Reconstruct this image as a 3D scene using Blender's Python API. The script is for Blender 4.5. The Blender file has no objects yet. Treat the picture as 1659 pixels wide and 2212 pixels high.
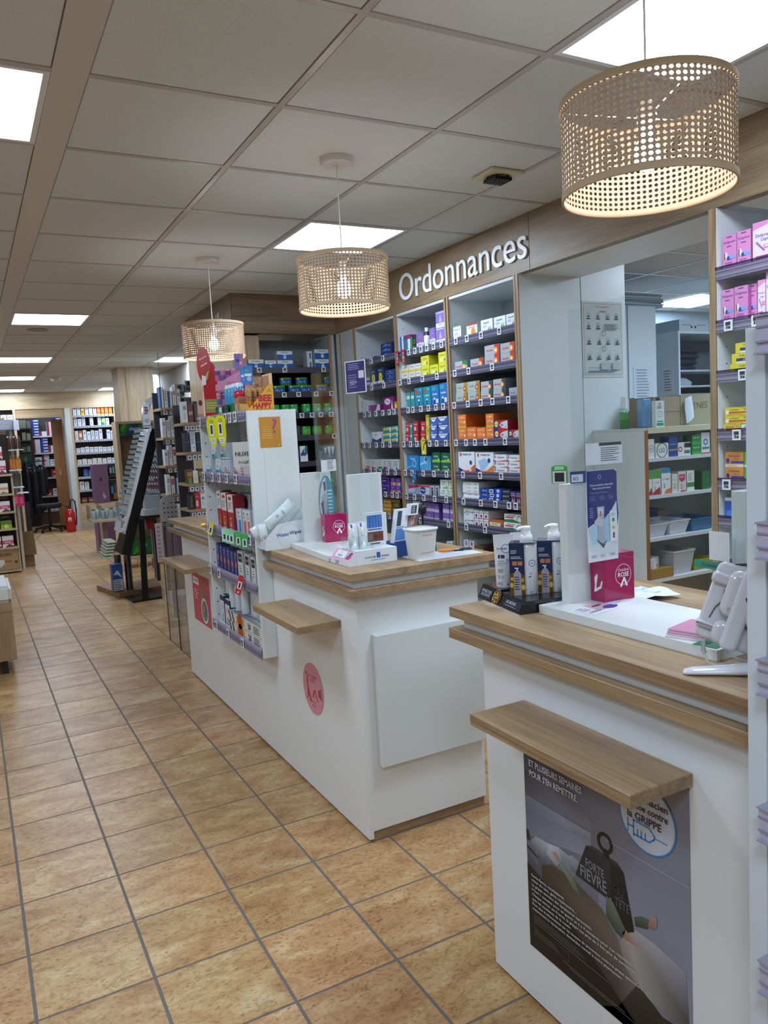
import bpy, bmesh, math, random
from mathutils import Vector, Matrix
random.seed(7)
SC = bpy.context.scene
COLL = SC.collection
V = Vector
# ------------------------------------------------------------ camera
F_PX, YAW, PITCH, ROLL, EYE = 1672.3, 0.488844, -0.100565, -0.054487, 1.469
_f = V((math.sin(YAW)*math.cos(PITCH), math.cos(YAW)*math.cos(PITCH), math.sin(PITCH)))
_r0 = V((math.cos(YAW), -math.sin(YAW), 0)); _u0 = _r0.cross(_f)
_r = math.cos(ROLL)*_r0 + math.sin(ROLL)*_u0
_u = -math.sin(ROLL)*_r0 + math.cos(ROLL)*_u0
cam = bpy.data.cameras.new('camera'); co = bpy.data.objects.new('camera', cam); COLL.objects.link(co)
cam.sensor_fit = 'VERTICAL'; cam.sensor_height = 36.0; cam.lens = 36.0*F_PX/2212
cam.clip_start = 0.02; cam.clip_end = 100
co.matrix_world = Matrix(((_r.x, _u.x, -_f.x, 0), (_r.y, _u.y, -_f.y, 0), (_r.z, _u.z, -_f.z, EYE), (0, 0, 0, 1)))
SC.camera = co
# ------------------------------------------------------------ world, exposure
w = bpy.data.worlds.new('world'); SC.world = w; w.use_nodes = True
w.node_tree.nodes['Background'].inputs[0].default_value = (.75, .85, 1, 1)
w.node_tree.nodes['Background'].inputs[1].default_value = 0.5
SC.view_settings.view_transform = 'Standard'; SC.view_settings.look = 'None'
SC.view_settings.exposure = 0.75; SC.view_settings.gamma = 1.0; SC.view_settings.use_curve_mapping = False
PANEL_W = 17.0          # radiance of the ceiling light panels
BULB_W = 48.0

# ------------------------------------------------------------ measuring helpers: pixel of the 1659x2212 frame -> point on a real plane
def ray(x, y): return _f + (x-829.5)/F_PX*_r - (y-1106)/F_PX*_u
def onx(x, y, X):
    d = ray(x, y); P = d*(X/d.x); return V((P.x, P.y, P.z+EYE))
def ony(x, y, Y):
    d = ray(x, y); P = d*(Y/d.y); return V((P.x, P.y, P.z+EYE))
def onz(x, y, z):
    d = ray(x, y); P = d*((z-EYE)/d.z); return V((P.x, P.y, z))
def pj(P):
    q = V((P[0], P[1], P[2]-EYE)); d = q.dot(_f)
    return 829.5+F_PX*q.dot(_r)/d, 1106-F_PX*q.dot(_u)/d, d
def yat(px, X, z):      # Y on the line (X, *, z) that shows at column px
    lo, hi = 0.2, 40.0
    for _ in range(40):
        m = (lo+hi)/2
        if pj((X, m, z))[0] > px: lo = m
        else: hi = m
    return (lo+hi)/2
def xat(px, Y, z):
    lo, hi = -4.0, 9.0
    for _ in range(40):
        m = (lo+hi)/2
        if pj((m, Y, z))[0] < px: lo = m
        else: hi = m
    return (lo+hi)/2

# ------------------------------------------------------------ colours, materials
def hx(c, a=1.0):
    if not isinstance(c, str): return tuple(c) if len(c) == 4 else tuple(c)+(1.0,)
    c = c.lstrip('#')
    if len(c) == 3: c = ''.join(k*2 for k in c)
    o = []
    for i in (0, 2, 4):
        v = int(c[i:i+2], 16)/255
        o.append(v/12.92 if v <= .04045 else ((v+.055)/1.055)**2.4)
    return (o[0], o[1], o[2], a)
MATS = {}
def newmat(name):
    m = bpy.data.materials.new(name); m.use_nodes = True
    nt = m.node_tree; b = nt.nodes['Principled BSDF']; MATS[name] = m
    return m, nt, b
def N(nt, t, **k):
    n = nt.nodes.new(t)
    for a, b in k.items(): setattr(n, a, b)
    return n
def colmat(name, rough, metal=0, coat=0, spec=.5, noise=0, bump=0, bscale=200):
    m, nt, b = newmat(name)
    a = N(nt, 'ShaderNodeVertexColor', layer_name='Col')
    nt.links.new(a.outputs[0], b.inputs['Base Color'])
    b.inputs['Roughness'].default_value = rough; b.inputs['Metallic'].default_value = metal
    b.inputs['Coat Weight'].default_value = coat; b.inputs['Specular IOR Level'].default_value = spec
    if bump:
        g = N(nt, 'ShaderNodeNewGeometry'); n = N(nt, 'ShaderNodeTexNoise'); n.inputs['Scale'].default_value = bscale
        nt.links.new(g.outputs['Position'], n.inputs['Vector'])
        bp = N(nt, 'ShaderNodeBump'); bp.inputs['Strength'].default_value = bump; bp.inputs['Distance'].default_value = .002
        nt.links.new(n.outputs[0], bp.inputs['Height']); nt.links.new(bp.outputs[0], b.inputs['Normal'])
    return m
colmat('paper', .45); colmat('gloss', .18, coat=.3); colmat('matte', .8, bump=.3, bscale=90)
colmat('plastic', .35); colmat('metal', .3, metal=1); colmat('board', .32, bump=.03, bscale=500)
colmat('foil', .3, metal=.7)
def ramp(nt, stops):
    r = N(nt, 'ShaderNodeValToRGB'); e = r.color_ramp.elements
    while len(e) < len(stops): e.new(.5)
    for k, (p, c) in enumerate(stops): e[k].position = p; e[k].color = hx(c)
    return r
def oak(name, axis, tones, rough=.42, fine=1.0):
    m, nt, b = newmat(name)
    g = N(nt, 'ShaderNodeNewGeometry'); mp = N(nt, 'ShaderNodeMapping')
    s = [9*fine, 9*fine, 9*fine]; s[axis] = .7*fine
    mp.inputs['Scale'].default_value = s
    nt.links.new(g.outputs['Position'], mp.inputs['Vector'])
    n1 = N(nt, 'ShaderNodeTexNoise'); n1.inputs['Scale'].default_value = 1.2; n1.inputs['Detail'].default_value = 9; n1.inputs['Roughness'].default_value = .62; n1.inputs['Distortion'].default_value = .9
    nt.links.new(mp.outputs[0], n1.inputs['Vector'])
    mp2 = N(nt, 'ShaderNodeMapping'); s2 = [160*fine]*3; s2[axis] = 5*fine; mp2.inputs['Scale'].default_value = s2
    nt.links.new(g.outputs['Position'], mp2.inputs['Vector'])
    n2 = N(nt, 'ShaderNodeTexNoise'); n2.inputs['Scale'].default_value = 1; n2.inputs['Detail'].default_value = 3
    nt.links.new(mp2.outputs[0], n2.inputs['Vector'])
    r = ramp(nt, [(.28, tones[0]), (.5, tones[1]), (.72, tones[2])])
    nt.links.new(n1.outputs[0], r.inputs[0])
    mx = N(nt, 'ShaderNodeMixRGB', blend_type='MULTIPLY'); mx.inputs[0].default_value = .35
    r2 = ramp(nt, [(.35, '#9a8a78'), (.6, '#ffffff')]); nt.links.new(n2.outputs[0], r2.inputs[0])
    nt.links.new(r.outputs[0], mx.inputs[1]); nt.links.new(r2.outputs[0], mx.inputs[2])
    nt.links.new(mx.outputs[0], b.inputs['Base Color']); b.inputs['Roughness'].default_value = rough
    bp = N(nt, 'ShaderNodeBump'); bp.inputs['Strength'].default_value = .08; bp.inputs['Distance'].default_value = .001
    nt.links.new(n2.outputs[0], bp.inputs['Height']); nt.links.new(bp.outputs[0], b.inputs['Normal'])
OAK = ('#84694c', '#a78a66', '#bca07b'); OAKP = ('#a89070', '#c3ab88', '#d2bd9b')
for k, ax in enumerate('xyz'):
    oak('oak_'+ax, k, OAK); oak('paleoak_'+ax, k, OAKP)
oak('fascia_x', 0, ('#715e46', '#8f795b', '#a48d6c')); oak('fascia_y', 1, ('#715e46', '#8f795b', '#a48d6c'))
oak('brownwood', 2, ('#8c5a34', '#9d6a40', '#ab794d'), .4)
oak('basewood', 0, ('#7c5a44', '#93694f', '#a47b60'), .45)
def tilemat():
    m, nt, b = newmat('sandstone_tile')
    g = N(nt, 'ShaderNodeNewGeometry'); L = nt.links.new
    mp = N(nt, 'ShaderNodeMapping'); mp.inputs['Scale'].default_value = (1/.3026, 1/.3, 1); mp.inputs['Location'].default_value = (-.0206/.3026+40, -.0126/.3+40, 0)
    L(g.outputs['Position'], mp.inputs['Vector'])
    fl = N(nt, 'ShaderNodeVectorMath', operation='FLOOR'); L(mp.outputs[0], fl.inputs[0])
    wn = N(nt, 'ShaderNodeTexWhiteNoise', noise_dimensions='2D'); L(fl.outputs[0], wn.inputs['Vector'])
    off = N(nt, 'ShaderNodeVectorMath', operation='SCALE'); off.inputs['Scale'].default_value = 7; L(wn.outputs['Color'], off.inputs[0])
    ad = N(nt, 'ShaderNodeVectorMath', operation='ADD'); L(g.outputs['Position'], ad.inputs[0]); L(off.outputs[0], ad.inputs[1])
    def noise(sc, scale, det, ro, dist):
        st = N(nt, 'ShaderNodeMapping'); st.inputs['Scale'].default_value = sc; L(ad.outputs[0], st.inputs['Vector'])
        n = N(nt, 'ShaderNodeTexNoise'); n.inputs['Scale'].default_value = scale; n.inputs['Detail'].default_value = det; n.inputs['Roughness'].default_value = ro; n.inputs['Distortion'].default_value = dist
        L(st.outputs[0], n.inputs['Vector']); return n
    n1 = noise((1, 1.9, 1), 5.5, 5, .55, .7)
    r1 = ramp(nt, [(.30, '#a3784c'), (.44, '#b68c5b'), (.56, '#c09a69'), (.70, '#cdb083')]); L(n1.outputs[0], r1.inputs[0])
    n3 = noise((1, 1.7, 1), 20, 9, .75, 1.8)
    r3 = ramp(nt, [(.34, '#8f7350'), (.44, '#e2d6c2'), (.52, '#ffffff')]); L(n3.outputs[0], r3.inputs[0])
    n2 = noise((1, 1.7, 1), 75, 4, .7, .5)
    r2 = ramp(nt, [(.33, '#5e4a34'), (.41, '#e0d4c4'), (.46, '#ffffff')]); L(n2.outputs[0], r2.inputs[0])
    mx = N(nt, 'ShaderNodeMixRGB', blend_type='MULTIPLY'); mx.inputs[0].default_value = .6; L(r1.outputs[0], mx.inputs[1]); L(r3.outputs[0], mx.inputs[2])
    my = N(nt, 'ShaderNodeMixRGB', blend_type='MULTIPLY'); my.inputs[0].default_value = .6; L(mx.outputs[0], my.inputs[1]); L(r2.outputs[0], my.inputs[2])
    hs = N(nt, 'ShaderNodeHueSaturation'); sp = N(nt, 'ShaderNodeSeparateXYZ'); L(wn.outputs['Color'], sp.inputs[0])
    mr = N(nt, 'ShaderNodeMapRange'); mr.inputs['To Min'].default_value = .88; mr.inputs['To Max'].default_value = 1.08; L(sp.outputs[0], mr.inputs['Value']); L(mr.outputs[0], hs.inputs['Value'])
    mr2 = N(nt, 'ShaderNodeMapRange'); mr2.inputs['To Min'].default_value = .492; mr2.inputs['To Max'].default_value = .503; L(sp.outputs[1], mr2.inputs['Value']); L(mr2.outputs[0], hs.inputs['Hue'])
    L(my.outputs[0], hs.inputs['Color']); L(hs.outputs[0], b.inputs['Base Color']); b.inputs['Roughness'].default_value = .38
    bp = N(nt, 'ShaderNodeBump'); bp.inputs['Strength'].default_value = .3; bp.inputs['Distance'].default_value = .001
    L(n2.outputs[0], bp.inputs['Height']); L(bp.outputs[0], b.inputs['Normal'])
tilemat()
def simple(name, c, rough, **k):
    m, nt, b = newmat(name); b.inputs['Base Color'].default_value = hx(c); b.inputs['Roughness'].default_value = rough
    for a, v in k.items(): b.inputs[a].default_value = v
    return m, nt, b
simple('grout', '#6d665d', .9)
def ceilmat():
    m, nt, b = simple('mineral_tile', '#cfcdca', .95)
    g = N(nt, 'ShaderNodeNewGeometry'); n = N(nt, 'ShaderNodeTexNoise'); n.inputs['Scale'].default_value = 260; n.inputs['Detail'].default_value = 2
    nt.links.new(g.outputs['Position'], n.inputs['Vector'])
    r = ramp(nt, [(.3, '#c4cac8'), (.6, '#d2d8d6')]); nt.links.new(n.outputs[0], r.inputs[0]); nt.links.new(r.outputs[0], b.inputs['Base Color'])
    bp = N(nt, 'ShaderNodeBump'); bp.inputs['Strength'].default_value = .25; bp.inputs['Distance'].default_value = .001
    nt.links.new(n.outputs[0], bp.inputs['Height']); nt.links.new(bp.outputs[0], b.inputs['Normal'])
ceilmat()
def emat(name, c, s):
    m = bpy.data.materials.new(name); m.use_nodes = True; nt = m.node_tree; nt.nodes.clear()
    e = N(nt, 'ShaderNodeEmission'); o = N(nt, 'ShaderNodeOutputMaterial'); e.inputs[0].default_value = hx(c); e.inputs[1].default_value = s
    nt.links.new(e.outputs[0], o.inputs[0]); MATS[name] = m
emat('light_panel', '#d6e9ff', PANEL_W); emat('bulb_glow', '#f4f3ff', BULB_W); emat('screen', '#9fb8c8', .6)
def clearmat(name, tint, refl=1.0):
    m = bpy.data.materials.new(name); m.use_nodes = True; nt = m.node_tree; nt.nodes.clear()
    t = N(nt, 'ShaderNodeBsdfTransparent'); t.inputs[0].default_value = hx(tint)
    g = N(nt, 'ShaderNodeBsdfGlossy'); g.inputs['Roughness'].default_value = .03
    fr = N(nt, 'ShaderNodeFresnel'); ge = N(nt, 'ShaderNodeNewGeometry'); ior = N(nt, 'ShaderNodeMapRange'); ior.inputs['To Min'].default_value = 1.46; ior.inputs['To Max'].default_value = 1/1.46
    nt.links.new(ge.outputs['Backfacing'], ior.inputs['Value']); nt.links.new(ior.outputs[0], fr.inputs[0])
    mu = N(nt, 'ShaderNodeMath', operation='MULTIPLY'); mu.inputs[1].default_value = refl; nt.links.new(fr.outputs[0], mu.inputs[0])
    mx = N(nt, 'ShaderNodeMixShader'); o = N(nt, 'ShaderNodeOutputMaterial')
    nt.links.new(mu.outputs[0], mx.inputs[0]); nt.links.new(t.outputs[0], mx.inputs[1]); nt.links.new(g.outputs[0], mx.inputs[2]); nt.links.new(mx.outputs[0], o.inputs[0])
    MATS[name] = m
clearmat('plexi', '#fafdfd', .7); clearmat('clear_edge', '#cfe0e0', 1.0); clearmat('rail_plastic', '#a89cb8', 1.0); clearmat('film', '#fafbfc', 1.3); clearmat('amber', '#c07a28', 1.0)
def canemat():
    m, nt, b = simple('cane', '#d8c3a2', .6)
    g = N(nt, 'ShaderNodeNewGeometry'); n = N(nt, 'ShaderNodeTexNoise'); n.inputs['Scale'].default_value = 500
    nt.links.new(g.outputs['Position'], n.inputs['Vector']); r = ramp(nt, [(.35, '#a3866a'), (.65, '#c8ad8c')]); nt.links.new(n.outputs[0], r.inputs[0]); nt.links.new(r.outputs[0], b.inputs['Base Color'])
canemat()

# ------------------------------------------------------------ mesh builder
_TXT = {}
def text_geo(s, bold=.0, res=2):
    k = (s, bold, res)
    if k in _TXT: return _TXT[k]
    cu = bpy.data.curves.new('t', 'FONT'); cu.body = s; cu.resolution_u = res; cu.offset = bold
    ob = bpy.data.objects.new('t', cu); me = ob.to_mesh()
    vs = [v.co.copy() for v in me.vertices]; fs = [tuple(p.vertices) for p in me.polygons]
    ob.to_mesh_clear(); bpy.data.objects.remove(ob); bpy.data.curves.remove(cu)
    if not vs: r = ([], [], 0, 1, 0, 1)
    else: r = (vs, fs, min(v.x for v in vs), max(v.x for v in vs), min(v.y for v in vs), max(v.y for v in vs))
    _TXT[k] = r; return r
class MB:
    def __init__(s): s.v = []; s.f = []; s.m = []; s.c = []; s.M = Matrix.Identity(4); s.sm = []
    def face(s, pts, col='#ffffff', mat='paper', smooth=False):
        i = len(s.v); s.v += [s.M @ V(p) for p in pts]; s.f.append(tuple(range(i, i+len(pts)))); s.m.append(mat); s.sm.append(smooth)
        if isinstance(col, list): s.c.append([hx(c) for c in col])
        else: s.c.append([hx(col)]*len(pts))
    def grid(s, rows, col, mat, closed=False, smooth=True):   # rows of points
        i0 = len(s.v); n = len(rows[0]); h = None if isinstance(col, list) else hx(col)
        for r in rows: s.v += [s.M @ V(p) for p in r]
        for a in range(len(rows)-1):
            for b in range(n if closed else n-1):
                b2 = (b+1) % n; q = (i0+a*n+b, i0+a*n+b2, i0+(a+1)*n+b2, i0+(a+1)*n+b)
                s.f.append(q); s.m.append(mat); s.sm.append(smooth)
                s.c.append([h]*4 if h else [hx(col[a])]*4)
    def box(s, a, b, col='#ffffff', mat='paper', faces=None):
        x0, y0, z0 = a; x1, y1, z1 = b
        P = [(x0,y0,z0),(x1,y0,z0),(x1,y1,z0),(x0,y1,z0),(x0,y0,z1),(x1,y0,z1),(x1,y1,z1),(x0,y1,z1)]
        for nm, q in (('-z',(0,3,2,1)),('+z',(4,5,6,7)),('-y',(0,1,5,4)),('+x',(1,2,6,5)),('+y',(2,3,7,6)),('-x',(3,0,4,7))):
            c, m = col, mat
            if faces and nm in faces:
                if faces[nm] is None: continue
                c = faces[nm]
                if isinstance(c, tuple): c, m = c
            s.face([P[k] for k in q], c, m)
    def cyl(s, c, r, h, col, mat='plastic', n=16, r2=None, cap=True, axis='z', smooth=True):
        r2 = r if r2 is None else r2
        def P(a, rr, t):
            x, y = rr*math.cos(a), rr*math.sin(a)
            if axis == 'z': return (c[0]+x, c[1]+y, c[2]+t)
            if axis == 'x': return (c[0]+t, c[1]+x, c[2]+y)
            return (c[0]+x, c[1]-t*-1, c[2]+y) if axis == 'y' else None
        A = [2*math.pi*k/n for k in range(n)]
        s.grid([[P(a, r, 0) for a in A], [P(a, r2, h) for a in A]], col, mat, True, smooth)
        if cap:
            s.face([P(a, r, 0) for a in reversed(A)], col, mat); s.face([P(a, r2, h) for a in A], col, mat)
    def lathe(s, prof, c=(0, 0, 0), col='#fff', mat='plastic', n=20, sx=1, sy=1, cap=True, smooth=True):
        A = [2*math.pi*k/n for k in range(n)]
        rows = [[(c[0]+r*sx*math.cos(a), c[1]+r*sy*math.sin(a), c[2]+z) for a in A] for r, z in prof]
        s.grid(rows, col, mat, True, smooth)
        c0 = col[0] if isinstance(col, list) else col; c1 = col[-1] if isinstance(col, list) else col
        if cap:
            if prof[0][0] > 1e-5: s.face(list(reversed(rows[0])), c0, mat)
            if prof[-1][0] > 1e-5: s.face(rows[-1], c1, mat)
    def tube(s, path, r, col, mat='plastic', n=8):
        path = [V(p) for p in path]; rows = []; up = V((0, 0, 1))
        for i, p in enumerate(path):
            d = (path[min(i+1, len(path)-1)]-path[max(i-1, 0)]).normalized()
            a = d.cross(up)
            if a.length < 1e-3: a = d.cross(V((1, 0, 0)))
            a.normalize(); b = d.cross(a)
            rr = r[i] if isinstance(r, list) else r
            rows.append([p+rr*(math.cos(t)*a+math.sin(t)*b) for t in [2*math.pi*k/n for k in range(n)]])
        s.grid(rows, col, mat, True, True); s.face(list(reversed(rows[0])), col, mat); s.face(rows[-1], col, mat)
    def plate(s, O, U, W, pts, th, col, mat='paper', edge=None):   # outline in (u,w) metres, thickness along U x W
        O, U, W = V(O), V(U), V(W); Nn = U.cross(W).normalized()*th
        P = [O+U*a+W*b for a, b in pts]
        s.face([p+Nn for p in P], col, mat); s.face(list(reversed(P)), col, mat)
        n = len(P); e = edge or (col if not isinstance(col, list) else col[0])
        for i in range(n): s.face([P[i], P[(i+1) % n], P[(i+1) % n]+Nn, P[i]+Nn], e, mat)
    def text(s, t, O, U, W, col, w=None, h=None, mat='paper', bold=.0, align='c', depth=0, maxh=None):
        vs, fs, x0, x1, y0, y1 = text_geo(t, bold, 7 if depth else 2)
        if not vs: return
        U, W = V(U).normalized(), V(W).normalized(); Nn = U.cross(W)
        k = (w/(x1-x0)) if w else h/(y1-y0)
        if maxh and (y1-y0)*k > maxh: k = maxh/(y1-y0)
        ky = k
        if w and h: ky = h/(y1-y0)
        ax = (x0+x1)/2 if align == 'c' else x0
        cy = (y0+y1)/2; O = V(O); i0 = len(s.v)
        L = [O+U*((v.x-ax)*k)+W*((v.y-cy)*ky)+Nn*depth for v in vs]
        s.v += [s.M @ p for p in L]; h4 = hx(col)
        for f in fs: s.f.append(tuple(i0+j for j in f)); s.m.append(mat); s.sm.append(False); s.c.append([h4]*len(f))
        if depth:
            ed = {}
            for f in fs:
                for a, b in zip(f, f[1:]+f[:1]):
                    ed[(a, b)] = ed.get((a, b), 0)+1
            for (a, b) in ed:
                if (b, a) not in ed: s.face([L[b], L[a], L[a]-Nn*depth, L[b]-Nn*depth], col, mat)
    # flat print on a rectangle: frame = (origin, U, W) with U,W spanning width and height
    def dec(s, O, U, W, prims, e=.0004, mat='paper'):
        O, U, W = V(O), V(U), V(W); Nn = U.cross(W).normalized(); wl, hl = U.length, W.length
        for k, p in enumerate(prims):
            off = Nn*(e*(1+.35*k)); t = p[0]
            def P(u, v): return O+U*u+W*v+off
            if t == 'r': s.face([P(p[1], p[2]), P(p[3], p[2]), P(p[3], p[4]), P(p[1], p[4])], p[5], mat)
            elif t == 'p': s.face([P(a, b) for a, b in p[1]], p[2], mat)
            elif t == 'c':
                n = 14; r = p[3]*wl
                s.face([O+U*p[1]+W*p[2]+off+U.normalized()*r*math.cos(2*math.pi*q/n)+W.normalized()*r*(p[5] if len(p) > 5 else 1)*math.sin(2*math.pi*q/n) for q in range(n)], p[4], mat)
            elif t == 't':
                s.text(p[1], P(p[2], p[3]), U, W, p[5], w=p[4]*wl, mat=mat, bold=.012, maxh=(p[6] if len(p) > 6 else .3)*hl)
            elif t == 'o':   # ring
                n = 24; r = p[3]*wl; q2 = r*(1-p[5]); un, wn = U.normalized(), W.normalized(); cc = O+U*p[1]+W*p[2]+off
                for q in range(n):
                    a, b = 2*math.pi*q/n, 2*math.pi*(q+1)/n
                    s.face([cc+un*q2*math.cos(a)+wn*q2*math.sin(a), cc+un*r*math.cos(a)+wn*r*math.sin(a), cc+un*r*math.cos(b)+wn*r*math.sin(b), cc+un*q2*math.cos(b)+wn*q2*math.sin(b)], p[4], mat)
            elif t == 'l':   # fine print too small to read: thin bars
                u0, v0, u1, v1, n, c = p[1:7]; rn = random.Random(int(u0*99+n))
                for q in range(n):
                    v = v1-(v1-v0)*(q+.5)/n; hh = (v1-v0)/n*.22
                    s.face([P(u0, v-hh), P(u0+(u1-u0)*rn.uniform(.6, 1), v-hh), P(u0+(u1-u0)*rn.uniform(.6, 1), v+hh), P(u0, v+hh)], c, mat)
    def mesh(s, name, bevel=0, segs=1):
        me = bpy.data.meshes.new(name); me.from_pydata([tuple(v) for v in s.v], [], s.f)
        keys = []
        for k in s.m:
            if k not in keys: keys.append(k)
        for k in keys: me.materials.append(MATS[k])
        ix = {k: i for i, k in enumerate(keys)}
        me.polygons.foreach_set('material_index', [ix[k] for k in s.m])
        me.polygons.foreach_set('use_smooth', s.sm)
        at = me.color_attributes.new('Col', 'FLOAT_COLOR', 'CORNER')
        fl = []
        for c in s.c:
            for q in c: fl += q
        at.data.foreach_set('color', fl)
        if bevel:
            bm = bmesh.new(); bm.from_mesh(me); bmesh.ops.remove_doubles(bm, verts=bm.verts, dist=1e-5)
            ed = [e for e in bm.edges if len(e.link_faces) == 2 and e.calc_face_angle(0) > .5]
            bmesh.ops.bevel(bm, geom=ed, offset=bevel, segments=segs, affect='EDGES', clamp_overlap=True)
            bm.to_mesh(me); bm.free()
        me.update(); return me
    def build(s, name, parent=None, bevel=0, segs=1, **kw):
        return link(name, s.mesh(name, bevel, segs), parent, **kw)
def link(name, me, parent=None, loc=(0, 0, 0), rz=0, label=None, cat=None, group=None, kind=None):
    o = bpy.data.objects.new(name, me); COLL.objects.link(o); o.location = loc; o.rotation_euler = (0, 0, rz)
    if parent is not None: o.parent = parent
    if label: o['label'] = label
    if cat: o['category'] = cat
    if group: o['group'] = group
    if kind: o['kind'] = kind
    return o
def empty(name, loc=(0, 0, 0), rz=0, **kw): return link(name, None, None, loc, rz, **kw)
def local(parent, P):   # world point -> parent's frame (parent has only loc + rz)
    p = V(P)-parent.location; a = -parent.rotation_euler.z
    return V((p.x*math.cos(a)-p.y*math.sin(a), p.x*math.sin(a)+p.y*math.cos(a), p.z))
def wpart(parent, name, m, bevel=0, segs=1, **kw):     # mesh written in world coordinates -> part in the parent's frame
    T = Matrix.Translation(-parent.location) if parent is not None else Matrix.Identity(4)
    if parent is not None and parent.rotation_euler.z: T = Matrix.Rotation(-parent.rotation_euler.z, 4, 'Z') @ T
    m.v = [T @ v for v in m.v]
    return m.build(name, parent, bevel, segs, **kw)
def bx(a, b, col='#fff', mat='paper', faces=None):
    m = MB(); m.box(a, b, col, mat, faces); return m
def struct(name, m, bevel=0, **kw): return m.build(name, None, bevel, kind='structure', **kw)
WHITE = '#e4e7e6'; GREYW = '#cfd4d4'
ORD = ['first', 'second', 'third', 'fourth', 'fifth', 'sixth', 'seventh', 'eighth', 'ninth', 'tenth', 'eleventh', 'twelfth', 'thirteenth', 'fourteenth', 'fifteenth', 'sixteenth', 'seventeenth', 'eighteenth']
# ============================================================ SETTING
TX, TY, FX0, FY0 = .3026, .3, .0206, .0126      # tile pitch and origin of the joints
# floor: screed/grout slab, tiles on it
floor = struct('floor', bx((-3.2, -2.6, -.12), (7.4, 19.2, -.0012), '#6d665d', 'grout'))
def tile_mb(m, x, y, w, h):
    g, b = .0036, .001
    x0, x1, y0, y1 = x+g, x+w-g, y+g*.85, y+h-g*.85
    t = [(x0+b, y0+b, 0), (x1-b, y0+b, 0), (x1-b, y1-b, 0), (x0+b, y1-b, 0)]
    o = [(x0, y0, -.004), (x1, y0, -.004), (x1, y1, -.004), (x0, y1, -.004)]
    m.face(t, '#fff', 'sandstone_tile')
    for i in range(4): m.face([o[i], o[(i+1) % 4], t[(i+1) % 4], t[i]], '#fff', 'sandstone_tile')
cells = []
for i in range(-11, 25):
    for j in range(-9, 64):
        x, y = FX0+i*TX, FY0+j*TY
        if x > 7.0: continue
        vis = False
        if y > .5 and x < 2.0:
            px, py, d = pj((x+.15, y+.15, 0)); vis = d > 0 and -90 < px < 1500 and py < 2320
            if x > 1.0 and 2.3 < y < 4.8: vis = False
            if x > 1.35 and y < 5: vis = (y > 1.55 and y < 2.4 and x < 1.7)
            if x > 1.0 and y < 1.35: vis = False
        cells.append((0 if vis else 1, math.hypot(x, y), x, y))
cells.sort()
tm = MB(); tile_mb(tm, 0, 0, TX, TY); tme = tm.mesh('floor_tile'); rest = MB(); cnt = 0
for v, d, x, y in cells:
    if v == 0 and cnt < 300:
        link('floor_tile', tme, floor, (x, y, 0)); cnt += 1
    elif x < 4.6 or y < 5.4: tile_mb(rest, x, y, TX, TY)
rest.build('floor_tile_field', floor, kind='stuff')
# ceiling: slab + suspended tiles + grid bars
CZ = 2.546; CX0, CXP, CY0, CYP = .4018, .5985, 1.843, .6
ceil = struct('ceiling', bx((-3.2, -2.6, CZ+.08), (7.4, 19.2, CZ+.2), '#8a8580', 'matte'))
LIGHTS = [(-1, 1), (2, 3), (2, -1), (0, 8), (0, 13), (0, 17), (0, 21), (3, 13), (3, 17), (3, 21), (-1, -4), (2, -5), (-4, 4), (-4, 12), (-3, -2), (7, -3), (7, 1)]
LSET = set(LIGHTS) | {(9, 5)}
def ctile(m, x, y, w, h):
    g, b = .012, .004
    x0, x1, y0, y1 = x+g, x+w-g, y+g, y+h-g
    t = [(x0+b, y0+b, -.004), (x0+b, y1-b, -.004), (x1-b, y1-b, -.004), (x1-b, y0+b, -.004)]
    o = [(x0, y0, .004), (x0, y1, .004), (x1, y1, .004), (x1, y0, .004)]
    m.face(t, '#fff', 'mineral_tile')
    for i in range(4): m.face([o[i], o[(i+1) % 4], t[(i+1) % 4], t[i]], '#fff', 'mineral_tile')
cm = MB(); ctile(cm, 0, 0, CXP, CYP); cme = cm.mesh('ceiling_tile'); crest = MB(); cc = []
def colx(i): return CX0+i*CXP-(.075 if i < 0 else 0)
for i in range(-6, 12):
    for j in range(-7, 29):
        x, y = colx(i), CY0+j*CYP
        if (i, j) in LSET: continue
        px, py, d = pj((x+.3, y+.3, CZ)); vis = d > 0 and -120 < px < 1800 and py > -180 and x < 3.0
        if i == -1 and -.3 < y-1.5 < 0: pass
        cc.append((0 if vis else 1, math.hypot(x, y), x, y))
cc.sort(); cnt = 0
for v, d, x, y in cc:
    if v == 0 and cnt < 290: link('ceiling_tile', cme, ceil, (x, y, CZ)); cnt += 1
    else: ctile(crest, x, y, CXP, CYP) if False else crest.__class__
    if v == 1 or cnt >= 290:
        crest.M = Matrix.Translation((0, 0, CZ)); ctile(crest, x, y, CXP, CYP)
crest.build('ceiling_tile_field', ceil, kind='stuff')
GB = '#b5b1ab'
for i in range(-6, 13):
    x = colx(i)
    if i == 0:
        wpart(ceil, 'grid_bar', bx((x-.087, -2.5, CZ-.0075), (x+.011, 18.6, CZ+.01), '#c9c5bc', 'plastic'), label='wide flush beige channel of the ceiling grid')
    else: wpart(ceil, 'grid_bar', bx((x-.011, -2.5, CZ-.006), (x+.011, 18.6, CZ+.012), GB, 'plastic'))
for j in range(-7, 30):
    y = CY0+j*CYP; wpart(ceil, 'grid_bar', bx((-3.1, y-.011, CZ-.0055), (7.3, y+.011, CZ+.0115), GB, 'plastic'))
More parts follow.
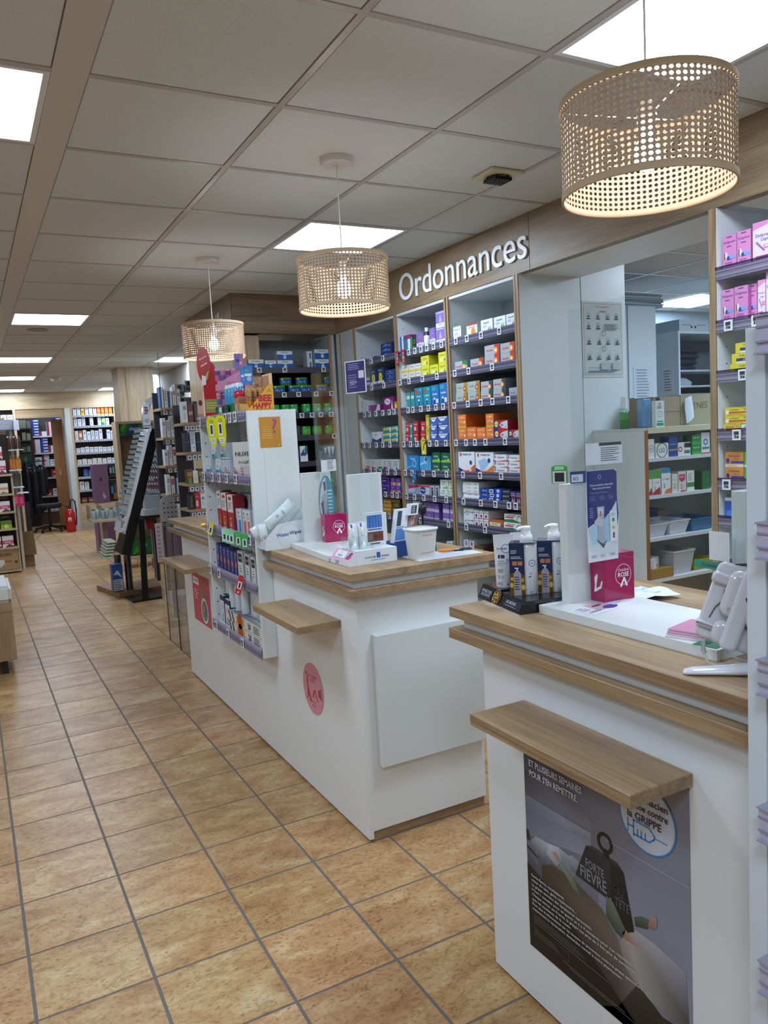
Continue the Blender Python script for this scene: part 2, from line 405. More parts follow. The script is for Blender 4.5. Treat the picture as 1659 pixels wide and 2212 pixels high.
def panel(i, j, nm):
    x, y = colx(i), CY0+j*CYP
    t = empty('ceiling_light', (x+CXP/2, y+.3, CZ), label=nm, cat='ceiling light')
    g = .014
    m = MB()
    for a, b in (((x+g, y+g), (x+CXP-g, y+g+.018)), ((x+g, y+.6-g-.018), (x+CXP-g, y+.6-g)), ((x+g, y+g+.018), (x+g+.018, y+.6-g-.018)), ((x+CXP-g-.018, y+g+.018), (x+CXP-g, y+.6-g-.018))):
        m.box((a[0], a[1], CZ-.007), (b[0], b[1], CZ+.012), '#dfe3e6', 'plastic')
    wpart(t, 'frame', m)
    q = .031; m = MB(); m.face([(x+q, y+q, CZ-.003), (x+q, y+.6-q, CZ-.003), (x+CXP-q, y+.6-q, CZ-.003), (x+CXP-q, y+q, CZ-.003)], '#fff', 'light_panel')
    wpart(t, 'diffuser', m)
LN = {(-1, 1): 'square ceiling light panel cut by the left edge, nearest on the left', (2, 3): 'square ceiling light panel above the middle cane pendant lamp', (2, -1): 'large near square ceiling light panel above the nearest cane pendant lamp',
      (0, 8): 'square ceiling light panel on the left just before the round ceiling speaker', (0, 13): 'ceiling light panel on the left, second in the far row', (0, 17): 'ceiling light panel on the left, third in the far row', (0, 21): 'ceiling light panel on the left, last before the far fascia',
      (3, 13): 'ceiling light panel seen just left of the farthest cane pendant lamp', (3, 17): 'small far ceiling light panel right of the wood-clad column', (3, 21): 'small far ceiling light panel left of the wood-clad column'}
for (i, j) in LIGHTS: panel(i, j, LN.get((i, j), 'ceiling light panel outside the picture, column %s row %s' % (ORD[i+6], ORD[j+6] if j < 12 else 'far')))
def backlight():
    x, y = 5.77, 4.77
    t = empty('ceiling_light', (x+.3, y+.3, CZ), label='cold ceiling light panel in the back room behind the counter', cat='ceiling light')
    wpart(t, 'frame', bx((x, y, CZ-.012), (x+.6, y+.6, CZ+.01), '#dfe3e6', 'plastic', {'-z': None}))
    m = MB(); m.face([(x, y, CZ-.014), (x, y+.6, CZ-.014), (x+.6, y+.6, CZ-.014), (x+.6, y, CZ-.014)], '#fff', 'light_panel'); wpart(t, 'diffuser', m)
backlight()
for (a, b, nm) in ((.75, 16.3, 'unseen ceiling light panel added to brighten the store room'), (4.0, 2.2, 'unseen ceiling light panel added to brighten the back room')):  # unseen panels, added only to brighten the store room and the back room
    t = empty('ceiling_light', (a+.3, b+.3, CZ), label=nm, cat='ceiling light'); wpart(t, 'frame', bx((a, b, CZ-.012), (a+.6, b+.6, CZ+.01), '#dfe3e6', 'plastic', {'-z': None}))
    m = MB(); m.face([(a, b, CZ-.014), (a, b+.6, CZ-.014), (a+.6, b+.6, CZ-.014), (a+.6, b, CZ-.014)], '#fff', 'light_panel'); wpart(t, 'diffuser', m)
# walls outside the picture
struct('wall_left', bx((-3.25, -2.6, 0), (-3.1, 19.2, CZ+.1), '#cfcac2', 'matte'))
struct('wall_back', bx((-3.2, -2.7, 0), (7.4, -2.5, CZ+.1), '#cfcac2', 'matte'))
struct('wall_right', bx((7.25, -2.6, 0), (7.4, 19.2, CZ+.1), '#c9d2d8', 'matte'))
struct('wall_far', bx((-3.2, 18.6, 0), (7.4, 18.8, CZ+.1), '#b9b2a8', 'matte'))
# ---- right-hand fascia
RX = 2.606
m = MB(); m.box((RX, 3.183, 2.258), (RX+.05, 5.56, CZ), '#fff', 'fascia_y'); fa = struct('trim_1', m)
m = MB(); m.box((RX, -1.5, 2.258), (RX+.05, 3.179, CZ), '#fff', 'fascia_y'); struct('trim_2', m)
m = MB(); m.box((1.79, 5.54, 2.256), (RX, 5.6, CZ), '#fff', 'fascia_x'); struct('trim_3', m)
# pillar block clad in oak, left of the recess
m = MB(); m.box((1.788, 5.601, 0), (2.0, 6.86, 2.25), '#fff', 'paleoak_z'); m.box((1.784, 5.55, 2.256), (2.0, 6.86, CZ), '#fff', 'fascia_y')
m.box((1.79, 5.52, 0), (1.85, 5.60, 2.255), '#fff', 'oak_z'); struct('wall_pillar', m)
def sign(txt, O, U, h=None, w=None, label='', name='wall_sign'):
    m = MB(); m.text(txt, (0, 0, 0), U, (0, 0, 1), '#f4f6f8', w=w, h=h, mat='plastic', bold=0, depth=.007)
    m.build(name, None, loc=O, label=label, cat='sign')
sign('Ordonnances', (RX-.004, 3.845, 2.405), (0, -1, 0), w=1.31, h=.168, label='white raised letters Ordonnances on the oak fascia above the medicine bays')
sign('Conseils', (1.783, 6.12, 2.375), (0, -1, 0), w=.75, h=.15, label='white raised letters Conseils on the oak fascia behind the farthest pendant lamp')
sign('Parapharmacie', (3.62, 15.237, 2.39), (1, 0, 0), w=2.25, h=.2, label='white raised letters Parapharmacie on the far oak fascia, partly behind the column')
# ---- opening to the back room
m = MB(); m.box((2.61, 3.279, 0), (3.028, 3.30, 2.262), '#ccd5d6', 'board'); m.box((3.034, 3.279, 0), (3.36, 3.30, 2.53), '#d2dadc', 'board')
m.box((3.34, 3.325, 0), (3.362, 3.5, 2.53), '#c4ccd0', 'board'); struct('wall_2', m)
struct('wall_3', bx((2.66, 2.075, 2.258), (3.03, 3.279, 2.28), '#dfe4e4', 'board'))
m = MB(); m.box((RX-.004, 2.072, 0), (RX+.42, 2.102, 2.258), '#fff', 'oak_z'); struct('trim_4', m)
struct('wall_4', bx((2.66, 5.62, 0), (2.72, 15.2, CZ), '#bdb8b0', 'matte'))
struct('wall_5', bx((2.72, 5.62, 0), (7.2, 5.7, CZ), '#b4c4d0', 'matte'))
struct('wall_6', bx((3.06, -2.5, 0), (3.1, 2.09, CZ), '#c9ced0', 'board'))
# ---- column
m = MB(); m.box((1.87, 10.87, 0), (2.335, 11.3, CZ), '#fff', 'paleoak_z'); m.face([(1.87, 10.99, 0), (1.975, 10.86, 0), (1.975, 10.86, CZ), (1.87, 10.99, CZ)], '#fff', 'paleoak_z'); struct('wall_column', m)
# ---- far wall
FY = 15.25
m = MB(); m.box((-1.6, FY, 2.246), (4.6, FY+.06, CZ), '#fff', 'paleoak_x'); m.box((.83, FY+.02, 2.09), (1.66, FY+.08, 2.246), '#fff', 'oak_x'); struct('trim_5', m)
m = MB(); m.box((1.645, FY, 0), (1.735, FY+.5, 2.246), '#c9cbc6', 'board'); m.box((1.735, FY, 0), (1.775, FY+.06, 2.246), '#fff', 'paleoak_z'); struct('trim_6', m)
m = MB(); m.box((.79, FY, 0), (.83, FY+.5, 2.246), '#fff', 'paleoak_z'); struct('trim_7', m)
struct('wall_7', bx((2.7, FY, 0), (4.6, FY+.1, 2.246), '#bdb6aa', 'matte'))
# ============================================================ PENDANT LAMPS
def shade_mesh(R, Z0, Z1, nc=84, nr=15):
    m = MB(); zb0, zb1 = Z0+.011, Z1-.011; th = .0012
    for side, rr in ((1, R), (-1, R-th)):
        for j in range(nr):
            for i in range(nc):
                def P(u, v):
                    a = 2*math.pi*(i+u)/nc; return (rr*math.cos(a), rr*math.sin(a), zb0+(zb1-zb0)*(j+v)/nr)
                q = [(1, .5), (1, 1), (.5, 1), (0, 1), (0, .5), (0, 0), (.5, 0), (1, 0)]
                h = .335; hq = [(.5+h*math.cos(k*math.pi/4), .5+h*math.sin(k*math.pi/4)) for k in range(8)]
                i0 = len(m.v); m.v += [V(P(*c)) for c in q]+[V(P(*c)) for c in hq]
                for k in range(8):
                    k2 = (k+1) % 8; f = (i0+k, i0+k2, i0+8+k2, i0+8+k)
                    m.f.append(f if side < 0 else f[::-1]); m.m.append('cane'); m.sm.append(False); m.c.append([(1, 1, 1, 1)]*4)
    return m.mesh('shade')
def ring(m, R, z0, z1, t, col, mat='plastic', n=64):
    m.lathe([(R, z0), (R, z1), (R-t, z1), (R-t, z0), (R, z0)], col=col, mat=mat, n=n, cap=False)
LR = .179
shade_me = shade_mesh(LR, -.1, .1)
def lamp(x, y, zc, label):
    t = empty('pendant_lamp', (x, y, CZ), label=label, cat='lamp', group='cane pendant lamps over the counters')
    dz = zc-CZ
    s = link('shade', shade_me, t, (0, 0, dz))
    m = MB(); ring(m, LR+.002, .086, .101, .005, '#b79a76', 'matte'); m.build('rim', s)
    m = MB(); ring(m, LR+.002, -.101, -.086, .005, '#c2a684', 'matte'); m.build('rim', s)
    m = MB()
    for k in range(3):
        a = k*2.094+.3; m.tube([(.02*math.cos(a), .02*math.sin(a), dz+.06), ((LR-.003)*math.cos(a), (LR-.003)*math.sin(a), dz+.092)], .0016, '#e8e8e8', 'plastic', 5)
    ring(m, .022, dz+.056, dz+.062, .006, '#eee'); m.build('spider', t)
    m = MB(); m.lathe([(.062, -.028), (.064, -.02), (.064, 0)], col='#d9d7d2', n=28); m.build('ceiling_rose', t)
    m = MB(); m.tube([(0, 0, -.025), (0, 0, dz+.09)], .0028, '#dcdad6', 'plastic', 6); m.build('cord', t)
    m = MB(); m.lathe([(.006, dz+.095), (.018, dz+.085), (.02, dz+.03), (.016, dz+.028)], col='#f0f0ee', n=14); m.build('socket', t)
    m = MB(); m.lathe([(.012, .03), (.018, .012), (.0295, -.012), (.03, -.025), (.022, -.045), (0.0001, -.055)], col='#fff', mat='bulb_glow', n=16, cap=False)
    m.build('bulb', t, loc=(0, 0, dz))
lamp(1.345, 1.240, 2.052, 'nearest and largest cane drum pendant lamp, hanging over the near counter')
lamp(1.373, 2.817, 2.063, 'middle cane drum pendant lamp, hanging in front of a ceiling light panel')
lamp(1.348, 4.555, 2.066, 'farthest and smallest cane drum pendant lamp, in front of the oak pillar')

# ============================================================ COUNTERS
PX0, ZP0, ZP1, ZP2, ZP3 = 1.108, .912, .94, .97, .997
def plank_group(parent, x0, x1, segs):
    for (y0, y1, xs) in segs:      # xs: front edge set back where a display shelf is let in
        f = x0 if xs is None else xs
        wpart(parent, 'worktop', bx((f, y0, ZP2), (x1, y1, ZP3), '#fff', 'oak_y'), bevel=.0012 if xs is None else 0)
        wpart(parent, 'white_band', bx((f+(.028 if xs is None else 0), y0+(.028 if xs is None and y0 < 2.4 else 0), ZP1), (x1-.02, y1-(.028 if y1 > 5 or y1 == 1.735 else 0), ZP2), WHITE, 'board'))
        wpart(parent, 'lower_band', bx((f-(.004 if xs is None else 0), y0-(.004 if xs is None and y0 < 2.4 else 0), ZP0), (x1-.004, y1, ZP1), '#fff', 'oak_y'), bevel=.0012 if xs is None else 0)
def ledge(parent, y0, y1, x0=.978, x1=1.15, z=.799):
    wpart(parent, 'bag_ledge', bx((x0, y0, z-.027), (x1, y1, z), '#fff', 'oak_y'), bevel=.0015)
# island (two workstations)
isl = empty('service_counter', (1.15, 2.407, 0), label='long white counter island with two oak worktops, middle of the room', cat='counter')
wpart(isl, 'body_panel', bx((1.15, 2.407, .012), (1.168, 3.65, ZP0), WHITE, 'board'))
wpart(isl, 'body_panel', bx((1.15, 3.653, .012), (1.168, 4.92, ZP0), WHITE, 'board'))
wpart(isl, 'body_panel', bx((1.168, 2.407, .04), (1.665, 2.425, ZP0), WHITE, 'board'))
wpart(isl, 'body_panel', bx((1.168, 4.9, .012), (1.72, 4.92, ZP0), WHITE, 'board'))
wpart(isl, 'plinth', bx((1.166, 2.415, 0), (1.66, 4.9, .04), '#6e5540', 'oak_x'))
wpart(isl, 'front_panel', bx((1.203, 2.372, .283), (1.66, 2.407, .765), '#d9dedb', 'board'), bevel=.0012)
plank_group(isl, 1.112, 1.735, ((2.367, 3.2495, None), (3.2495, 4.0405, 1.151), (4.0405, 5.09, None)))
wpart(isl, 'back_panel', bx((1.70, 2.6, .1), (1.72, 4.9, ZP0), WHITE, 'board'))
ledge(isl, 2.545, 3.035); ledge(isl, 4.16, 4.72)
# near counter
nc = empty('service_counter', (1.145, 1.642, 0), label='nearest white counter with oak worktop at the right edge', cat='counter')
NX = 1.147
wpart(nc, 'body_panel', bx((NX, .82, .012), (NX+.018, 1.645, ZP0), '#dfe3e4', 'board'))
wpart(nc, 'body_panel', bx((NX, -.3, .012), (NX+.018, .817, ZP0), '#dfe3e4', 'board'))
wpart(nc, 'body_panel', bx((NX+.018, 1.627, .012), (1.7, 1.645, ZP0), '#dfe3e4', 'board'))
plank_group(nc, 1.105, 1.735, ((.8065, 1.735, None), (-.3, .8065, 1.151)))
wpart(nc, 'plinth', bx((NX+.016, -.28, 0), (1.66, 1.63, .012), '#6e5540', 'oak_y'))
ledge(nc, .975, 1.478, .985, NX, .802)
# near poster
pst = empty('poster', (NX, 1.487, .157), rz=-math.pi/2, label='dark flu campaign poster with a heavy weight on a bed, on the near counter', cat='poster')
def poster():
    W, Hh = .503, .615; m = MB(); O, U, Wv = V((0, -.0012, 0)), V((W, 0, 0)), V((0, 0, Hh))
    m.box((0, -.001, 0), (W, -.0002, Hh), '#7d7f8c', 'paper')
    def q(pts, cols, k): m.face([O+U*a+Wv*b+V((0, -.0001*k, 0)) for a, b in pts], cols, 'paper')
    def G(u0, v0, u1, v1, c, k): q([(u0, v0), (u1, v0), (u1, v1), (u0, v1)], c, k)
    # wall
    G(0, .45, .3, 1, ['#5c606e', '#6f7382', '#34353d', '#1a1b20'], 1); G(.3, .45, .6, 1, ['#6f7382', '#85889a', '#6a6c79', '#34353d'], 1)
    G(.6, .45, 1, 1, ['#85889a', '#8a8c9c', '#7f818f', '#6a6c79'], 1); G(.5, .2, 1, .45, ['#6a6b76', '#8a8b9a', '#8a8c9c', '#83869a'], 1); G(0, 0, .5, .45, ['#050505', '#221c19', '#6f7382', '#4a4d58'], 1)
    q([(0, .652), (.46, .66), (.46, .70), (.30, .73), (0, .76)], ['#4a4e5a', '#7f8496', '#7a7e8e', '#5c5f6c', '#2e3038'], 2)
    q([(0, .48), (.457, .552), (.461, .651), (0, .650)], ['#6a7082', '#9298aa', '#8b91a4', '#565b6a'], 2); q([(0, .575), (.46, .62), (.461, .651), (0, .65)], ['#5c6272', '#858b9e', '#9aa0b2', '#6a7080'], 3)
    q([(.0, .40), (.085, .37), (.09, .45), (0, .47)], ['#4c5160', '#5a5f6e', '#6d7284', '#60667a'], 3); q([(0, .425), (.085, .405), (.085, .415), (0, .437)], '#1c1d24', 4)
    q([(0, .505), (.022, .5), (.03, .46), (0, .46)], '#1a1b20', 4)
    q([(.03, .462), (.07, .495), (.16, .502), (.24, .515), (.325, .503), (.367, .47), (.34, .42), (.23, .40), (.1, .42)], ['#787e88', '#9aa2ac', '#b4bac4', '#a6acb8', '#8f95a2', '#7f8592', '#6a6f7a', '#7a7f88', '#5c606a'], 4)
    q([(.15, .45), (.17, .498), (.24, .512), (.26, .46), (.22, .43)], ['#9aa2ac', '#c2c8d0', '#b8bec8', '#9298a2', '#8a909a'], 5)
    q([(.288, .492), (.33, .515), (.378, .511), (.376, .46), (.332, .45)], ['#8a909c', '#9ea4b0', '#8f95a2', '#6c727e', '#5c626c'], 5)
    q([(.11, .26), (.112, .39), (.19, .425), (.34, .42), (.52, .385), (.62, .30), (.72, .2), (.6, .05), (.3, .1)], ['#1c1814', '#3a342c', '#524a3e', '#4c4438', '#5c5346', '#6c6256', '#7a7068', '#2c2520', '#15110e'], 6)
    q([(.62, .30), (.66, .385), (.715, .396), (.82, .395), (.973, .372), (.985, .20), (.9, .16), (.75, .18), (.66, .22)], ['#8a8278', '#a8a29a', '#a9a8ae', '#a4a4ae', '#8f8f9a', '#4a4648', '#6c6866', '#9c9894', '#827a70'], 7)
    q([(.6, .05), (.72, .2), (.85, .15), (1, .17), (1, 0), (.5, 0)], ['#1a1512', '#3a332e', '#2a2522', '#17130f', '#0c0a09', '#080706'], 8)
    q([(0, 0), (0, .36), (.1, .33), (.5, .14), (.8, .0)], ['#050505', '#0c0a09', '#1e1915', '#1f1a16', '#0a0908'], 8)
    q([(.24, .465), (.25, .45), (.33, .385), (.39, .37), (.34, .43)], ['#74806f', '#7f8b7a', '#5c6756', '#4a5446', '#68735f'], 9)
    q([(.185, .475), (.2, .468), (.225, .455), (.245, .455), (.24, .475), (.215, .488), (.205, .478)], '#a88478', 9)
    # weight
    q([(.429, .593), (.579, .586), (.578, .456), (.554, .440), (.353, .45)], ['#1c1e27', '#2e313c', '#1a1b22', '#17181e', '#1f212a'], 10)
    q([(.579, .586), (.655, .577), (.708, .385), (.66, .36), (.578, .450)], ['#101014', '#16161b', '#070709', '#060607', '#0b0b0e'], 10)
    q([(.429, .593), (.47, .606), (.62, .60), (.655, .577), (.579, .586)], ['#30333e', '#3a3d48', '#2e3038', '#202228', '#383b46'], 10)
    m.dec(O, U, Wv, [('o', .548, .647, .047, '#0a0a0c', .34)], e=.0014)
    q([(.535, .595), (.54, .625), (.565, .625), (.575, .592)], '#0b0b0d', 12)
    def Tt(t, u, v, w, h, c, sh=-.0, bold=.02, al='c', d=.0017): m.text(t, O+U*u+Wv*v+V((0, -d, 0)), V((1, 0, sh)), V((0, 0, 1)), c, w=w*W, h=h*Hh, bold=bold, align=al)
    Tt('FORTE', .482, .527, .115, .034, '#7c808c', -.04); Tt('FIEVRE', .472, .482, .165, .046, '#7c808c', -.04)
    Tt('MAUX', .632, .508, .07, .024, '#33353d', 0); Tt('DE', .637, .484, .035, .022, '#44464f', 0); Tt('TETE', .643, .455, .085, .032, '#54565f', 0)
    q([(.548, .45), (.59, .442), (.66, .37), (.64, .33), (.60, .335), (.545, .37)], ['#5a6656', '#6c7866', '#4f5a4a', '#3c463a', '#465042', '#3a4438'], 13)
    q([(.66, .372), (.705, .352), (.745, .344), (.72, .337), (.655, .335), (.64, .35)], ['#a07868', '#b48c7c', '#c09a8a', '#a88070', '#8c6858', '#906c5c'], 13)
    q([(.71, .441), (.75, .462), (.789, .468), (.783, .43), (.716, .411)], ['#4c574a', '#56624f', '#5f6b5a', '#3a443a', '#2c342c'], 13)
    q([(.785, .46), (.80, .474), (.822, .499), (.834, .49), (.831, .454), (.81, .441), (.785, .44)], ['#94746a', '#a4827a', '#b08e86', '#a8867e', '#967468', '#8c6a60', '#86665c'], 13)
    q([(.559, .6612), (1, .6655), (1, .6685), (.559, .6642)], '#b4b7c2', 9)
    # round sticker
    n = 40; cx, cy, r = .79, .822, .150
    for rr, c, e in ((r, '#2f7fc0', 14), (r-.008, '#c3cad8', 15)): q([(cx+rr*math.cos(2*math.pi*k/n), cy+rr*W/Hh*math.sin(2*math.pi*k/n)) for k in range(n)], c, e)
    def S(t, u, v, w, h): Tt(t, u, v, w, h, '#262a55', 0, .02, 'c', .0022)
    S('Pharmacien', .80, .885, .20, .024); S('vaccine contre', .785, .851, .23, .022); S('la GRIPPE', .777, .814, .18, .027)
    B = '#2f86c4'
    def sy(u, v): return (.688+u*.208, .745+v*.055)
    def ln(a, b, t=.006): 
        (x0, y0), (x1, y1) = sy(*a), sy(*b); dx, dy = x1-x0, y1-y0; L = math.hypot(dx, dy); nx, ny = -dy/L*t/2, dx/L*t/2
        q([(x0+nx, y0+ny), (x0-nx, y0-ny), (x1-nx, y1-ny), (x1+nx, y1+ny)], B, 19)
    for a, b in (((.0, .0), (.0, .9)), ((0, .45), (.15, .45)), ((.15, -.15), (.15, 1.0)), ((.15, .9), (.55, .9)), ((.15, 0), (.55, 0)), ((.55, .9), (.68, .55)), ((.55, 0), (.68, .35)), ((.68, .6), (.68, .3)), ((.68, .45), (1.0, .45)), ((.25, 0), (.25, .45)), ((.35, 0), (.35, .45)), ((.45, 0), (.45, .45))): ln(a, b, .0065 if b != (1.0, .45) else .004)
    ww = '#c2c4cc'
    Tt('ET PLUSIEURS SEMAINES', .044, .797, .37, .027, ww, 0, .02, 'l', .0024); Tt("POUR S'EN REMETTRE.", .046, .756, .34, .027, ww, 0, .02, 'l', .0024)
    for k, (t, w_) in enumerate((('Forte fievre, courbatures,', .24), ('maux de tete, gene respiratoire...', .32), ('La grippe entraine des symptomes eprouvants,', .42), ("il faut 1 semaine pour en guerir et 2 a 4 semaines pour s'en remettre.", .66), ('Chaque annee, en France, la grippe tue pres de 3 fois plus de personnes', .68), ('que les accidents de la route.', .28), ('Pour plus d informations sur les moyens de prevention contre la grippe saisonniere,', .72), ('notamment la vaccination, demandez conseil a votre pharmacien.', .6))):
        Tt(t, .034, .318-.0205*k, w_, .0145, ww, 0, .02, 'l', .0024)
    m.dec(O, U, Wv, [('l', .04, .125, .5, .155, 4, '#5c5a58'), ('r', .04, .118, .55, .1195, '#8a8886'), ('r', .3, .045, .75, .0465, '#8a8886'), ('r', .25, .055, .65, .0565, '#8a8886'), ('r', .04, .07, .30, .071, '#6a6866'), ('r', .04, .105, .30, .106, '#6a6866'), ('r', .30, .07, .301, .106, '#6a6866'), ('l', .05, .075, .28, .1, 3, '#4c4a48')], e=.0017)
    m.build('print', pst)
poster()
def wall_print(name, O, rz, W, H, prims, label, cat='sticker', base='#fff', th=.0008, mat='paper', outline=None, e=.0003, part='print'):
    m = MB()
    if outline: m.plate((0, 0, 0), (1, 0, 0), (0, 0, 1), outline, th, base, mat)
    elif base: m.box((0, -th, 0), (W, 0, H), base, mat)
    m.dec((0, -th, 0), (W, 0, 0), (0, 0, H), prims, e=e, mat=mat)
    return m.build(name, None, loc=O, rz=rz, label=label, cat=cat)
# pink stickers on the island
def ell(cx, cz, rx, rz, n=28): return [(cx+rx*math.cos(2*math.pi*k/n), cz+rz*math.sin(2*math.pi*k/n)) for k in range(n)]
rib = [('p', [(.22, .70), (.28, .74), (.27, .3), (.2, .22)], '#b8364c'), ('p', [(.18, .62), (.24, .6), (.4, .22), (.33, .2)], '#b8364c'), ('p', [(.45, .32), (.5, .32), (.58, .48), (.54, .5)], '#b8364c'), ('p', [(.56, .5), (.6, .5), (.72, .3), (.68, .29)], '#b8364c'),
       ('t', 'OCTOBRE', .5, .74, .4, '#c06a78', .06), ('t', 'ROSE', .5, .66, .26, '#c06a78', .06), ('t', 'depistage', .5, .24, .4, '#b5616f', .05), ('c', .2, .75, .03, '#a03048'), ('t', 'parlons-en', .52, .17, .3, '#8a2038', .04)]
rib += [('p', [(.75, .42+.02*k), (.76, .45+.02*k), (.93, .38+.055*k), (.92, .36+.055*k)], '#b8364c') for k in range(5)]
wall_print('round_sticker', (1.1495, 2.962, .348), -math.pi/2, .213, .213, rib, 'round pink October breast cancer sticker on the counter island below the oak ledge', base='#d7919c', outline=ell(.1065, .1065, .1065, .1065))
sq = [('r', .06, .77, .4, .92, '#f0ecec'), ('t', 'PHARMACIE', .23, .845, .28, '#555', .1), ('l', .1, .45, .38, .68, 4, '#e8b8c0'), ('p', [(.45, .2), (.58, .85), (.72, .5), (.85, .12), (.6, .1)], '#5f8f6a'), ('p', [(.5, .2), (.6, .5), (.7, .3)], '#c98a3c'), ('p', [(.62, .2), (.72, .5), (.8, .2)], '#4a76a8'), ('o', .66, .30, .2, '#f2eeee', .18)]
wall_print('square_sticker', (1.1495, 4.72, .40), -math.pi/2, .38, .295, sq, 'red and pink information sticker low on the far end of the counter island', base='#c84f62')
# ============================================================ GONDOLA in the island
GX0, GX1, GY0, GY1, GZ0, GZ1 = 1.085, 1.30, 3.25, 4.04, .498, 1.60
gon = empty('display_shelf', (1.15, 3.65, GZ0), label='tall white open display shelf in the middle of the counter island', cat='shelf')
wpart(gon, 'side_panel', bx((GX0, GY0, GZ0), (1.149, GY0+.022, GZ1), '#dfe4e2', 'board'), bevel=.001)
wpart(gon, 'side_panel', bx((1.1495, GY0, ZP3), (GX1+.01, GY0+.022, GZ1), '#dfe4e2', 'board'), bevel=.001)
wpart(gon, 'side_panel', bx((GX0, GY1-.022, GZ0), (1.149, GY1, GZ1-.02), '#dfe4e2', 'board'), bevel=.001)
wpart(gon, 'side_panel', bx((1.1495, GY1-.022, ZP3), (GX1, GY1, GZ1-.02), '#dfe4e2', 'board'), bevel=.001)
wpart(gon, 'back_panel', bx((1.29, GY0+.023, ZP3), (1.30, GY1-.023, GZ1-.02), '#d2d8d8', 'board'))
m = MB()
for y in (GY1-.0225,):
    for k in range(14):
        z = .56+.07*k
        for x in (1.105,):
            m.cyl((x, y, z), .0035, -.0008, '#33302c', 'matte', 8, axis='y')
wpart(gon, 'peg_hole_row', m, kind='stuff')
RAILC = '#8d86a0'
def rail_x(parent, y0, y1, x, z, h=.042, col=RAILC, nm='label_rail', tags=(), tagc='#eceff0', tagw=.03, tilt=.006, tag_parent=None):
    # price rail on a shelf front that faces -X
    m = MB(); n = 4
    for k in range(n):
        a, b = z-h/2+h*k/n, z-h/2+h*(k+1)/n
        xo = x-.006-(.0025 if k % 2 else 0)
        c = (col, '#6f6884', col, '#a39cb4')[k] if col == RAILC else col
        m.box((xo, y0, a), (x, y1, b), c, 'plastic')
    r = wpart(parent, nm, m)
    for t in tags:
        y = t if not isinstance(t, tuple) else t[0]; sp = None if not isinstance(t, tuple) else t[1]
        price_tag(r, parent, x-.010, y, z, tagw, h, sp)
    return r
_tagme = {}
def tagmesh(w, h):
    k = (round(w, 3), round(h, 3))
    if k in _tagme: return _tagme[k]
    m = MB(); m.box((-w/2, -.004, -h/2), (w/2, .0, h/2), '#e6e9ea', 'plastic')
    m.dec((-w/2, -.004, -h/2), (w, 0, 0), (0, 0, h), [('r', .16, .14, .84, .86, '#b9bdbd'), ('r', .2, .5, .8, .82, '#2a2c30'), ('r', .3, .2, .46, .46, '#26282c'), ('r', .52, .2, .78, .4, '#26282c')], e=.0004)
    _tagme[k] = m.mesh('price_tag'); return _tagme[k]
def price_tag(r, parent, x, y, z, w, h, sp=None, rz=-math.pi/2):
    P = V((x, y, z))-parent.location
    a = -parent.rotation_euler.z
    P = V((P.x*math.cos(a)-P.y*math.sin(a), P.x*math.sin(a)+P.y*math.cos(a), P.z))
    link('price_tag', tagmesh(w, h*.92), r, P, rz-parent.rotation_euler.z)
GS = [1.58, 1.30, 1.03, .81, .515]      # shelf heights (rail centre)
gshelf = []
for k, z in enumerate(GS):
    top = k == 0
    s = MB(); s.box((GX0+.004, GY0+.0225, z-.012), (1.149 if z < .997 else 1.29, GY1-(.0225 if not top else 0), z+.012), '#d9dedd', 'board')
    wpart(gon, 'shelf', s)
tg = {0: [3.98, 3.80, 3.53, 3.46, 3.38], 1: [3.98, 3.82, 3.70, 3.58, 3.44], 2: [4.0, 3.36, 3.3], 3: [3.99, 3.83], 4: [3.96, 3.75, 3.52]}
for k, z in enumerate(GS): rail_x(gon, GY0+.0225, GY1-.0, GX0-.002, z, .05, tags=tg[k], tagw=.034)
# near gondola, right edge of the picture
ng = empty('display_shelf', (1.085, .6, .45), label='white display shelf side with clear price rails at the right edge', cat='shelf')
NGX = 1.078
wpart(ng, 'side_panel', bx((NGX, .772, .30), (1.145, .806, 1.60), '#cfd8de', 'board'), bevel=.001)
wpart(ng, 'side_panel', bx((1.1455, .772, ZP3), (1.32, .806, 1.60), '#cfd8de', 'board'), bevel=.001)
wpart(ng, 'side_panel', bx((NGX, -.1, .30), (1.145, -.07, 1.60), '#cfd8de', 'board'))
wpart(ng, 'back_panel', bx((1.31, -.07, ZP3), (1.32, .77, 1.58), '#cfd8de', 'board'))
for z in (1.585, 1.275, 1.06, .82, .56):
    wpart(ng, 'shelf', bx((NGX+.006, -.07, z-.012), (1.144 if z < ZP3 else 1.31, .7715, z+.012), '#cfd8de', 'board'))
    m = MB()
    P4 = [(-.001, -.026), (-.020, -.026), (-.024, .026), (-.001, .028)]
    for (a, b), (c, d) in zip(P4, P4[1:]): m.face([(NGX+a, -.07, z+b), (NGX+a, .770, z+b), (NGX+c, .770, z+d), (NGX+c, -.07, z+d)], '#b9b6c8', 'plastic')
    m.face([(NGX+a, .770, z+b) for a, b in P4], '#b3b0c4', 'plastic'); m.face([(NGX+a, -.07, z+b) for a, b in P4][::-1], '#b3b0c4', 'plastic')
    for q_ in (-.012, .010): m.box((NGX-.0245, -.07, z+q_), (NGX-.02, .7705, z+q_+.003), '#8f8ca4', 'plastic')
    m.box((NGX-.028, -.07, z-.029), (NGX-.0005, .771, z-.0262), '#9c99ae', 'plastic'); m.box((NGX-.028, -.07, z+.0262), (NGX-.0005, .771, z+.029), '#9c99ae', 'plastic')
    wpart(ng, 'label_rail', m)
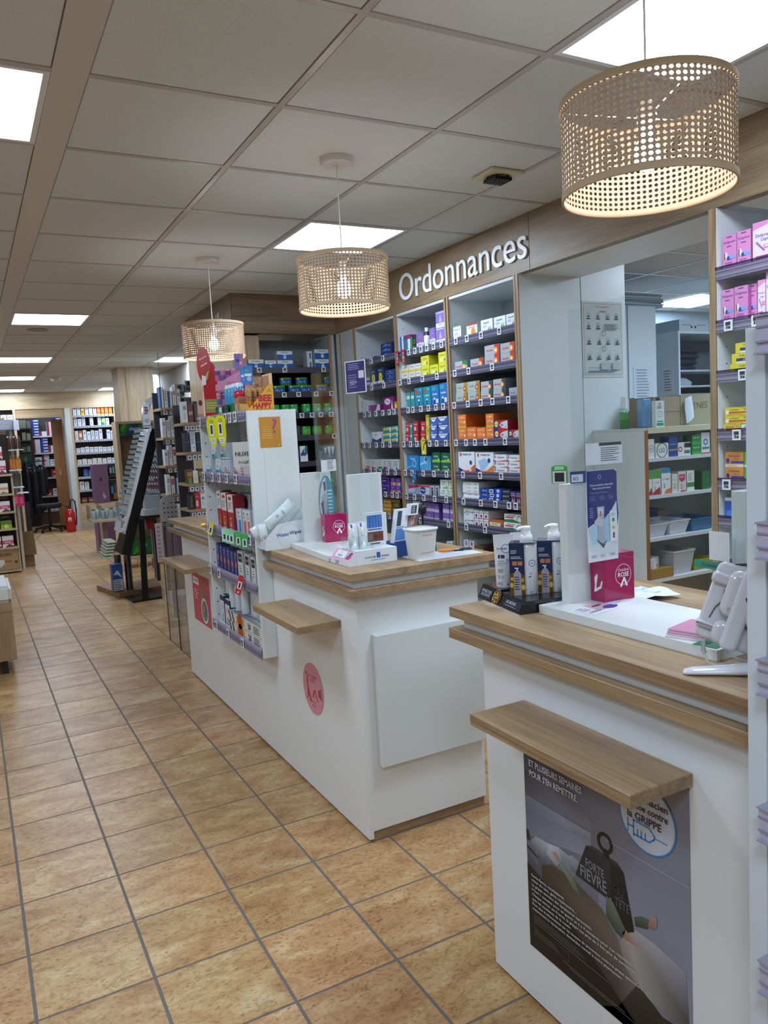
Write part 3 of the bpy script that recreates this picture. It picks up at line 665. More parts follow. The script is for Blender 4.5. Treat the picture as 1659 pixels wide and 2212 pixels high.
# ============================================================ CARTONS: printed styles
# name: (front colour, side colour, print)
def T(t, u, v, w, c, mh=.3): return ('t', t, u, v, w, c, mh)
def R(a, b, c, d, col): return ('r', a, b, c, d, col)
STY = {
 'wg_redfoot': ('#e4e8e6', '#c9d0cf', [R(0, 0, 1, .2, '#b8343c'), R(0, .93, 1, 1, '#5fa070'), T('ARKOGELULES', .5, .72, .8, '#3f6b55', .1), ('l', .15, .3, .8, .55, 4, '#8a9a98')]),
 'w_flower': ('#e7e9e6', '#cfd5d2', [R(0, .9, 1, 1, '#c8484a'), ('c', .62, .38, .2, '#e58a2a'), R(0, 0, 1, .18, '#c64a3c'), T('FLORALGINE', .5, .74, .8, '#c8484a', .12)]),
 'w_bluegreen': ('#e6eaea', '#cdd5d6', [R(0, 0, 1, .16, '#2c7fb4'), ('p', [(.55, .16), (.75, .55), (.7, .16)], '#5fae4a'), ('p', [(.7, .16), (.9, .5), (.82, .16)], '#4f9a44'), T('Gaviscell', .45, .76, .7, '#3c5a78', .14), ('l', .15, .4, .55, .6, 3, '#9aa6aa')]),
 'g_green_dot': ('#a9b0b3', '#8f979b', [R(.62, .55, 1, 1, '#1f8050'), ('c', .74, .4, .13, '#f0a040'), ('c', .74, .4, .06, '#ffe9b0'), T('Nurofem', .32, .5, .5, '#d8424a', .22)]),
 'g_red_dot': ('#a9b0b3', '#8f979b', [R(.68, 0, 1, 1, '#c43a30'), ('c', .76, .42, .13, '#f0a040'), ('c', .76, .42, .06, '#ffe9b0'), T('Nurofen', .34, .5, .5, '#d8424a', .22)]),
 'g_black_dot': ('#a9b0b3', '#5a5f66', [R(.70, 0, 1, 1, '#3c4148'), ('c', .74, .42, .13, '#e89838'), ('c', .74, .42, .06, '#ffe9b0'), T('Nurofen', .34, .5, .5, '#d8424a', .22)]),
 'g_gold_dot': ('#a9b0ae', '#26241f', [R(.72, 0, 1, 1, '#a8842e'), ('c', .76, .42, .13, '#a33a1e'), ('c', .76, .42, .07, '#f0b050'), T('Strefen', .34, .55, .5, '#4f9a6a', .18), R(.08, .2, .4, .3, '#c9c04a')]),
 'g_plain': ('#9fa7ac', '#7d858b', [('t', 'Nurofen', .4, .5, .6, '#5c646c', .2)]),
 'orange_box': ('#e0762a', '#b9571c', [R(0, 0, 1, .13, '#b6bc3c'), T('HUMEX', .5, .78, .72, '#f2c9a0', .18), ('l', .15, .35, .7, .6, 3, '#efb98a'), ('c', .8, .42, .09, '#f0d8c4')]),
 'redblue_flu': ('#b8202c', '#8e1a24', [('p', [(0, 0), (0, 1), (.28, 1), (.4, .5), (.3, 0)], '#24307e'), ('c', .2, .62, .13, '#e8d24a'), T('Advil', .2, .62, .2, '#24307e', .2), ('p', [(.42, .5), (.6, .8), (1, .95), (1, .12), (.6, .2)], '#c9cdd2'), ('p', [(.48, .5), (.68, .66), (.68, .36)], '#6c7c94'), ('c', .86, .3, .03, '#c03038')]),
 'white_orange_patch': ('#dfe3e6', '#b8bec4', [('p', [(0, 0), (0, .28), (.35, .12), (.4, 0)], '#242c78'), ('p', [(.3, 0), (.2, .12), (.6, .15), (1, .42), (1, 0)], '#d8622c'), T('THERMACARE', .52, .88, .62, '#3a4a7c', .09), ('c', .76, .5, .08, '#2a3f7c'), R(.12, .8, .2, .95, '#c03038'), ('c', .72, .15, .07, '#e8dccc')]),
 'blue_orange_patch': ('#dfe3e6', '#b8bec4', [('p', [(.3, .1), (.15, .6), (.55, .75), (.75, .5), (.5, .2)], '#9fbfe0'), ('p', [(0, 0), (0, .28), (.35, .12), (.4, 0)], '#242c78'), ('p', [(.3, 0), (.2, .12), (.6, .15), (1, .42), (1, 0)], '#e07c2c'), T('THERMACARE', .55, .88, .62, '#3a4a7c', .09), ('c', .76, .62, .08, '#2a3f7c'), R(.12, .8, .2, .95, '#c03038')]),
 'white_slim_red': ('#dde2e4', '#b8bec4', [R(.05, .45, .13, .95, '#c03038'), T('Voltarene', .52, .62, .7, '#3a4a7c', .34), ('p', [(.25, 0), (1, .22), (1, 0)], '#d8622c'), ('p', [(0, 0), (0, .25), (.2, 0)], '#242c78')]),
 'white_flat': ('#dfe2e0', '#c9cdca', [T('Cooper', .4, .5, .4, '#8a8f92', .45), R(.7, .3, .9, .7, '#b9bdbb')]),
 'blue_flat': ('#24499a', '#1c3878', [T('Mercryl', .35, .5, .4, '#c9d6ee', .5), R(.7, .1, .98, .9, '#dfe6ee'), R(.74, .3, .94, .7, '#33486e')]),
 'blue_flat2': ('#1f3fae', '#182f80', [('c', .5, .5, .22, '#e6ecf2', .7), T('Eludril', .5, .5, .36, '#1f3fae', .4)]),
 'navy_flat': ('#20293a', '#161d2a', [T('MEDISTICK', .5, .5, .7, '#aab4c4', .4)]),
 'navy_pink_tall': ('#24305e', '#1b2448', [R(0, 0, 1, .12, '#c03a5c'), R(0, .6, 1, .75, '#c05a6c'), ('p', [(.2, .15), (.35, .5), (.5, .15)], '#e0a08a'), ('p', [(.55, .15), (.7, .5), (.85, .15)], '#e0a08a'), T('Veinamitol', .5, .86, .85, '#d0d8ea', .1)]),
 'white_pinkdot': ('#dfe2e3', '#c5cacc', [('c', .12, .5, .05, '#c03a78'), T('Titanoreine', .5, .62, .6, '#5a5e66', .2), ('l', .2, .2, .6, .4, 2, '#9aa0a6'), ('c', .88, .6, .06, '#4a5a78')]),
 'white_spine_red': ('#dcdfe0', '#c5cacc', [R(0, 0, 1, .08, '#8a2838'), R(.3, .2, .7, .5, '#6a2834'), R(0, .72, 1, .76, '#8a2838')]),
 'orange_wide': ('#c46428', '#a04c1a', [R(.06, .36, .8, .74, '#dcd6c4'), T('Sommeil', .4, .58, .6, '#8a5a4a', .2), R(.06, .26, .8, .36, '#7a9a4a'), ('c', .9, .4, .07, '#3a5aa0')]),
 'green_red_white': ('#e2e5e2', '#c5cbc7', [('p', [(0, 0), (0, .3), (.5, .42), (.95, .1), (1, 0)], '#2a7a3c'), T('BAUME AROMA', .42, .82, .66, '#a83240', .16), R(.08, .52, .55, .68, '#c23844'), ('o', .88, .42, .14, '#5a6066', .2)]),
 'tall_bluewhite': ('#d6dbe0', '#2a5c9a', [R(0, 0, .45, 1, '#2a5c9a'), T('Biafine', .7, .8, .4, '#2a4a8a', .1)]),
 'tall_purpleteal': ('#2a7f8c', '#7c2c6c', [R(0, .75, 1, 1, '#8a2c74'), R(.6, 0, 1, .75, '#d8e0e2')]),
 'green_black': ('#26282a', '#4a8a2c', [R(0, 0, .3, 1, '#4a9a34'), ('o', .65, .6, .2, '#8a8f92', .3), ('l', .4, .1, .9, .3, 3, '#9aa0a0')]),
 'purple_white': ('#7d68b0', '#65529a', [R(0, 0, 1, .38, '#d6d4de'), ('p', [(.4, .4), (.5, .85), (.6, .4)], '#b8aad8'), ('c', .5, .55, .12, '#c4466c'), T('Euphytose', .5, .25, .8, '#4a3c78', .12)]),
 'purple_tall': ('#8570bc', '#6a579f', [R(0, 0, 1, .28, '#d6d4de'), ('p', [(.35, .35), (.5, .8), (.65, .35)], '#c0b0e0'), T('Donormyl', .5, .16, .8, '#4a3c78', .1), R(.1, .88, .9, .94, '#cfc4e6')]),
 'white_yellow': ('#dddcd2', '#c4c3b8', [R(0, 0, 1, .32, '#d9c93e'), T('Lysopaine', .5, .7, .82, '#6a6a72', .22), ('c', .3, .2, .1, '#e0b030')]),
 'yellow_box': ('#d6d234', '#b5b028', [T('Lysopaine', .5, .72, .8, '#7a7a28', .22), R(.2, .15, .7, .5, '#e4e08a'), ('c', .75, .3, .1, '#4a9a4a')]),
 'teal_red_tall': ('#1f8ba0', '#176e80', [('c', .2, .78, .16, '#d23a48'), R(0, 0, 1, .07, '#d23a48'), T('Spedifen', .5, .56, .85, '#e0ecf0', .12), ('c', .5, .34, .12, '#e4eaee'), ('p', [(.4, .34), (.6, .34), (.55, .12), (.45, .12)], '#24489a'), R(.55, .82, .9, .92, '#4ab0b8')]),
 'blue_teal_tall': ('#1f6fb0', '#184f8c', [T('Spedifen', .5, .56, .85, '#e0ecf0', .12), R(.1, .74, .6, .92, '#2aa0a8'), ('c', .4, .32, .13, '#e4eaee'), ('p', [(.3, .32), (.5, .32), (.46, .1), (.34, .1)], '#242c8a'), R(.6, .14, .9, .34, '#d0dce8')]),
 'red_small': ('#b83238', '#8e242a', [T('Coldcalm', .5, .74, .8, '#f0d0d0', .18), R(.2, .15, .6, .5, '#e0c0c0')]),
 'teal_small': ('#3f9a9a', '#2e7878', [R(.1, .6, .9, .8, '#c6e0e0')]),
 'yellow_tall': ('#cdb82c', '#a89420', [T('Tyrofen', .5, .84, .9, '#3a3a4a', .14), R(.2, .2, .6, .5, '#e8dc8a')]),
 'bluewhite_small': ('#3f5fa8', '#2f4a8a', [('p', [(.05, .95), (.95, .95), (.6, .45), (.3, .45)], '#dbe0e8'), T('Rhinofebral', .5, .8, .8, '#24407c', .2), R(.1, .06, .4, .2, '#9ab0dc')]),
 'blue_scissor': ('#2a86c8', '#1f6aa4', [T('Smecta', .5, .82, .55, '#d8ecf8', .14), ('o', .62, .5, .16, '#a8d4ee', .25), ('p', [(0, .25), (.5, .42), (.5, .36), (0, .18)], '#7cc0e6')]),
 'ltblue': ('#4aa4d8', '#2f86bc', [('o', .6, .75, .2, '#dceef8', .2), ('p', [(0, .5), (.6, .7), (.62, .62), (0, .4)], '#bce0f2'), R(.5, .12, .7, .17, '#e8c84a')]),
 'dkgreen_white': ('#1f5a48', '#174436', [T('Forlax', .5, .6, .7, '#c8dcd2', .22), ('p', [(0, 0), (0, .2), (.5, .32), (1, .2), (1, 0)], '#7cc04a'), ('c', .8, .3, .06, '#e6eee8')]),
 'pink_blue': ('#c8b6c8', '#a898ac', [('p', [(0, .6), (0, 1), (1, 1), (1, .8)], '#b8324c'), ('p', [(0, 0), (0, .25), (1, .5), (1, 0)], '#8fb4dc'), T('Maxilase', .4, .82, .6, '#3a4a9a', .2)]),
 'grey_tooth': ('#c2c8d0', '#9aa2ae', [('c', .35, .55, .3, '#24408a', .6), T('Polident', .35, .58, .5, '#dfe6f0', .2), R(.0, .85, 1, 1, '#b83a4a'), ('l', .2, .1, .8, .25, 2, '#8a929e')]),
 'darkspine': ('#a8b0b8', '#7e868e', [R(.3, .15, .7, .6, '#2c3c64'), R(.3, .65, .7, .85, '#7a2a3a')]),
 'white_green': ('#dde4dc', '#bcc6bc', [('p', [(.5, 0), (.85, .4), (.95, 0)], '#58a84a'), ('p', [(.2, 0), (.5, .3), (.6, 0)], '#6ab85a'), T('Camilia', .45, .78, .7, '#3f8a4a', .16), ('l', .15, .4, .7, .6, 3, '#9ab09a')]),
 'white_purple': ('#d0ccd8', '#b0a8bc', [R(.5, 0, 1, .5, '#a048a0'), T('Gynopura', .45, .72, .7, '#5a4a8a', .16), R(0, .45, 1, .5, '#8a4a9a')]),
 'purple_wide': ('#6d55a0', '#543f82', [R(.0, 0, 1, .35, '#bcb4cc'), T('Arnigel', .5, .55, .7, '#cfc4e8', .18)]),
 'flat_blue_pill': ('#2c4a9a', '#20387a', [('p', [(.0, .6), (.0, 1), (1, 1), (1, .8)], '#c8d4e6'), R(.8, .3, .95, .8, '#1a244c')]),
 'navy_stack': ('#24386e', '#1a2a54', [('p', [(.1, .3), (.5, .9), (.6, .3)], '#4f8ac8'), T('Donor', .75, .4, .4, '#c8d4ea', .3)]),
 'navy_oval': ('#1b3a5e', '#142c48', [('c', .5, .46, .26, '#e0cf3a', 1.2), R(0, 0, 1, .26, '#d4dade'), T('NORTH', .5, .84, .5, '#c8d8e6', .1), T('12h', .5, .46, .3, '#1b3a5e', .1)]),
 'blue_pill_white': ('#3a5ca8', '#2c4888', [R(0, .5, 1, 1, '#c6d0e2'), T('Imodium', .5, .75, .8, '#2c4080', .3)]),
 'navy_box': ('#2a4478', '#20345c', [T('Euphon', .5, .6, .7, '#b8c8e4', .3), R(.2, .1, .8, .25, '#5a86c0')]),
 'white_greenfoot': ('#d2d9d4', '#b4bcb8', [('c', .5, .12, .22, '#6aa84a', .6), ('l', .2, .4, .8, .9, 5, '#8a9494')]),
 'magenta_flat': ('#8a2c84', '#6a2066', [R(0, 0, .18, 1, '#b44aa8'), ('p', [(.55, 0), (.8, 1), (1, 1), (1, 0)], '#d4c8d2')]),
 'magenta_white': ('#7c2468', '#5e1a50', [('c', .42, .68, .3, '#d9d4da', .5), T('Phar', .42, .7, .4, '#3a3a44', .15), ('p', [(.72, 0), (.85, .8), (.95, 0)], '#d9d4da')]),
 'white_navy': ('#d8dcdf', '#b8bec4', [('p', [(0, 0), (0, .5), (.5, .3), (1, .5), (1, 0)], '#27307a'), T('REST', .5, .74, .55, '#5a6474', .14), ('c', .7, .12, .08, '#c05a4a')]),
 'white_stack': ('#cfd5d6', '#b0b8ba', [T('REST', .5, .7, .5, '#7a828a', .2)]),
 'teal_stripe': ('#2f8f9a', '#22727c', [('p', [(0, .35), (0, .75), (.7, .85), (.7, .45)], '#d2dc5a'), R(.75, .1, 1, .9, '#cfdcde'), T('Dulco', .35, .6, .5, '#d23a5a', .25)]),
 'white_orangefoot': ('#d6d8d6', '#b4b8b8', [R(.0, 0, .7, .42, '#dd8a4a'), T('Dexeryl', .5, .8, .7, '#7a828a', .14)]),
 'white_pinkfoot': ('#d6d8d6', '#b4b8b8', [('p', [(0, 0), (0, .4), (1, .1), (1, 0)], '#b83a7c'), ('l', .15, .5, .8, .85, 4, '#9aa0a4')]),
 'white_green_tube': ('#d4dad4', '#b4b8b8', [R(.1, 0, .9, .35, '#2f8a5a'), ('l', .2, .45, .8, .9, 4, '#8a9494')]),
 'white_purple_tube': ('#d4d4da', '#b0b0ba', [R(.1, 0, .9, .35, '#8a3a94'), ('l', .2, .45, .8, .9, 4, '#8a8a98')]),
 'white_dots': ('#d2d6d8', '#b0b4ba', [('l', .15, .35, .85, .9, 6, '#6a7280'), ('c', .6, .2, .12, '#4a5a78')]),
 'darkred_white': ('#a8a4a8', '#7c2430', [R(.5, 0, 1, 1, '#742430'), ('c', .25, .5, .1, '#c86a4a')]),
 'purple_disc': ('#5e3f98', '#48307a', [('c', .45, .55, .34, '#42287e', .8), ('l', .15, .45, .7, .65, 2, '#cfc0ea'), R(0, .88, 1, 1, '#8a6ac0')]),
 'purple_pink': ('#6d4aa8', '#543a86', [R(0, 0, .5, .45, '#e0706c'), R(.5, 0, 1, .4, '#b8ccb0'), T('Prosta', .5, .75, .7, '#d8ccf0', .16)]),
 'orange_yellow': ('#c8842c', '#a06820', [R(0, 0, 1, .3, '#d8b83a'), R(.1, .5, .9, .75, '#e4ccA0'), T('Strepsils', .5, .62, .7, '#a0482a', .16)]),
 'orange_slim': ('#cf8a2e', '#a56c22', [R(.2, .3, .8, .7, '#e6cf9a')]),
 'white_dot_blue': ('#d2d6da', '#b4bac0', [('c', .5, .62, .22, '#3a6ac0', 1.3), ('c', .5, .66, .1, '#b8cce8')]),
 'white_dot_red': ('#d2d0d2', '#b4b2b6', [('c', .5, .62, .22, '#c04a5a', 1.2)]),
 'brown_gold': ('#5a4a34', '#3e3426', [R(0, .5, 1, .8, '#a87a34'), R(.2, 0, .8, .4, '#7a8a3a')]),
 # paracetamol shelf
 'pink_pair': ('#dd8cc0', '#c06aa4', [T('Doliprane', .5, .80, .86, '#3a2c7c', .12), R(0, 0, 1, .14, '#e8e4ec'), ('l', .15, .16, .85, .25, 2, '#8a3c88'), ('c', .24, .44, .12, '#e6e2d8', 1.9), ('c', .2, .34, .07, '#e0c83c', 1.8), R(.12, .32, .18, .52, '#24307c'), R(.32, .31, .62, .41, '#24409a'), R(.5, .33, .95, .42, '#7fa8e0'), ('l', .3, .66, .75, .72, 1, '#7c4a9a'), ('l', .3, .92, .8, .97, 1, '#5a3c8a'), ('l', .15, .03, .85, .12, 2, '#a0a0a8')]),
 'pink_liquiz': ('#e6d4e0', '#c87cb0', [('p', [(0, .82), (0, 1), (1, 1), (1, .94)], '#dd8cc0'), T('Doliprane', .48, .66, .86, '#3a2c7c', .1), T('Liquiz', .58, .56, .5, '#3a2c7c', .1), ('p', [(.1, .52), (.2, .56), (.6, .3), (.5, .26)], '#c4c2d4'), ('p', [(.14, .51), (.19, .53), (.55, .3), (.5, .28)], '#8a5a94'), R(.5, .34, .95, .44, '#e07c9c'), T('300 mg', .72, .39, .36, '#fff', .08), R(0, 0, 1, .06, '#d884b8'), ('l', .15, .1, .85, .2, 2, '#c05a80')]),
 'yellow_para': ('#dccb2e', '#b8a824', [T('Doliprane', .5, .74, .86, '#3a3f2c', .26), R(.18, .22, .9, .5, '#27307c'), R(.18, .0, .95, .18, '#e4dcc0'), ('l', .45, .28, .88, .45, 2, '#aab4d8')]),
 'yellow_red_para': ('#e2c830', '#c0a624', [T('Doliprane', .4, .68, .62, '#3a4a5c', .26), R(.16, .3, 1, .47, '#cc3a34'), ('c', .1, .4, .07, '#f0e8d8', 1), ('l', .1, .08, .85, .25, 2, '#c8a04a'), ('t', '500mg', .84, .72, .2, '#a8602c', .2), R(.5, .92, 1, .96, '#b89a28')]),
 'orange_para': ('#d68a34', '#b06c22', [T('Doliprane', .48, .72, .84, '#3a2c5c', .2), R(.32, .24, 1, .4, '#2a3f9a'), R(0, 0, 1, .17, '#e2d8cc'), ('c', .14, .42, .1, '#24308a', 1.2), T('1000 mg', .6, .52, .34, '#a0482a', .12), ('l', .1, .05, .8, .13, 1, '#b88a5a')]),
 'green_para': ('#4fae3c', '#3a8c2c', [T('Doliprane', .5, .7, .8, '#24407c', .2), R(0, 0, 1, .15, '#dfe6da')]),
 'blue_white_card': ('#2a58b8', '#d4dae2', [R(.1, .1, .5, .4, '#4f8ae0'), R(.0, .85, 1, 1, '#d8e0ea')]),
 # recess
 'nico': ('#dfe3e6', '#c4cad0', [('p', [(0, 0), (0, .64), (.3, .62), (.5, .52), (.7, .62), (1, .64), (1, 0)], '#1f62a8'), T('Nicopass', .5, .82, .72, '#2c3038', .2), ('c', .5, .32, .1, '#c8d8e8'), ('p', [(.4, .42), (.6, .42), (.5, .2)], '#dfe8f0')]),
 'nico_side': ('#ccd2d8', '#b8c0c8', [R(.5, .2, .8, .8, '#2a62a8')]),
 # back room
 'herb_green': ('#2f8a4a', '#226a38', [T('SEDATIF', .5, .7, .7, '#bfe0c0', .2), R(0, 0, 1, .3, '#3fae4a')]),
 'oval_white': ('#dfe2e0', '#b8bebc', [('o', .5, .5, .42, '#1f5a4a', .12), T('L52', .5, .5, .5, '#4a6a62', .3)]),
 'blue_tall2': ('#2a4a94', '#20387a', [T('SARGENOR', .5, .62, .8, '#a8b8e0', .12), R(0, .3, 1, .36, '#c8a04a')]),
 'red_target': ('#dfe0e0', '#b8bcbe', [('o', .18, .5, .15, '#b83a4a', .4), R(.5, .6, 1, .95, '#26282c'), R(.5, .15, .95, .4, '#3c8a6a')]),
 'u_blue': ('#dbe0e2', '#b8bec2', [('o', .5, .56, .26, '#2a6ac0', .4), R(.1, .22, .9, .32, '#3c8a6a'), R(0, 0, 1, .06, '#c04a3a')]),
 'cranb': ('#dfe2e0', '#b8bebc', [R(0, .66, 1, 1, '#5a9a44'), T('20 AMP', .5, .5, .6, '#a8b09a', .14), T('2', .3, .28, .2, '#2f7a4a', .2), ('p', [(0, 0), (0, .1), (.9, .32), (1, 0)], '#a82c34')]),
 'orange_amp': ('#dfe2e4', '#b8bebc', [R(0, .82, 1, 1, '#2a8ac0'), T('30 AMP', .5, .58, .7, '#a0aab0', .14), T('2', .3, .32, .2, '#2f7a4a', .2), ('p', [(.2, 0), (.5, .16), (1, .22), (1, 0)], '#d8743c')]),
 'heart_red': ('#d8d2ca', '#b0aaa4', [('p', [(.1, .86), (.9, .86), (.88, .6), (.5, .48), (.12, .6)], '#b83a5c'), T('BIEN', .5, .74, .5, '#eec8d0', .12), ('l', .3, .15, .7, .4, 3, '#9a948c'), R(.3, 0, .9, .08, '#b83a5c')]),
 'white_greenband': ('#dfe3e0', '#b8beba', [R(.0, .2, 1, .42, '#3f8a3a'), ('l', .2, .5, .8, .9, 4, '#9aa29c')]),
 'green_plain': ('#1f6a34', '#175028', [('o', .7, .5, .1, '#4a9a5a', .4)]),
 # generic
 'cream': ('#ddd8cc', '#c0bab0', [T('CLINIC', .5, .7, .6, '#8a7a6a', .12), ('l', .2, .2, .8, .5, 4, '#a89a8a')]),
 'white_gen': ('#dde0e2', '#c0c4c8', [R(.2, .6, .8, .8, '#8a94a8'), ('l', .2, .15, .8, .5, 4, '#a8aeb6')]),
}
_cme = {}
def carton_mesh(sty, w, d, h, key=None):
    k = (sty, round(w, 3), round(d, 3), round(h, 3))
    if k in _cme: return _cme[k]
    fc, sc, pr = STY[sty]
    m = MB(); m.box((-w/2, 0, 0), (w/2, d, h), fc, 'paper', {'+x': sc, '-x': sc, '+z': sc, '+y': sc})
    m.dec((-w/2, 0, 0), (w, 0, 0), (0, 0, h), pr, e=.0003)
    # tuck flap seam on the top
    m.box((-w/2+.002, .002, h), (w/2-.002, d*.3, h+.0004), fc, 'paper')
    _cme[k] = m.mesh('carton'); return _cme[k]
USED = set()
def uniq(lb):
    if lb in USED: print('DUP LABEL', lb)
    USED.add(lb); return lb
CN = ['medicine_carton']
def carton(sty, w, d, h, loc, rz, label, group=None, name=None, cat='box', lean=0, tiltx=0):
    while len(label.split()) > 16: label = ' '.join(label.split()[1:])
    o = link(name or CN[0], carton_mesh(sty, round(w, 3), d, round(h, 3)), None, loc, rz, uniq(label), cat, group)
    if lean or tiltx: o.rotation_euler = (tiltx, lean, rz)
    return o
def jit(): return random.uniform(-.004, .004)
# ============================================================ MEDICINE BAYS on the right wall
ZS = .26522
def zx(a): return 700+a*ZS
LIPB = [1.967, 1.782, 1.594, 1.370, 1.178, 1.018, .864, .68]
SHN = ['top', 'second', 'third', 'fourth', 'fifth', 'sixth', 'seventh', 'bottom']
BAYN = {1: 'left', 2: 'middle', 3: 'right'}
BAYS = {1: (4.608, 5.215), 2: (3.985, 4.582), 3: (3.312, 3.945)}
RAILD = '#5f5a70'
def rail_y_dark(parent, y0, y1, x, z0, h=.042):
    m = MB()
    for k, c in enumerate(('#58536a', '#6d6780', '#4c485c', '#605b72')):
        a, b = z0+h*k/4, z0+h*(k+1)/4
        m.box((x-.006-(.002 if k % 2 else 0), y0, a), (x, y1, b), c, 'plastic')
    return wpart(parent, 'label_rail', m)
units = {}
for b, (ya, yb) in BAYS.items():
    t = empty('shelving_unit', (RX+.2, (ya+yb)/2, 0), label='tall white medicine shelving unit with oak edges, %s of the three under the Ordonnances sign' % BAYN[b], cat='shelf'); units[b] = t
    e0, e1 = ya-.013, yb+.013
    if b != 3: pass
    wpart(t, 'side_panel', bx((RX+.006, ya-.0125, 0), (RX+.40, ya-.0005, 2.257), GREYW, 'board'))
    wpart(t, 'side_panel', bx((RX+.006, yb+.0005, 0), (RX+.40, yb+.0125, 2.257), GREYW, 'board'))
    wpart(t, 'edge_strip', bx((RX-.006, ya-.0125, 0), (RX+.0055, ya+.002, 2.257), '#fff', 'oak_z'))
    wpart(t, 'edge_strip', bx((RX-.006, yb-.002, 0), (RX+.0055, yb+.0125, 2.257), '#fff', 'oak_z'))
    wpart(t, 'back_panel', bx((RX+.40, ya-.012, 0), (RX+.41, yb+.012, 2.257), '#aeb5b6', 'board'))
    wpart(t, 'top_panel', bx((RX+.006, ya, 2.24), (RX+.40, yb, 2.257), GREYW, 'board'))
    m = MB()
    for k in range(26):
        z = .72+.06*k
        m.cyl((RX+.05, yb-.0008, z), .0028, .0012, '#2c2c2e', 'matte', 6, axis='y')
    wpart(t, 'peg_hole_row', m, kind='stuff')
    for k, z in enumerate(LIPB): wpart(t, 'shelf', bx((RX+.004, ya, z+.008), (RX+.395, yb, z+.03), '#c2c8c9', 'board'))
    t['rails'] = 0
    t_r = [rail_y_dark(t, ya, yb, RX+.003, z) for z in LIPB]; units[b] = (t, t_r, ya, yb)
del t['rails']
for b in units:
    if 'rails' in units[b][0]: del units[b][0]['rails']
struct('trim_8', bx((RX+.002, 5.23, 0), (RX+.03, 5.54, 2.256), '#c3c8c8', 'board'))
m = MB(); m.box((RX+.0, 5.46, 0), (RX+.012, 5.475, 2.25), '#fff', 'oak_z'); struct('trim_9', m)
struct('trim_10', bx((RX-.004, 3.279, 0), (RX+.0035, 3.2985, 2.257), '#fff', 'oak_z'))
def tags(b, k, A):
    t, rs, ya, yb = units[b]; z = LIPB[k]+.021
    for a in A:
        y = yat(zx(a), RX-.006, z)
        if ya+.01 < y < yb-.01: price_tag(rs[k], t, RX-.0045, y, z, .034, .042)
TG = {3: [[1075, 1165, 1280, 1428], [1066, 1178, 1370], [1062, 1173, 1277, 1373, 1502], [1077, 1158, 1231, 1316, 1475], [1133, 1272, 1444], [1137, 1278, 1397, 1508, 1562], [1160, 1312]],
      2: [[690, 740, 790, 838, 893, 957], [620, 692, 802, 921], [618, 685, 725, 790, 851, 912, 971], [650, 705, 757, 862, 918, 993], [663, 718, 809, 896, 999], [674, 738, 813, 901, 996], [723, 788, 1015]],
      1: [[286, 384, 479], [285, 331, 388, 487], [330, 370, 422, 479, 531, 570], [325, 370, 426, 479, 537], [320, 378, 420, 460, 519, 580], [500, 556, 596], [530]]}
for b in TG:
    for k, A in enumerate(TG[b]): tags(b, k, A)
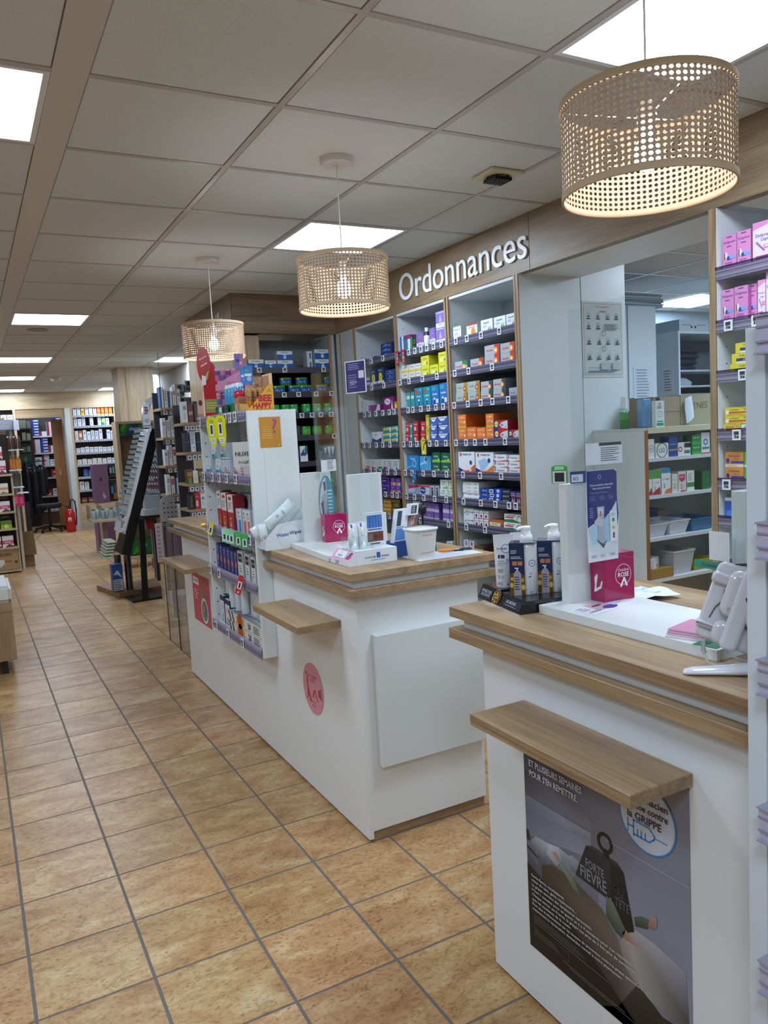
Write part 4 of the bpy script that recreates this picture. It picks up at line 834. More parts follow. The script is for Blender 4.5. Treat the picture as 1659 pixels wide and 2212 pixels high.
# one entry: style, left, right (columns of the shelf photo), height, stack size, description
ROW = {
 (3, 0): [('wg_redfoot', 1055, 1118, 110, 1, 'slim white box with red foot'), ('w_flower', 1163, 1250, 95, 1, 'white box with orange flower'), ('w_bluegreen', 1280, 1375, 105, 1, 'white box with blue foot'), ('w_bluegreen', 1386, 1480, 105, 1, 'white and blue box with green leaves'), ('w_bluegreen', 1486, 1570, 105, 1, 'white and blue box')],
 (3, 1): [('g_green_dot', 1068, 1168, 78, 1, 'silver box with green end'), ('g_red_dot', 1194, 1300, 78, 1, 'silver box with red end and glowing dot'), ('g_red_dot', 1310, 1430, 82, 2, 'silver and red painkiller box'), ('g_red_dot', 1440, 1556, 80, 2, 'silver box with red stripe and dot')],
 (3, 2): [('g_gold_dot', 1076, 1168, 80, 2, 'silver and gold lozenge box with green name'), ('g_gold_dot', 1172, 1274, 82, 2, 'silver and gold lozenge box'), ('g_black_dot', 1278, 1374, 76, 2, 'silver painkiller box with dark end'), ('g_black_dot', 1380, 1480, 80, 2, 'silver painkiller box with orange dot'), ('g_plain', 1508, 1580, 80, 1, 'plain silver box')],
 (3, 3): [('orange_box', 1096, 1163, 105, 2, 'orange cold remedy box with green foot'), ('orange_box', 1165, 1243, 110, 1, 'orange box with white dot'), ('orange_box', 1246, 1318, 105, 1, 'orange cold remedy box'), ('orange_box', 1320, 1384, 105, 2, 'orange box behind the red ones'), ('redblue_flu', 1386, 1500, 78, 2, 'red and blue flu box with white splash'), ('redblue_flu', 1504, 1588, 78, 1, 'red flu box')],
 (3, 4): [('white_orange_patch', 1085, 1232, 172, 1, 'large white heat patch box with blue and orange swoosh'), ('blue_orange_patch', 1238, 1384, 172, 1, 'large pale blue heat patch box with orange swoosh'), ('white_slim_red', 1386, 1492, 52, 3, 'flat white gel box with red bar'), ('white_slim_red', 1497, 1596, 52, 3, 'flat white gel box')],
 (3, 5): [('white_flat', 1132, 1262, 28, 5, 'flat plain white box'), ('blue_flat', 1266, 1382, 34, 3, 'flat blue box with white end'), ('blue_flat2', 1386, 1442, 36, 3, 'flat bright blue box with white oval'), ('navy_flat', 1446, 1518, 36, 3, 'flat dark navy box'), ('navy_pink_tall', 1522, 1562, 100, 1, 'tall navy and pink box'), ('navy_pink_tall', 1565, 1606, 100, 1, 'tall navy box')],
 (3, 6): [('white_pinkdot', 1140, 1222, 68, 2, 'white box with pink mark'), ('white_spine_red', 1226, 1262, 66, 2, 'narrow white box with dark red bands'), ('white_spine_red', 1266, 1300, 66, 2, 'narrow white box'), ('white_spine_red', 1304, 1340, 66, 2, 'slim white and red box'), ('orange_wide', 1344, 1462, 72, 1, 'wide orange and green box'), ('green_red_white', 1466, 1606, 68, 2, 'white balm box with green foot and red band')],
 (3, 7): [('white_dot_blue', 1140, 1180, 60, 2, 'white box with blue dot'), ('white_dot_red', 1184, 1222, 60, 2, 'white box with red dot'), ('brown_gold', 1230, 1300, 90, 1, 'dark brown and gold box'), ('orange_wide', 1340, 1410, 60, 1, 'small orange box'), ('orange_yellow', 1430, 1500, 60, 1, 'yellow and orange box')],
 (2, 0): [('tall_bluewhite', 624, 652, 130, 1, 'tall blue and white box at an angle'), ('tall_purpleteal', 656, 706, 130, 1, 'tall purple and teal box'), ('green_black', 708, 752, 110, 1, 'green and black box'), ('purple_white', 756, 814, 120, 1, 'purple box with white foot'), ('purple_white', 862, 910, 140, 1, 'purple and white box'), ('purple_tall', 914, 990, 128, 2, 'tall purple box')],
 (2, 1): [('white_yellow', 634, 688, 60, 2, 'white and yellow lozenge box'), ('white_yellow', 692, 744, 60, 2, 'yellow and white box'), ('white_yellow', 748, 792, 60, 2, 'small white and yellow box'), ('yellow_box', 795, 860, 84, 2, 'bright yellow box'), ('yellow_box', 864, 932, 88, 1, 'yellow box with green dot'), ('yellow_box', 936, 1000, 88, 2, 'lemon yellow box')],
 (2, 2): [('teal_small', 676, 706, 130, 1, 'thin teal box leaning'), ('teal_small', 710, 740, 130, 1, 'thin teal and blue box'), ('teal_red_tall', 744, 808, 160, 1, 'tall teal box with red dot'), ('teal_red_tall', 812, 872, 162, 1, 'tall teal box with red foot'), ('blue_teal_tall', 876, 940, 168, 1, 'tall blue box'), ('blue_teal_tall', 944, 1010, 178, 1, 'tall deep blue box')],
 (2, 3): [('red_small', 666, 700, 80, 2, 'small red box'), ('teal_small', 703, 722, 78, 2, 'narrow teal box'), ('red_small', 730, 770, 84, 2, 'red homeopathy box'), ('red_small', 790, 830, 84, 2, 'bright red box'), ('yellow_tall', 834, 862, 110, 2, 'yellow box'), ('bluewhite_small', 866, 926, 66, 3, 'blue and white box'), ('bluewhite_small', 930, 1016, 68, 3, 'wider blue and white box')],
 (2, 4): [('blue_scissor', 680, 776, 128, 1, 'blue remedy box with ring print'), ('ltblue', 784, 872, 128, 1, 'light blue box'), ('dkgreen_white', 882, 948, 80, 2, 'dark green and white box'), ('dkgreen_white', 954, 1030, 80, 2, 'green box with lime foot')],
 (2, 5): [('pink_blue', 690, 772, 86, 1, 'pink and blue box'), ('grey_tooth', 778, 862, 86, 1, 'grey denture box with blue oval'), ('darkspine', 866, 902, 90, 1, 'narrow grey box'), ('darkspine', 906, 942, 92, 1, 'narrow grey and navy box'), ('white_green', 946, 1010, 72, 2, 'white box with green leaves'), ('white_green', 1014, 1050, 74, 2, 'slim white and green box')],
 (2, 6): [('white_purple', 728, 790, 70, 2, 'white and magenta box'), ('purple_wide', 818, 894, 70, 2, 'purple box with pale foot'), ('purple_wide', 898, 940, 70, 2, 'small purple box'), ('purple_white', 970, 1022, 76, 2, 'violet box'), ('purple_white', 1026, 1056, 76, 2, 'narrow violet box')],
 (2, 7): [('white_dots', 1000, 1050, 80, 1, 'white printed box')],
 (1, 0): [('flat_blue_pill', 290, 344, 26, 1, 'flat blue and white box'), ('flat_blue_pill', 348, 408, 28, 1, 'flat blue pill box'), ('navy_stack', 464, 552, 36, 3, 'flat navy blue box')],
 (1, 1): [('blue_pill_white', 308, 376, 36, 2, 'small blue and white box'), ('navy_oval', 380, 432, 132, 1, 'navy box with yellow oval'), ('navy_oval', 436, 492, 138, 1, 'navy box with bright yellow oval'), ('navy_box', 498, 580, 36, 3, 'flat navy box')],
 (1, 2): [('white_greenfoot', 300, 332, 110, 1, 'slim white box with green foot'), ('white_stack', 338, 364, 100, 1, 'slim white box'), ('magenta_flat', 366, 458, 62, 1, 'flat magenta and white box'), ('magenta_white', 486, 570, 112, 1, 'magenta box with white bubble'), ('orange_slim', 574, 598, 70, 1, 'slim orange box')],
 (1, 3): [('white_navy', 392, 470, 96, 1, 'white and navy sleep aid box'), ('teal_stripe', 482, 548, 44, 3, 'flat teal and yellow box'), ('teal_stripe', 552, 604, 46, 3, 'flat teal box')],
 (1, 4): [('white_orangefoot', 344, 388, 86, 1, 'white and orange box'), ('white_pinkfoot', 392, 434, 86, 1, 'white box with pink corner'), ('white_green_tube', 440, 477, 88, 1, 'white box with green foot'), ('white_purple_tube', 480, 518, 88, 1, 'white box with purple foot'), ('white_dots', 522, 562, 90, 1, 'white box with black lines'), ('white_dots', 565, 612, 90, 1, 'wider white box with black lines')],
 (1, 5): [('purple_disc', 470, 534, 62, 2, 'purple box with dark disc'), ('purple_pink', 544, 582, 64, 2, 'purple and coral box'), ('purple_pink', 586, 624, 64, 2, 'purple box')],
 (1, 6): [('orange_yellow', 482, 548, 62, 2, 'orange and yellow box'), ('brown_gold', 552, 620, 70, 2, 'dark brown box')],
}
for (b, k), items in ROW.items():
    t, rs, ya, yb = units[b]; zt = LIPB[k]+.0302
    for n, (sty, a0, a1, hz_, cnt, desc) in enumerate(items):
        y0 = min(yat(zx(a0), RX+.012, zt), yb-.018); y1 = max(yat(zx(a1), RX+.012, zt), ya+.008)
        dist = math.hypot(RX, (y0+y1)/2); h = hz_*ZS*dist/F_PX*1.0
        wd = max(y0-y1-.0015, .012)
        gap = (LIPB[k-1] if k else 2.23)-zt+.004; h = min(h, gap/cnt-.0008)
        dep = min(.14 if wd > .03 else .10, .3)
        for q in range(cnt):
            nm = '' if cnt == 1 else (('lower of two', 'upper of two') if cnt == 2 else ('bottom of three', 'middle of three', 'top of three') if cnt == 3 else ('bottom of five', 'second of five', 'middle of five', 'fourth of five', 'top of five'))[q]
            lb = '%s, %s from left, %s shelf, %s medicine unit%s' % (desc, ORD[n], SHN[k], BAYN[b], ', '+nm if nm else '')
            lb2 = lb.split()
            if len(lb2) > 16: lb = '%s, %s from left, %s shelf, %s unit%s' % (desc, ORD[n], SHN[k], BAYN[b], ', '+nm if nm else '')
            if len(lb.split()) > 16: lb = '%s, %s on %s shelf, %s unit%s' % (desc, ORD[n], SHN[k], BAYN[b], ', '+nm if nm else '')
            while len(lb.split()) > 16: lb = ' '.join(lb.split()[1:])
            carton(sty, wd, dep, h, (RX+.012+(.0 if q == 0 else random.uniform(0, .006)), (y0+y1)/2, zt+q*(h+.0006)), -math.pi/2, lb, 'medicine boxes on the %s shelf of the %s unit' % (SHN[k], BAYN[b]))
# bottle among the purple boxes
m = MB(); yb_ = yat(zx(838), RX+.03, 2.0)
m.lathe([(.02, 0), (.021, .03), (.021, .075), (.012, .09), (.011, .1)], col=['#cfd2d8', '#e4e6ea', '#3a3440', '#2a2630', '#2a2630'], n=16)
m.lathe([(.013, .1), (.013, .125)], col='#d8dade', n=16)
m.build('syrup_bottle', None, loc=(RX+.035, yb_, LIPB[0]+.0302), label='white and dark syrup bottle between purple boxes on the top shelf', cat='bottle')
# promotional flags hanging from rails
def flag(outline, pr, base, a, k, b, zt, label, W, H, tilt=0):
    m = MB(); m.plate((0, 0, 0), (1, 0, 0), (0, 0, 1), outline, .0008, base, 'gloss')
    m.dec((-W/2, -.0008, -H), (W, 0, 0), (0, 0, H), pr, e=.0006, mat='gloss')
    y = yat(zx(a), RX-.016, zt-.05)
    o = m.build('shelf_flag', None, loc=(RX-.016, y, zt), rz=-math.pi/2, label=label, cat='price flag')
    o.rotation_euler = (0, tilt, -math.pi/2); return o
def rect(w, h): return [(-w/2, -h), (w/2, -h), (w/2, 0), (-w/2, 0)]
for n, a in enumerate((596, 646)):
    flag(rect(.034, .084), [R(.2, .3, .8, .78, '#dfe3e4'), R(.3, .5, .7, .74, '#2a2c30'), R(.35, .33, .65, .46, '#2a2c30'), T('-%', .5, .14, .6, '#f0d8d8', .18)], '#c22430', a, 0, 2, LIPB[0]+.045, '%s of two red price flags on the middle unit top shelf' % ('left' if n == 0 else 'right'), .034, .084)
flag([(-.028, -.1), (.028, -.1), (.03, -.04), (.018, -.03), (.022, 0), (-.03, 0)], [T('PROMO', .5, .9, .6, '#3a3a20', .14), ('p', [(.3, .3), (.45, .3), (.8, .75), (.65, .75)], '#26306a'), R(.15, .08, .8, .2, '#e8e4b8')], '#dcd02c', 812, 3, 2, LIPB[3]+.052, 'yellow promotional flag hanging from the fourth shelf of the middle unit', .056, .1)
flag(ell(0, -.05, .022, .05), [T('NOUVEAU', .5, .55, .7, '#cfe4f4', .2), ('c', .5, .2, .18, '#d8d84a'), ('c', .5, .8, .12, '#8fc4ea')], '#2a74bc', 748, 4, 2, LIPB[4]+.04, 'blue oval flag hanging slanted from the fifth shelf of the middle unit', .044, .1, .42)
# ============================================================ ON THE ISLAND
def slab(name, a, b, col, label, cat, mat='board', bevel=.001, loc=None, rz=0):
    cx, cy, z = (a[0]+b[0])/2, (a[1]+b[1])/2, a[2]
    m = MB(); m.box((a[0]-cx, a[1]-cy, 0), (b[0]-cx, b[1]-cy, b[2]-z), col, mat)
    return m.build(name, None, bevel, loc=loc or (cx, cy, z), rz=rz, label=label, cat=cat)
ZB = 1.0185
def screen_stand(x0, y0, y1, card, label, xr=None):
    # white tray board with two uprights that hold a clear screen
    t = empty('counter_screen', (x0+.05, y0, ZP3), label=label, cat='counter screen')
    wpart(t, 'board', bx((x0, y0-.08, ZP3+.0002), (x0+.36, y1+.05, ZB), '#dde1df', 'board'), bevel=.001)
    return t
isb = empty('counter_screen', (1.3, 2.85, ZP3), label='white tray board with two uprights and clear screen on the island', cat='counter screen')
m = MB(); P = [(1.205, 3.13), (1.17, 2.668), (1.40, 2.668), (1.53, 2.76), (1.53, 3.13)]
m.plate((0, 0, ZP3+.0003), (1, 0, 0), (0, 1, 0), P, ZB-ZP3, '#dde1df', 'board'); wpart(isb, 'board', m)
wpart(isb, 'upright', bx((1.257, 3.09, ZB), (1.335, 3.118, 1.32), '#d9ddda', 'board'), bevel=.001)
wpart(isb, 'upright', bx((1.336, 3.088, ZB), (1.388, 3.118, 1.318), '#e2e5e4', 'board'), bevel=.001)
wpart(isb, 'upright', bx((1.279, 2.675, ZB), (1.419, 2.703, 1.32), '#dde1de', 'board'), bevel=.001)
wpart(isb, 'clear_screen', bx((1.322, 2.52, 1.155), (1.326, 3.085, 1.74), '#fff', 'plexi'))
# teal oval flyer
m = MB(); m.plate((0, 0, 0), (1, 0, 0), (0, 0, 1), ell(0, .12, .036, .118), .001, '#1f8ca0', 'gloss')
m.dec((-.036, -.001, 0), (.072, 0, 0), (0, 0, .238), [('p', [(.5, .98), (.3, .92), (.1, .7), (.02, .45), (.1, .2), (.3, .06), (.5, .02), (.42, .3), (.55, .6)], '#c7ccd0'), ('p', [(.32, .88), (.48, .9), (.5, .75), (.36, .7)], '#6a4a42'), ('p', [(.15, .6), (.5, .72), (.52, .4), (.4, .1), (.25, .2)], '#9fa8b2'), ('p', [(.1, .5), (.3, .55), (.25, .2)], '#4a4e58'), ('l', .58, .3, .92, .75, 7, '#a8d4de')], e=.0005, mat='gloss')
m.build('oval_flyer', None, loc=(1.362, 3.0865, 1.065), label='tall oval teal flyer with a seated person on the island upright', cat='flyer')
m = MB(); m.box((-.035, -.001, 0), (.035, 0, .055), '#e4e7e8'); m.dec((-.035, -.001, 0), (.07, 0, 0), (0, 0, .055), [R(.02, .9, .98, 1, '#3a3c44'), ('l', .4, .1, .95, .85, 6, '#6a6e78')], e=.0004)
m.build('notice_card', None, loc=(1.365, 3.05, 1.322), label='small white notice card behind the clear screen of the island', cat='card')
# purple sign clipped to the screen
m = MB(); m.box((-.052, -.0015, 0), (.052, 0, .118), '#e9ebee', 'gloss'); m.dec((-.052, -.0015, 0), (.104, 0, 0), (0, 0, .118), [R(.04, .03, .96, .97, '#39306e'), ('l', .15, .72, .85, .93, 4, '#8f88bc'), R(.66, .45, .92, .68, '#d6d8e2'), ('l', .15, .15, .6, .6, 6, '#7e76ac'), T('RDV', .4, .33, .4, '#b8b2da', .1)], e=.0004, mat='gloss')
Pq = onx(755, 845, 1.318)
m.build('purple_sign', None, loc=(1.295, 2.60, 1.625), rz=-math.pi/2+.35, label='purple sign with white border clipped to the island screen', cat='sign')
m = MB(); m.face([(0, 0, 0), (.0, -.10, .012), (.004, -.10, .016), (.004, 0, .006)], '#e6eef4', 'plastic'); m.box((0, -.1, .012), (.05, 0, .014), '#e6eef4', 'plastic')
# pink October box
def pinkbox(loc, rz, label, k=1.0):
    W, D, Hh = .1*k, .05*k, .121*k
    t = empty('donation_box', loc, rz, label=label, cat='box')
    m = MB(); m.box((0, 0, 0), (W, D, Hh), '#a81253', 'gloss'); b = m.build('carton', t, bevel=.001)
    m = MB(); m.dec((0, 0, 0), (W, 0, 0), (0, 0, Hh), [('o', .62, .54, .27, '#e8c6d4', .07), ('o', .62, .54, .31, '#b83a70', .03), T('Octobre', .62, .64, .36, '#f0dce4', .1), T('ROSE', .62, .54, .36, '#ffffff', .12), ('p', [(.60, .48), (.66, .48), (.76, .30), (.70, .28)], '#f6f0f3'), ('p', [(.62, .48), (.68, .48), (.54, .27), (.5, .31)], '#f6f0f3')], e=.0006, mat='gloss')
    m.build('front_print', t)
    m = MB(); m.dec((0, D, 0), (0, -D, 0), (0, 0, Hh), [('p', [(.25, .2), (.35, .2), (.55, .55), (.48, .6)], '#f6f0f3'), ('p', [(.3, .5), (.42, .58), (.45, .22), (.36, .2)], '#f6f0f3'), ('p', [(.45, .22), (.8, .3), (.9, .45), (.8, .45), (.7, .34), (.45, .28)], '#f6f0f3')], e=.0006, mat='gloss')
    m.build('side_print', t)
    return t
pinkbox((1.318, 3.02, ZB+.0005), -.10, 'pink October box standing on the island tray board')
# la roche display
t = empty('counter_display', (1.28, 2.58, ZP3), label='white low cardboard display tray with blue square logo on the island corner', cat='display stand')
m = MB(); m.box((1.208, 2.502, ZP3+.0003), (1.376, 2.66, 1.05), '#dfe5e8'); m.face([(1.177, 2.502, ZP3+.0003), (1.177, 2.66, ZP3+.0003), (1.2, 2.66, 1.042), (1.2, 2.502, 1.042)][::-1], '#dfe5e8')
m.box((1.175, 2.502, ZP3+.0003), (1.2075, 2.66, ZP3+.018), '#dfe5e8')
m.face([(1.175, 2.502, ZP3+.018), (1.2075, 2.502, 1.05), (1.2075, 2.66, 1.05), (1.175, 2.66, ZP3+.018)][::-1], '#e2a8c4')
m.face([(1.175, 2.502, ZP3+.0183), (1.2075, 2.502, ZP3+.0183), (1.2075, 2.502, 1.05)], '#dfe5e8'); m.face([(1.175, 2.66, ZP3+.0183), (1.2075, 2.66, ZP3+.0183), (1.2075, 2.66, 1.05)], '#dfe5e8')
wpart(t, 'tray', m)
m = MB(); m.dec((1.208, 2.502, ZP3), (.168, 0, 0), (0, 0, .053), [('t', 'LA ROCHE', .33, .48, .26, '#2a2c30', .22), ('t', 'POSAY', .71, .48, .2, '#2a2c30', .22), R(.49, .4, .58, .78, '#1f62c0'), ('l', .35, .24, .75, .32, 1, '#8a9096')], e=.0005)
wpart(t, 'front_print', m); m = MB(); m.text('LRP', (1.1745, 2.60, ZP3+.009), (0, -1, 0), (0, 0, 1), '#2a5aa8', w=.03); wpart(t, 'end_print', m); m = MB()
o = V((1.1745, 2.66, ZP3+.0183)); U = V((0, -.158, 0)); Wv = V((.0325, 0, .0347))
m.dec(o, U, Wv, [R(.15, .2, .68, .88, '#e9edf0'), T('1', .4, .7, .08, '#4a4e58', .2), ('l', .28, .3, .6, .5, 2, '#5a7ab0'), ('p', [(.75, .2), (.85, .2), (.95, .8), (.85, .8)], '#6a3a78'), ('c', .9, .4, .05, '#c04a7a')], e=.0008)
wpart(t, 'price_print', m)
def tube(name, x, y, z, w, h, d, prims, label, rz=0, cat='cosmetic tube', cap=None, col='#e2e7ea', cat2=None):
    m = MB(); n = 18; rows = []; cols = []
    caph = h*.16
    for k, (tt, fl) in enumerate(((0, 1), (.02, 1), (.16, 1), (.161, .97), (.4, .92), (.7, .6), (.92, .12), (.925, .09), (1, .09))):
        rx = w/2*(1-.02*(1-tt)) if tt > .16 else w/2*.93
        rows.append([(rx*math.cos(2*math.pi*q/n), d/2*fl*math.sin(2*math.pi*q/n), tt*h) for q in range(n)]); cols.append(cap or col)
    cols = [cap or col]*3+[col]*6
    m.grid(rows, cols, 'gloss', True); m.face(rows[0][::-1], cap or col, 'gloss'); m.face(rows[-1], col, 'gloss')
    body = m.build(name, None, loc=(x, y, z), rz=rz, label=label, cat=cat)
    m = MB(); m.dec((-w*.40, -d/2-.0006, h*.2), (w*.8, 0, 0), (0, 0, h*.78), prims, e=.0002)
    # wrap the print towards the flattening body
    for i, v in enumerate(m.v):
        tt = v.z/h; fl = max(.1, min(1, .97-(max(0, tt-.35))*1.35)); a = min(1, abs(v.x)/(w/2))
        v.y = -d/2*fl*math.sqrt(max(.05, 1-a*a))-.0009+(v.y+d/2+.0006)*.6
    m.build('print', body); return body
lrp = [R(.2, .78, .4, .95, '#2a66c0'), ('l', .2, .66, .8, .72, 1, '#3a4a5c'), ('l', .2, .34, .7, .56, 3, '#8a98a8')]
tube('cosmetic_tube', 1.225, 2.555, 1.0505, .036, .1, .028, lrp, 'left white cosmetic tube on the display tray', rz=-.15)
tube('cosmetic_tube', 1.262, 2.553, 1.0505, .036, .102, .028, lrp, 'right white cosmetic tube on the display tray', rz=-.1)
m = MB()
for a, b in (((-.055, -.02, 0), (.05, -.018, .05)), ((-.055, .03, 0), (.05, .032, .05)), ((-.057, -.02, 0), (-.055, .032, .05)), ((.05, -.02, 0), (.052, .032, .05))): m.box(a, b, '#fff', 'plexi')
m.build('clear_holder', None, loc=(1.245, 2.552, 1.0505), label='small clear holder around the two white tubes', cat='holder')
# leaflet block with sunscreen faces
m = MB(); m.box((-.04, -.012, 0), (.04, .012, .125), '#d5dade'); m.dec((-.04, -.012, 0), (.08, 0, 0), (0, 0, .125), [R(.02, .06, .98, .98, '#e2e6e8'), R(.08, .54, .9, .92, '#3a6fc0'), R(.08, .12, .94, .42, '#7a4438'), ('c', .25, .28, .13, '#8a5a48'), ('c', .5, .24, .13, '#5a3026'), ('c', .76, .26, .13, '#6a3a2e'), R(.12, .47, .86, .51, '#3a6fc0'), ('l', .2, .02, .8, .1, 1, '#3a3c40')]+[R(.13+.16*k, .56, .15+.16*k, .9, '#8fb4e4') for k in range(5)], e=.0005)
m.box((.041, -.008, .01), (.056, .012, .12), '#dfe3e6')
m.build('leaflet_stand', None, loc=(1.333, 2.60, 1.0505), rz=.05, label='leaflet stand with blue chart and smiling faces beside the tubes', cat='leaflet')
# tall leaflets leaning
t = empty('leaflet_holder', (1.462, 2.585, ZP3), rz=.1, label='blue clear leaflet holder with tall leaflets leaning to the right', cat='leaflet holder')
m = MB(); m.box((-.06, -.02, .0003), (.06, .045, .06), '#3a66b0', 'plastic', {'+z': '#24407c'}); m.box((-.062, -.022, .0003), (.062, .047, .07), '#fff', 'plexi', {'+z': None}); m.build('holder', t, bevel=0)
sh = Matrix(((1, 0, .28, -.02), (0, 1, .1, 0), (0, 0, 1, .055), (0, 0, 0, 1)))
m = MB(); m.M = sh; m.box((-.045, -.01, 0), (.012, .012, .125), '#dfe4ea'); m.dec((-.045, -.01, 0), (.057, 0, 0), (0, 0, .125), [R(.1, .5, .45, .95, '#3a4a5c'), R(.1, .08, .9, .42, '#5a88cc'), ('l', .1, .42, .9, .5, 1, '#8a98b0')], e=.0005); m.build('leaflet', t)
m = MB(); m.M = sh; m.box((.014, -.006, 0), (.062, .012, .125), '#7a5c54'); m.dec((.014, -.006, 0), (.048, 0, 0), (0, 0, .125), [('p', [(.0, .2), (.4, .3), (.9, .9), (.6, .95), (.1, .6)], '#b08c80'), ('p', [(.1, .0), (.7, .1), (.8, .4), (.2, .3)], '#5a3e38'), ('c', .5, .55, .2, '#c4a498')], e=.0005); m.build('leaflet', t)
m = MB(); m.M = sh; m.box((.0, -.03, .1), (.042, -.008, .142), '#e0e3e6'); m.dec((.0, -.03, .1), (.042, 0, 0), (0, 0, .042), [R(.2, .15, .8, .85, '#2a2c34'), ('l', .3, .2, .7, .8, 4, '#c8ccd0')], e=.0005); m.build('price_card', t)
m = MB(); m.box((0.0, -.03, .0), (.09, .02, .03), '#4a4e52', 'plastic'); 
# white bucket
t = empty('bucket', (1.465, 2.475, ZP3+.0015), label='white translucent square bucket with clear rim on the island', cat='bucket')
def sqring(w, z, r=.35):
    o = []
    for k in range(24):
        a = 2*math.pi*k/24; c, s = math.cos(a), math.sin(a); q = (abs(c)**4+abs(s)**4)**-.25; o.append((w*c*q, w*s*q, z))
    return o
m = MB(); m.grid([sqring(.043, .0), sqring(.053, .105), sqring(.0535, .112), sqring(.0515, .112), sqring(.042, .004)], '#d6d9d4', 'plastic', True, True); m.face(sqring(.043, 0)[::-1], '#d6d9d4', 'plastic'); m.face(sqring(.042, .004), '#d6d9d4', 'plastic'); m.build('body', t)
m = MB(); m.grid([sqring(.0535, .107), sqring(.0575, .108), sqring(.0575, .116), sqring(.0535, .117)], '#e9eceb', 'gloss', True); m.build('rim', t)
m = MB(); m.text('DASRI OK', (0, -.0525, .092), (1, 0, 0), (0, .09, 1), '#c87a7a', w=.045); m.tube([(-.03, -.048, .03), (-.01, -.0475, .026), (.03, -.048, .03)], .0008, '#c88a8a', n=5); m.build('writing', t)
# paper, scissors, penholder
m = MB(); m.box((-.14, -.075, 0), (.14, .075, .0012), '#d7dee8'); m.dec((-.14, -.075, .0012), (.28, 0, 0), (0, .15, 0), [('l', .1, .1, .9, .9, 9, '#b4bcc8')], e=.0002)
m.build('paper_sheet', None, loc=(1.565, 2.49, ZP3+.0003), rz=-.04, label='white printed sheet under the bucket and the scissors', cat='paper')
m = MB()
def loop(cx, cy, rx, ry, r, z=.006, n=14): return [(cx+rx*math.cos(2*math.pi*k/n), cy+ry*math.sin(2*math.pi*k/n), z) for k in range(n+1)]
t = empty('scissors', (1.655, 2.51, ZP3+.0016), rz=-.25, label='scissors with orange and black handles lying on the paper', cat='scissors')
m.tube(loop(-.045, .012, .03, .011, 0), .004, '#e88a1e', 'plastic', 6); m.box((-.075, .003, .0), (-.02, .02, .006), '#e88a1e', 'plastic'); m.build('handle', t, label='orange handle')
m = MB(); m.tube(loop(.03, .0, .024, .012, 0), .0035, '#1c1c1e', 'plastic', 6); m.box((-.02, -.004, .001), (.02, .004, .006), '#1c1c1e', 'plastic'); m.build('handle', t, label='black handle')
m = MB(); m.plate((0, 0, .002), (1, 0, 0), (0, 1, 0), [(-.02, -.004), (-.07, -.018), (-.075, -.015), (-.02, .003)], .0015, '#c8ccd0', 'metal'); m.build('blade', t)
m = MB(); m.lathe([(.012, 0), (.018, .01), (.019, .03), (.012, .044), (0.0001, .048)], col='#141416', mat='plastic', n=14, cap=False); m.tube([(0, 0, -.12), (0, 0, .004)], .005, '#141416')
m.lathe([(.04, -.1255), (.04, -.12)], col='#141416')
m.build('desk_microphone', None, loc=(1.66, 2.78, ZP3+.126), label='round black device head on a thin stem behind the bucket', cat='device')
# card terminal behind bucket
m = MB(); m.box((-.022, -.03, 0), (.022, .03, .055), '#2c3036', 'plastic'); m.dec((-.022, -.03, 0), (.044, 0, 0), (0, 0, .055), [R(.15, .35, .85, .9, '#8f9aa8')], e=.0004)
m.build('card_terminal', None, .003, loc=(1.59, 2.63, ZP3+.0003), label='small dark grey card reader behind the white bucket', cat='card reader')
# wipes carton
t = empty('wipes_display', (1.17, 3.18, ZP3), label='open white wipes display carton with blue lettering beside the tall shelf', cat='display box')
m = MB(); W0, W1 = 1.088, 1.286; y0, y1 = 3.142, 3.242
front = [(W0, .0), (W1, 0), (W1-.012, .122), (W0+.062, .108), (W0+.004, .052)]
m.plate((0, y0, ZP3+.0004), (1, 0, 0), (0, 0, 1), front, .0016, '#dfe4e6'); m.plate((0, y1, ZP3+.0004), (1, 0, 0), (0, 0, 1), front, .0016, '#c9cfd2')
m.box((W1-.002, y0, ZP3+.0004), (W1, y1, ZP3+.12), '#d5dadc'); m.box((W0, y0, ZP3+.0004), (W0+.002, y1, ZP3+.05), '#d5dadc'); m.box((W0, y0, ZP3+.0002), (W1, y1, ZP3+.002), '#d5dadc')
wpart(t, 'carton', m)
m = MB(); m.text('Water', (1.170, y0-.0022, ZP3+.062), (1, 0, .06), (0, 0, 1), '#2a66b4', w=.06, bold=.02); m.text('Wipes', (1.228, y0-.0022, ZP3+.0655), (1, 0, .06), (0, 0, 1), '#2a2f6c', w=.056, bold=.02)
m.dec((1.14, y0-.0018, ZP3+.01), (.12, 0, 0), (0, 0, .09), [('o', .5, .5, .45, '#c3ccd8', .03)], e=.0002); wpart(t, 'print', m)
def pouch(x, y, z, w, h, rz, tilt, label, pr=None):
    m = MB(); rows = []; rn = random.Random(int(x*1e4+z*1e3))
    for k, (tt, b) in enumerate(((0, .05), (.04, .06), (.1, .7), (.35, 1), (.7, .9), (.9, .5), (.96, .06), (1, .05))):
        rows.append([((w/2*math.cos(2*math.pi*q/14))*(1-.06*math.sin(tt*3.14))+rn.uniform(-.0012, .0012), .012*b*math.sin(2*math.pi*q/14)*(1+rn.uniform(-.2, .2)), tt*h) for q in range(14)])
    m.grid(rows, '#dce6e8', 'gloss', True); m.face(rows[0][::-1], '#dce6e8'); m.face(rows[-1], '#dce6e8')
    if pr: m.dec((-w*.3, -.0135, h*.25), (w*.6, 0, 0), (0, 0, h*.5), pr, e=.0004)
    o = m.build('wipes_pack', None, loc=(x, y, z), label=label, cat='wipes pack'); o.rotation_euler = (0, tilt, rz); return o
PZ = ZP3+.03
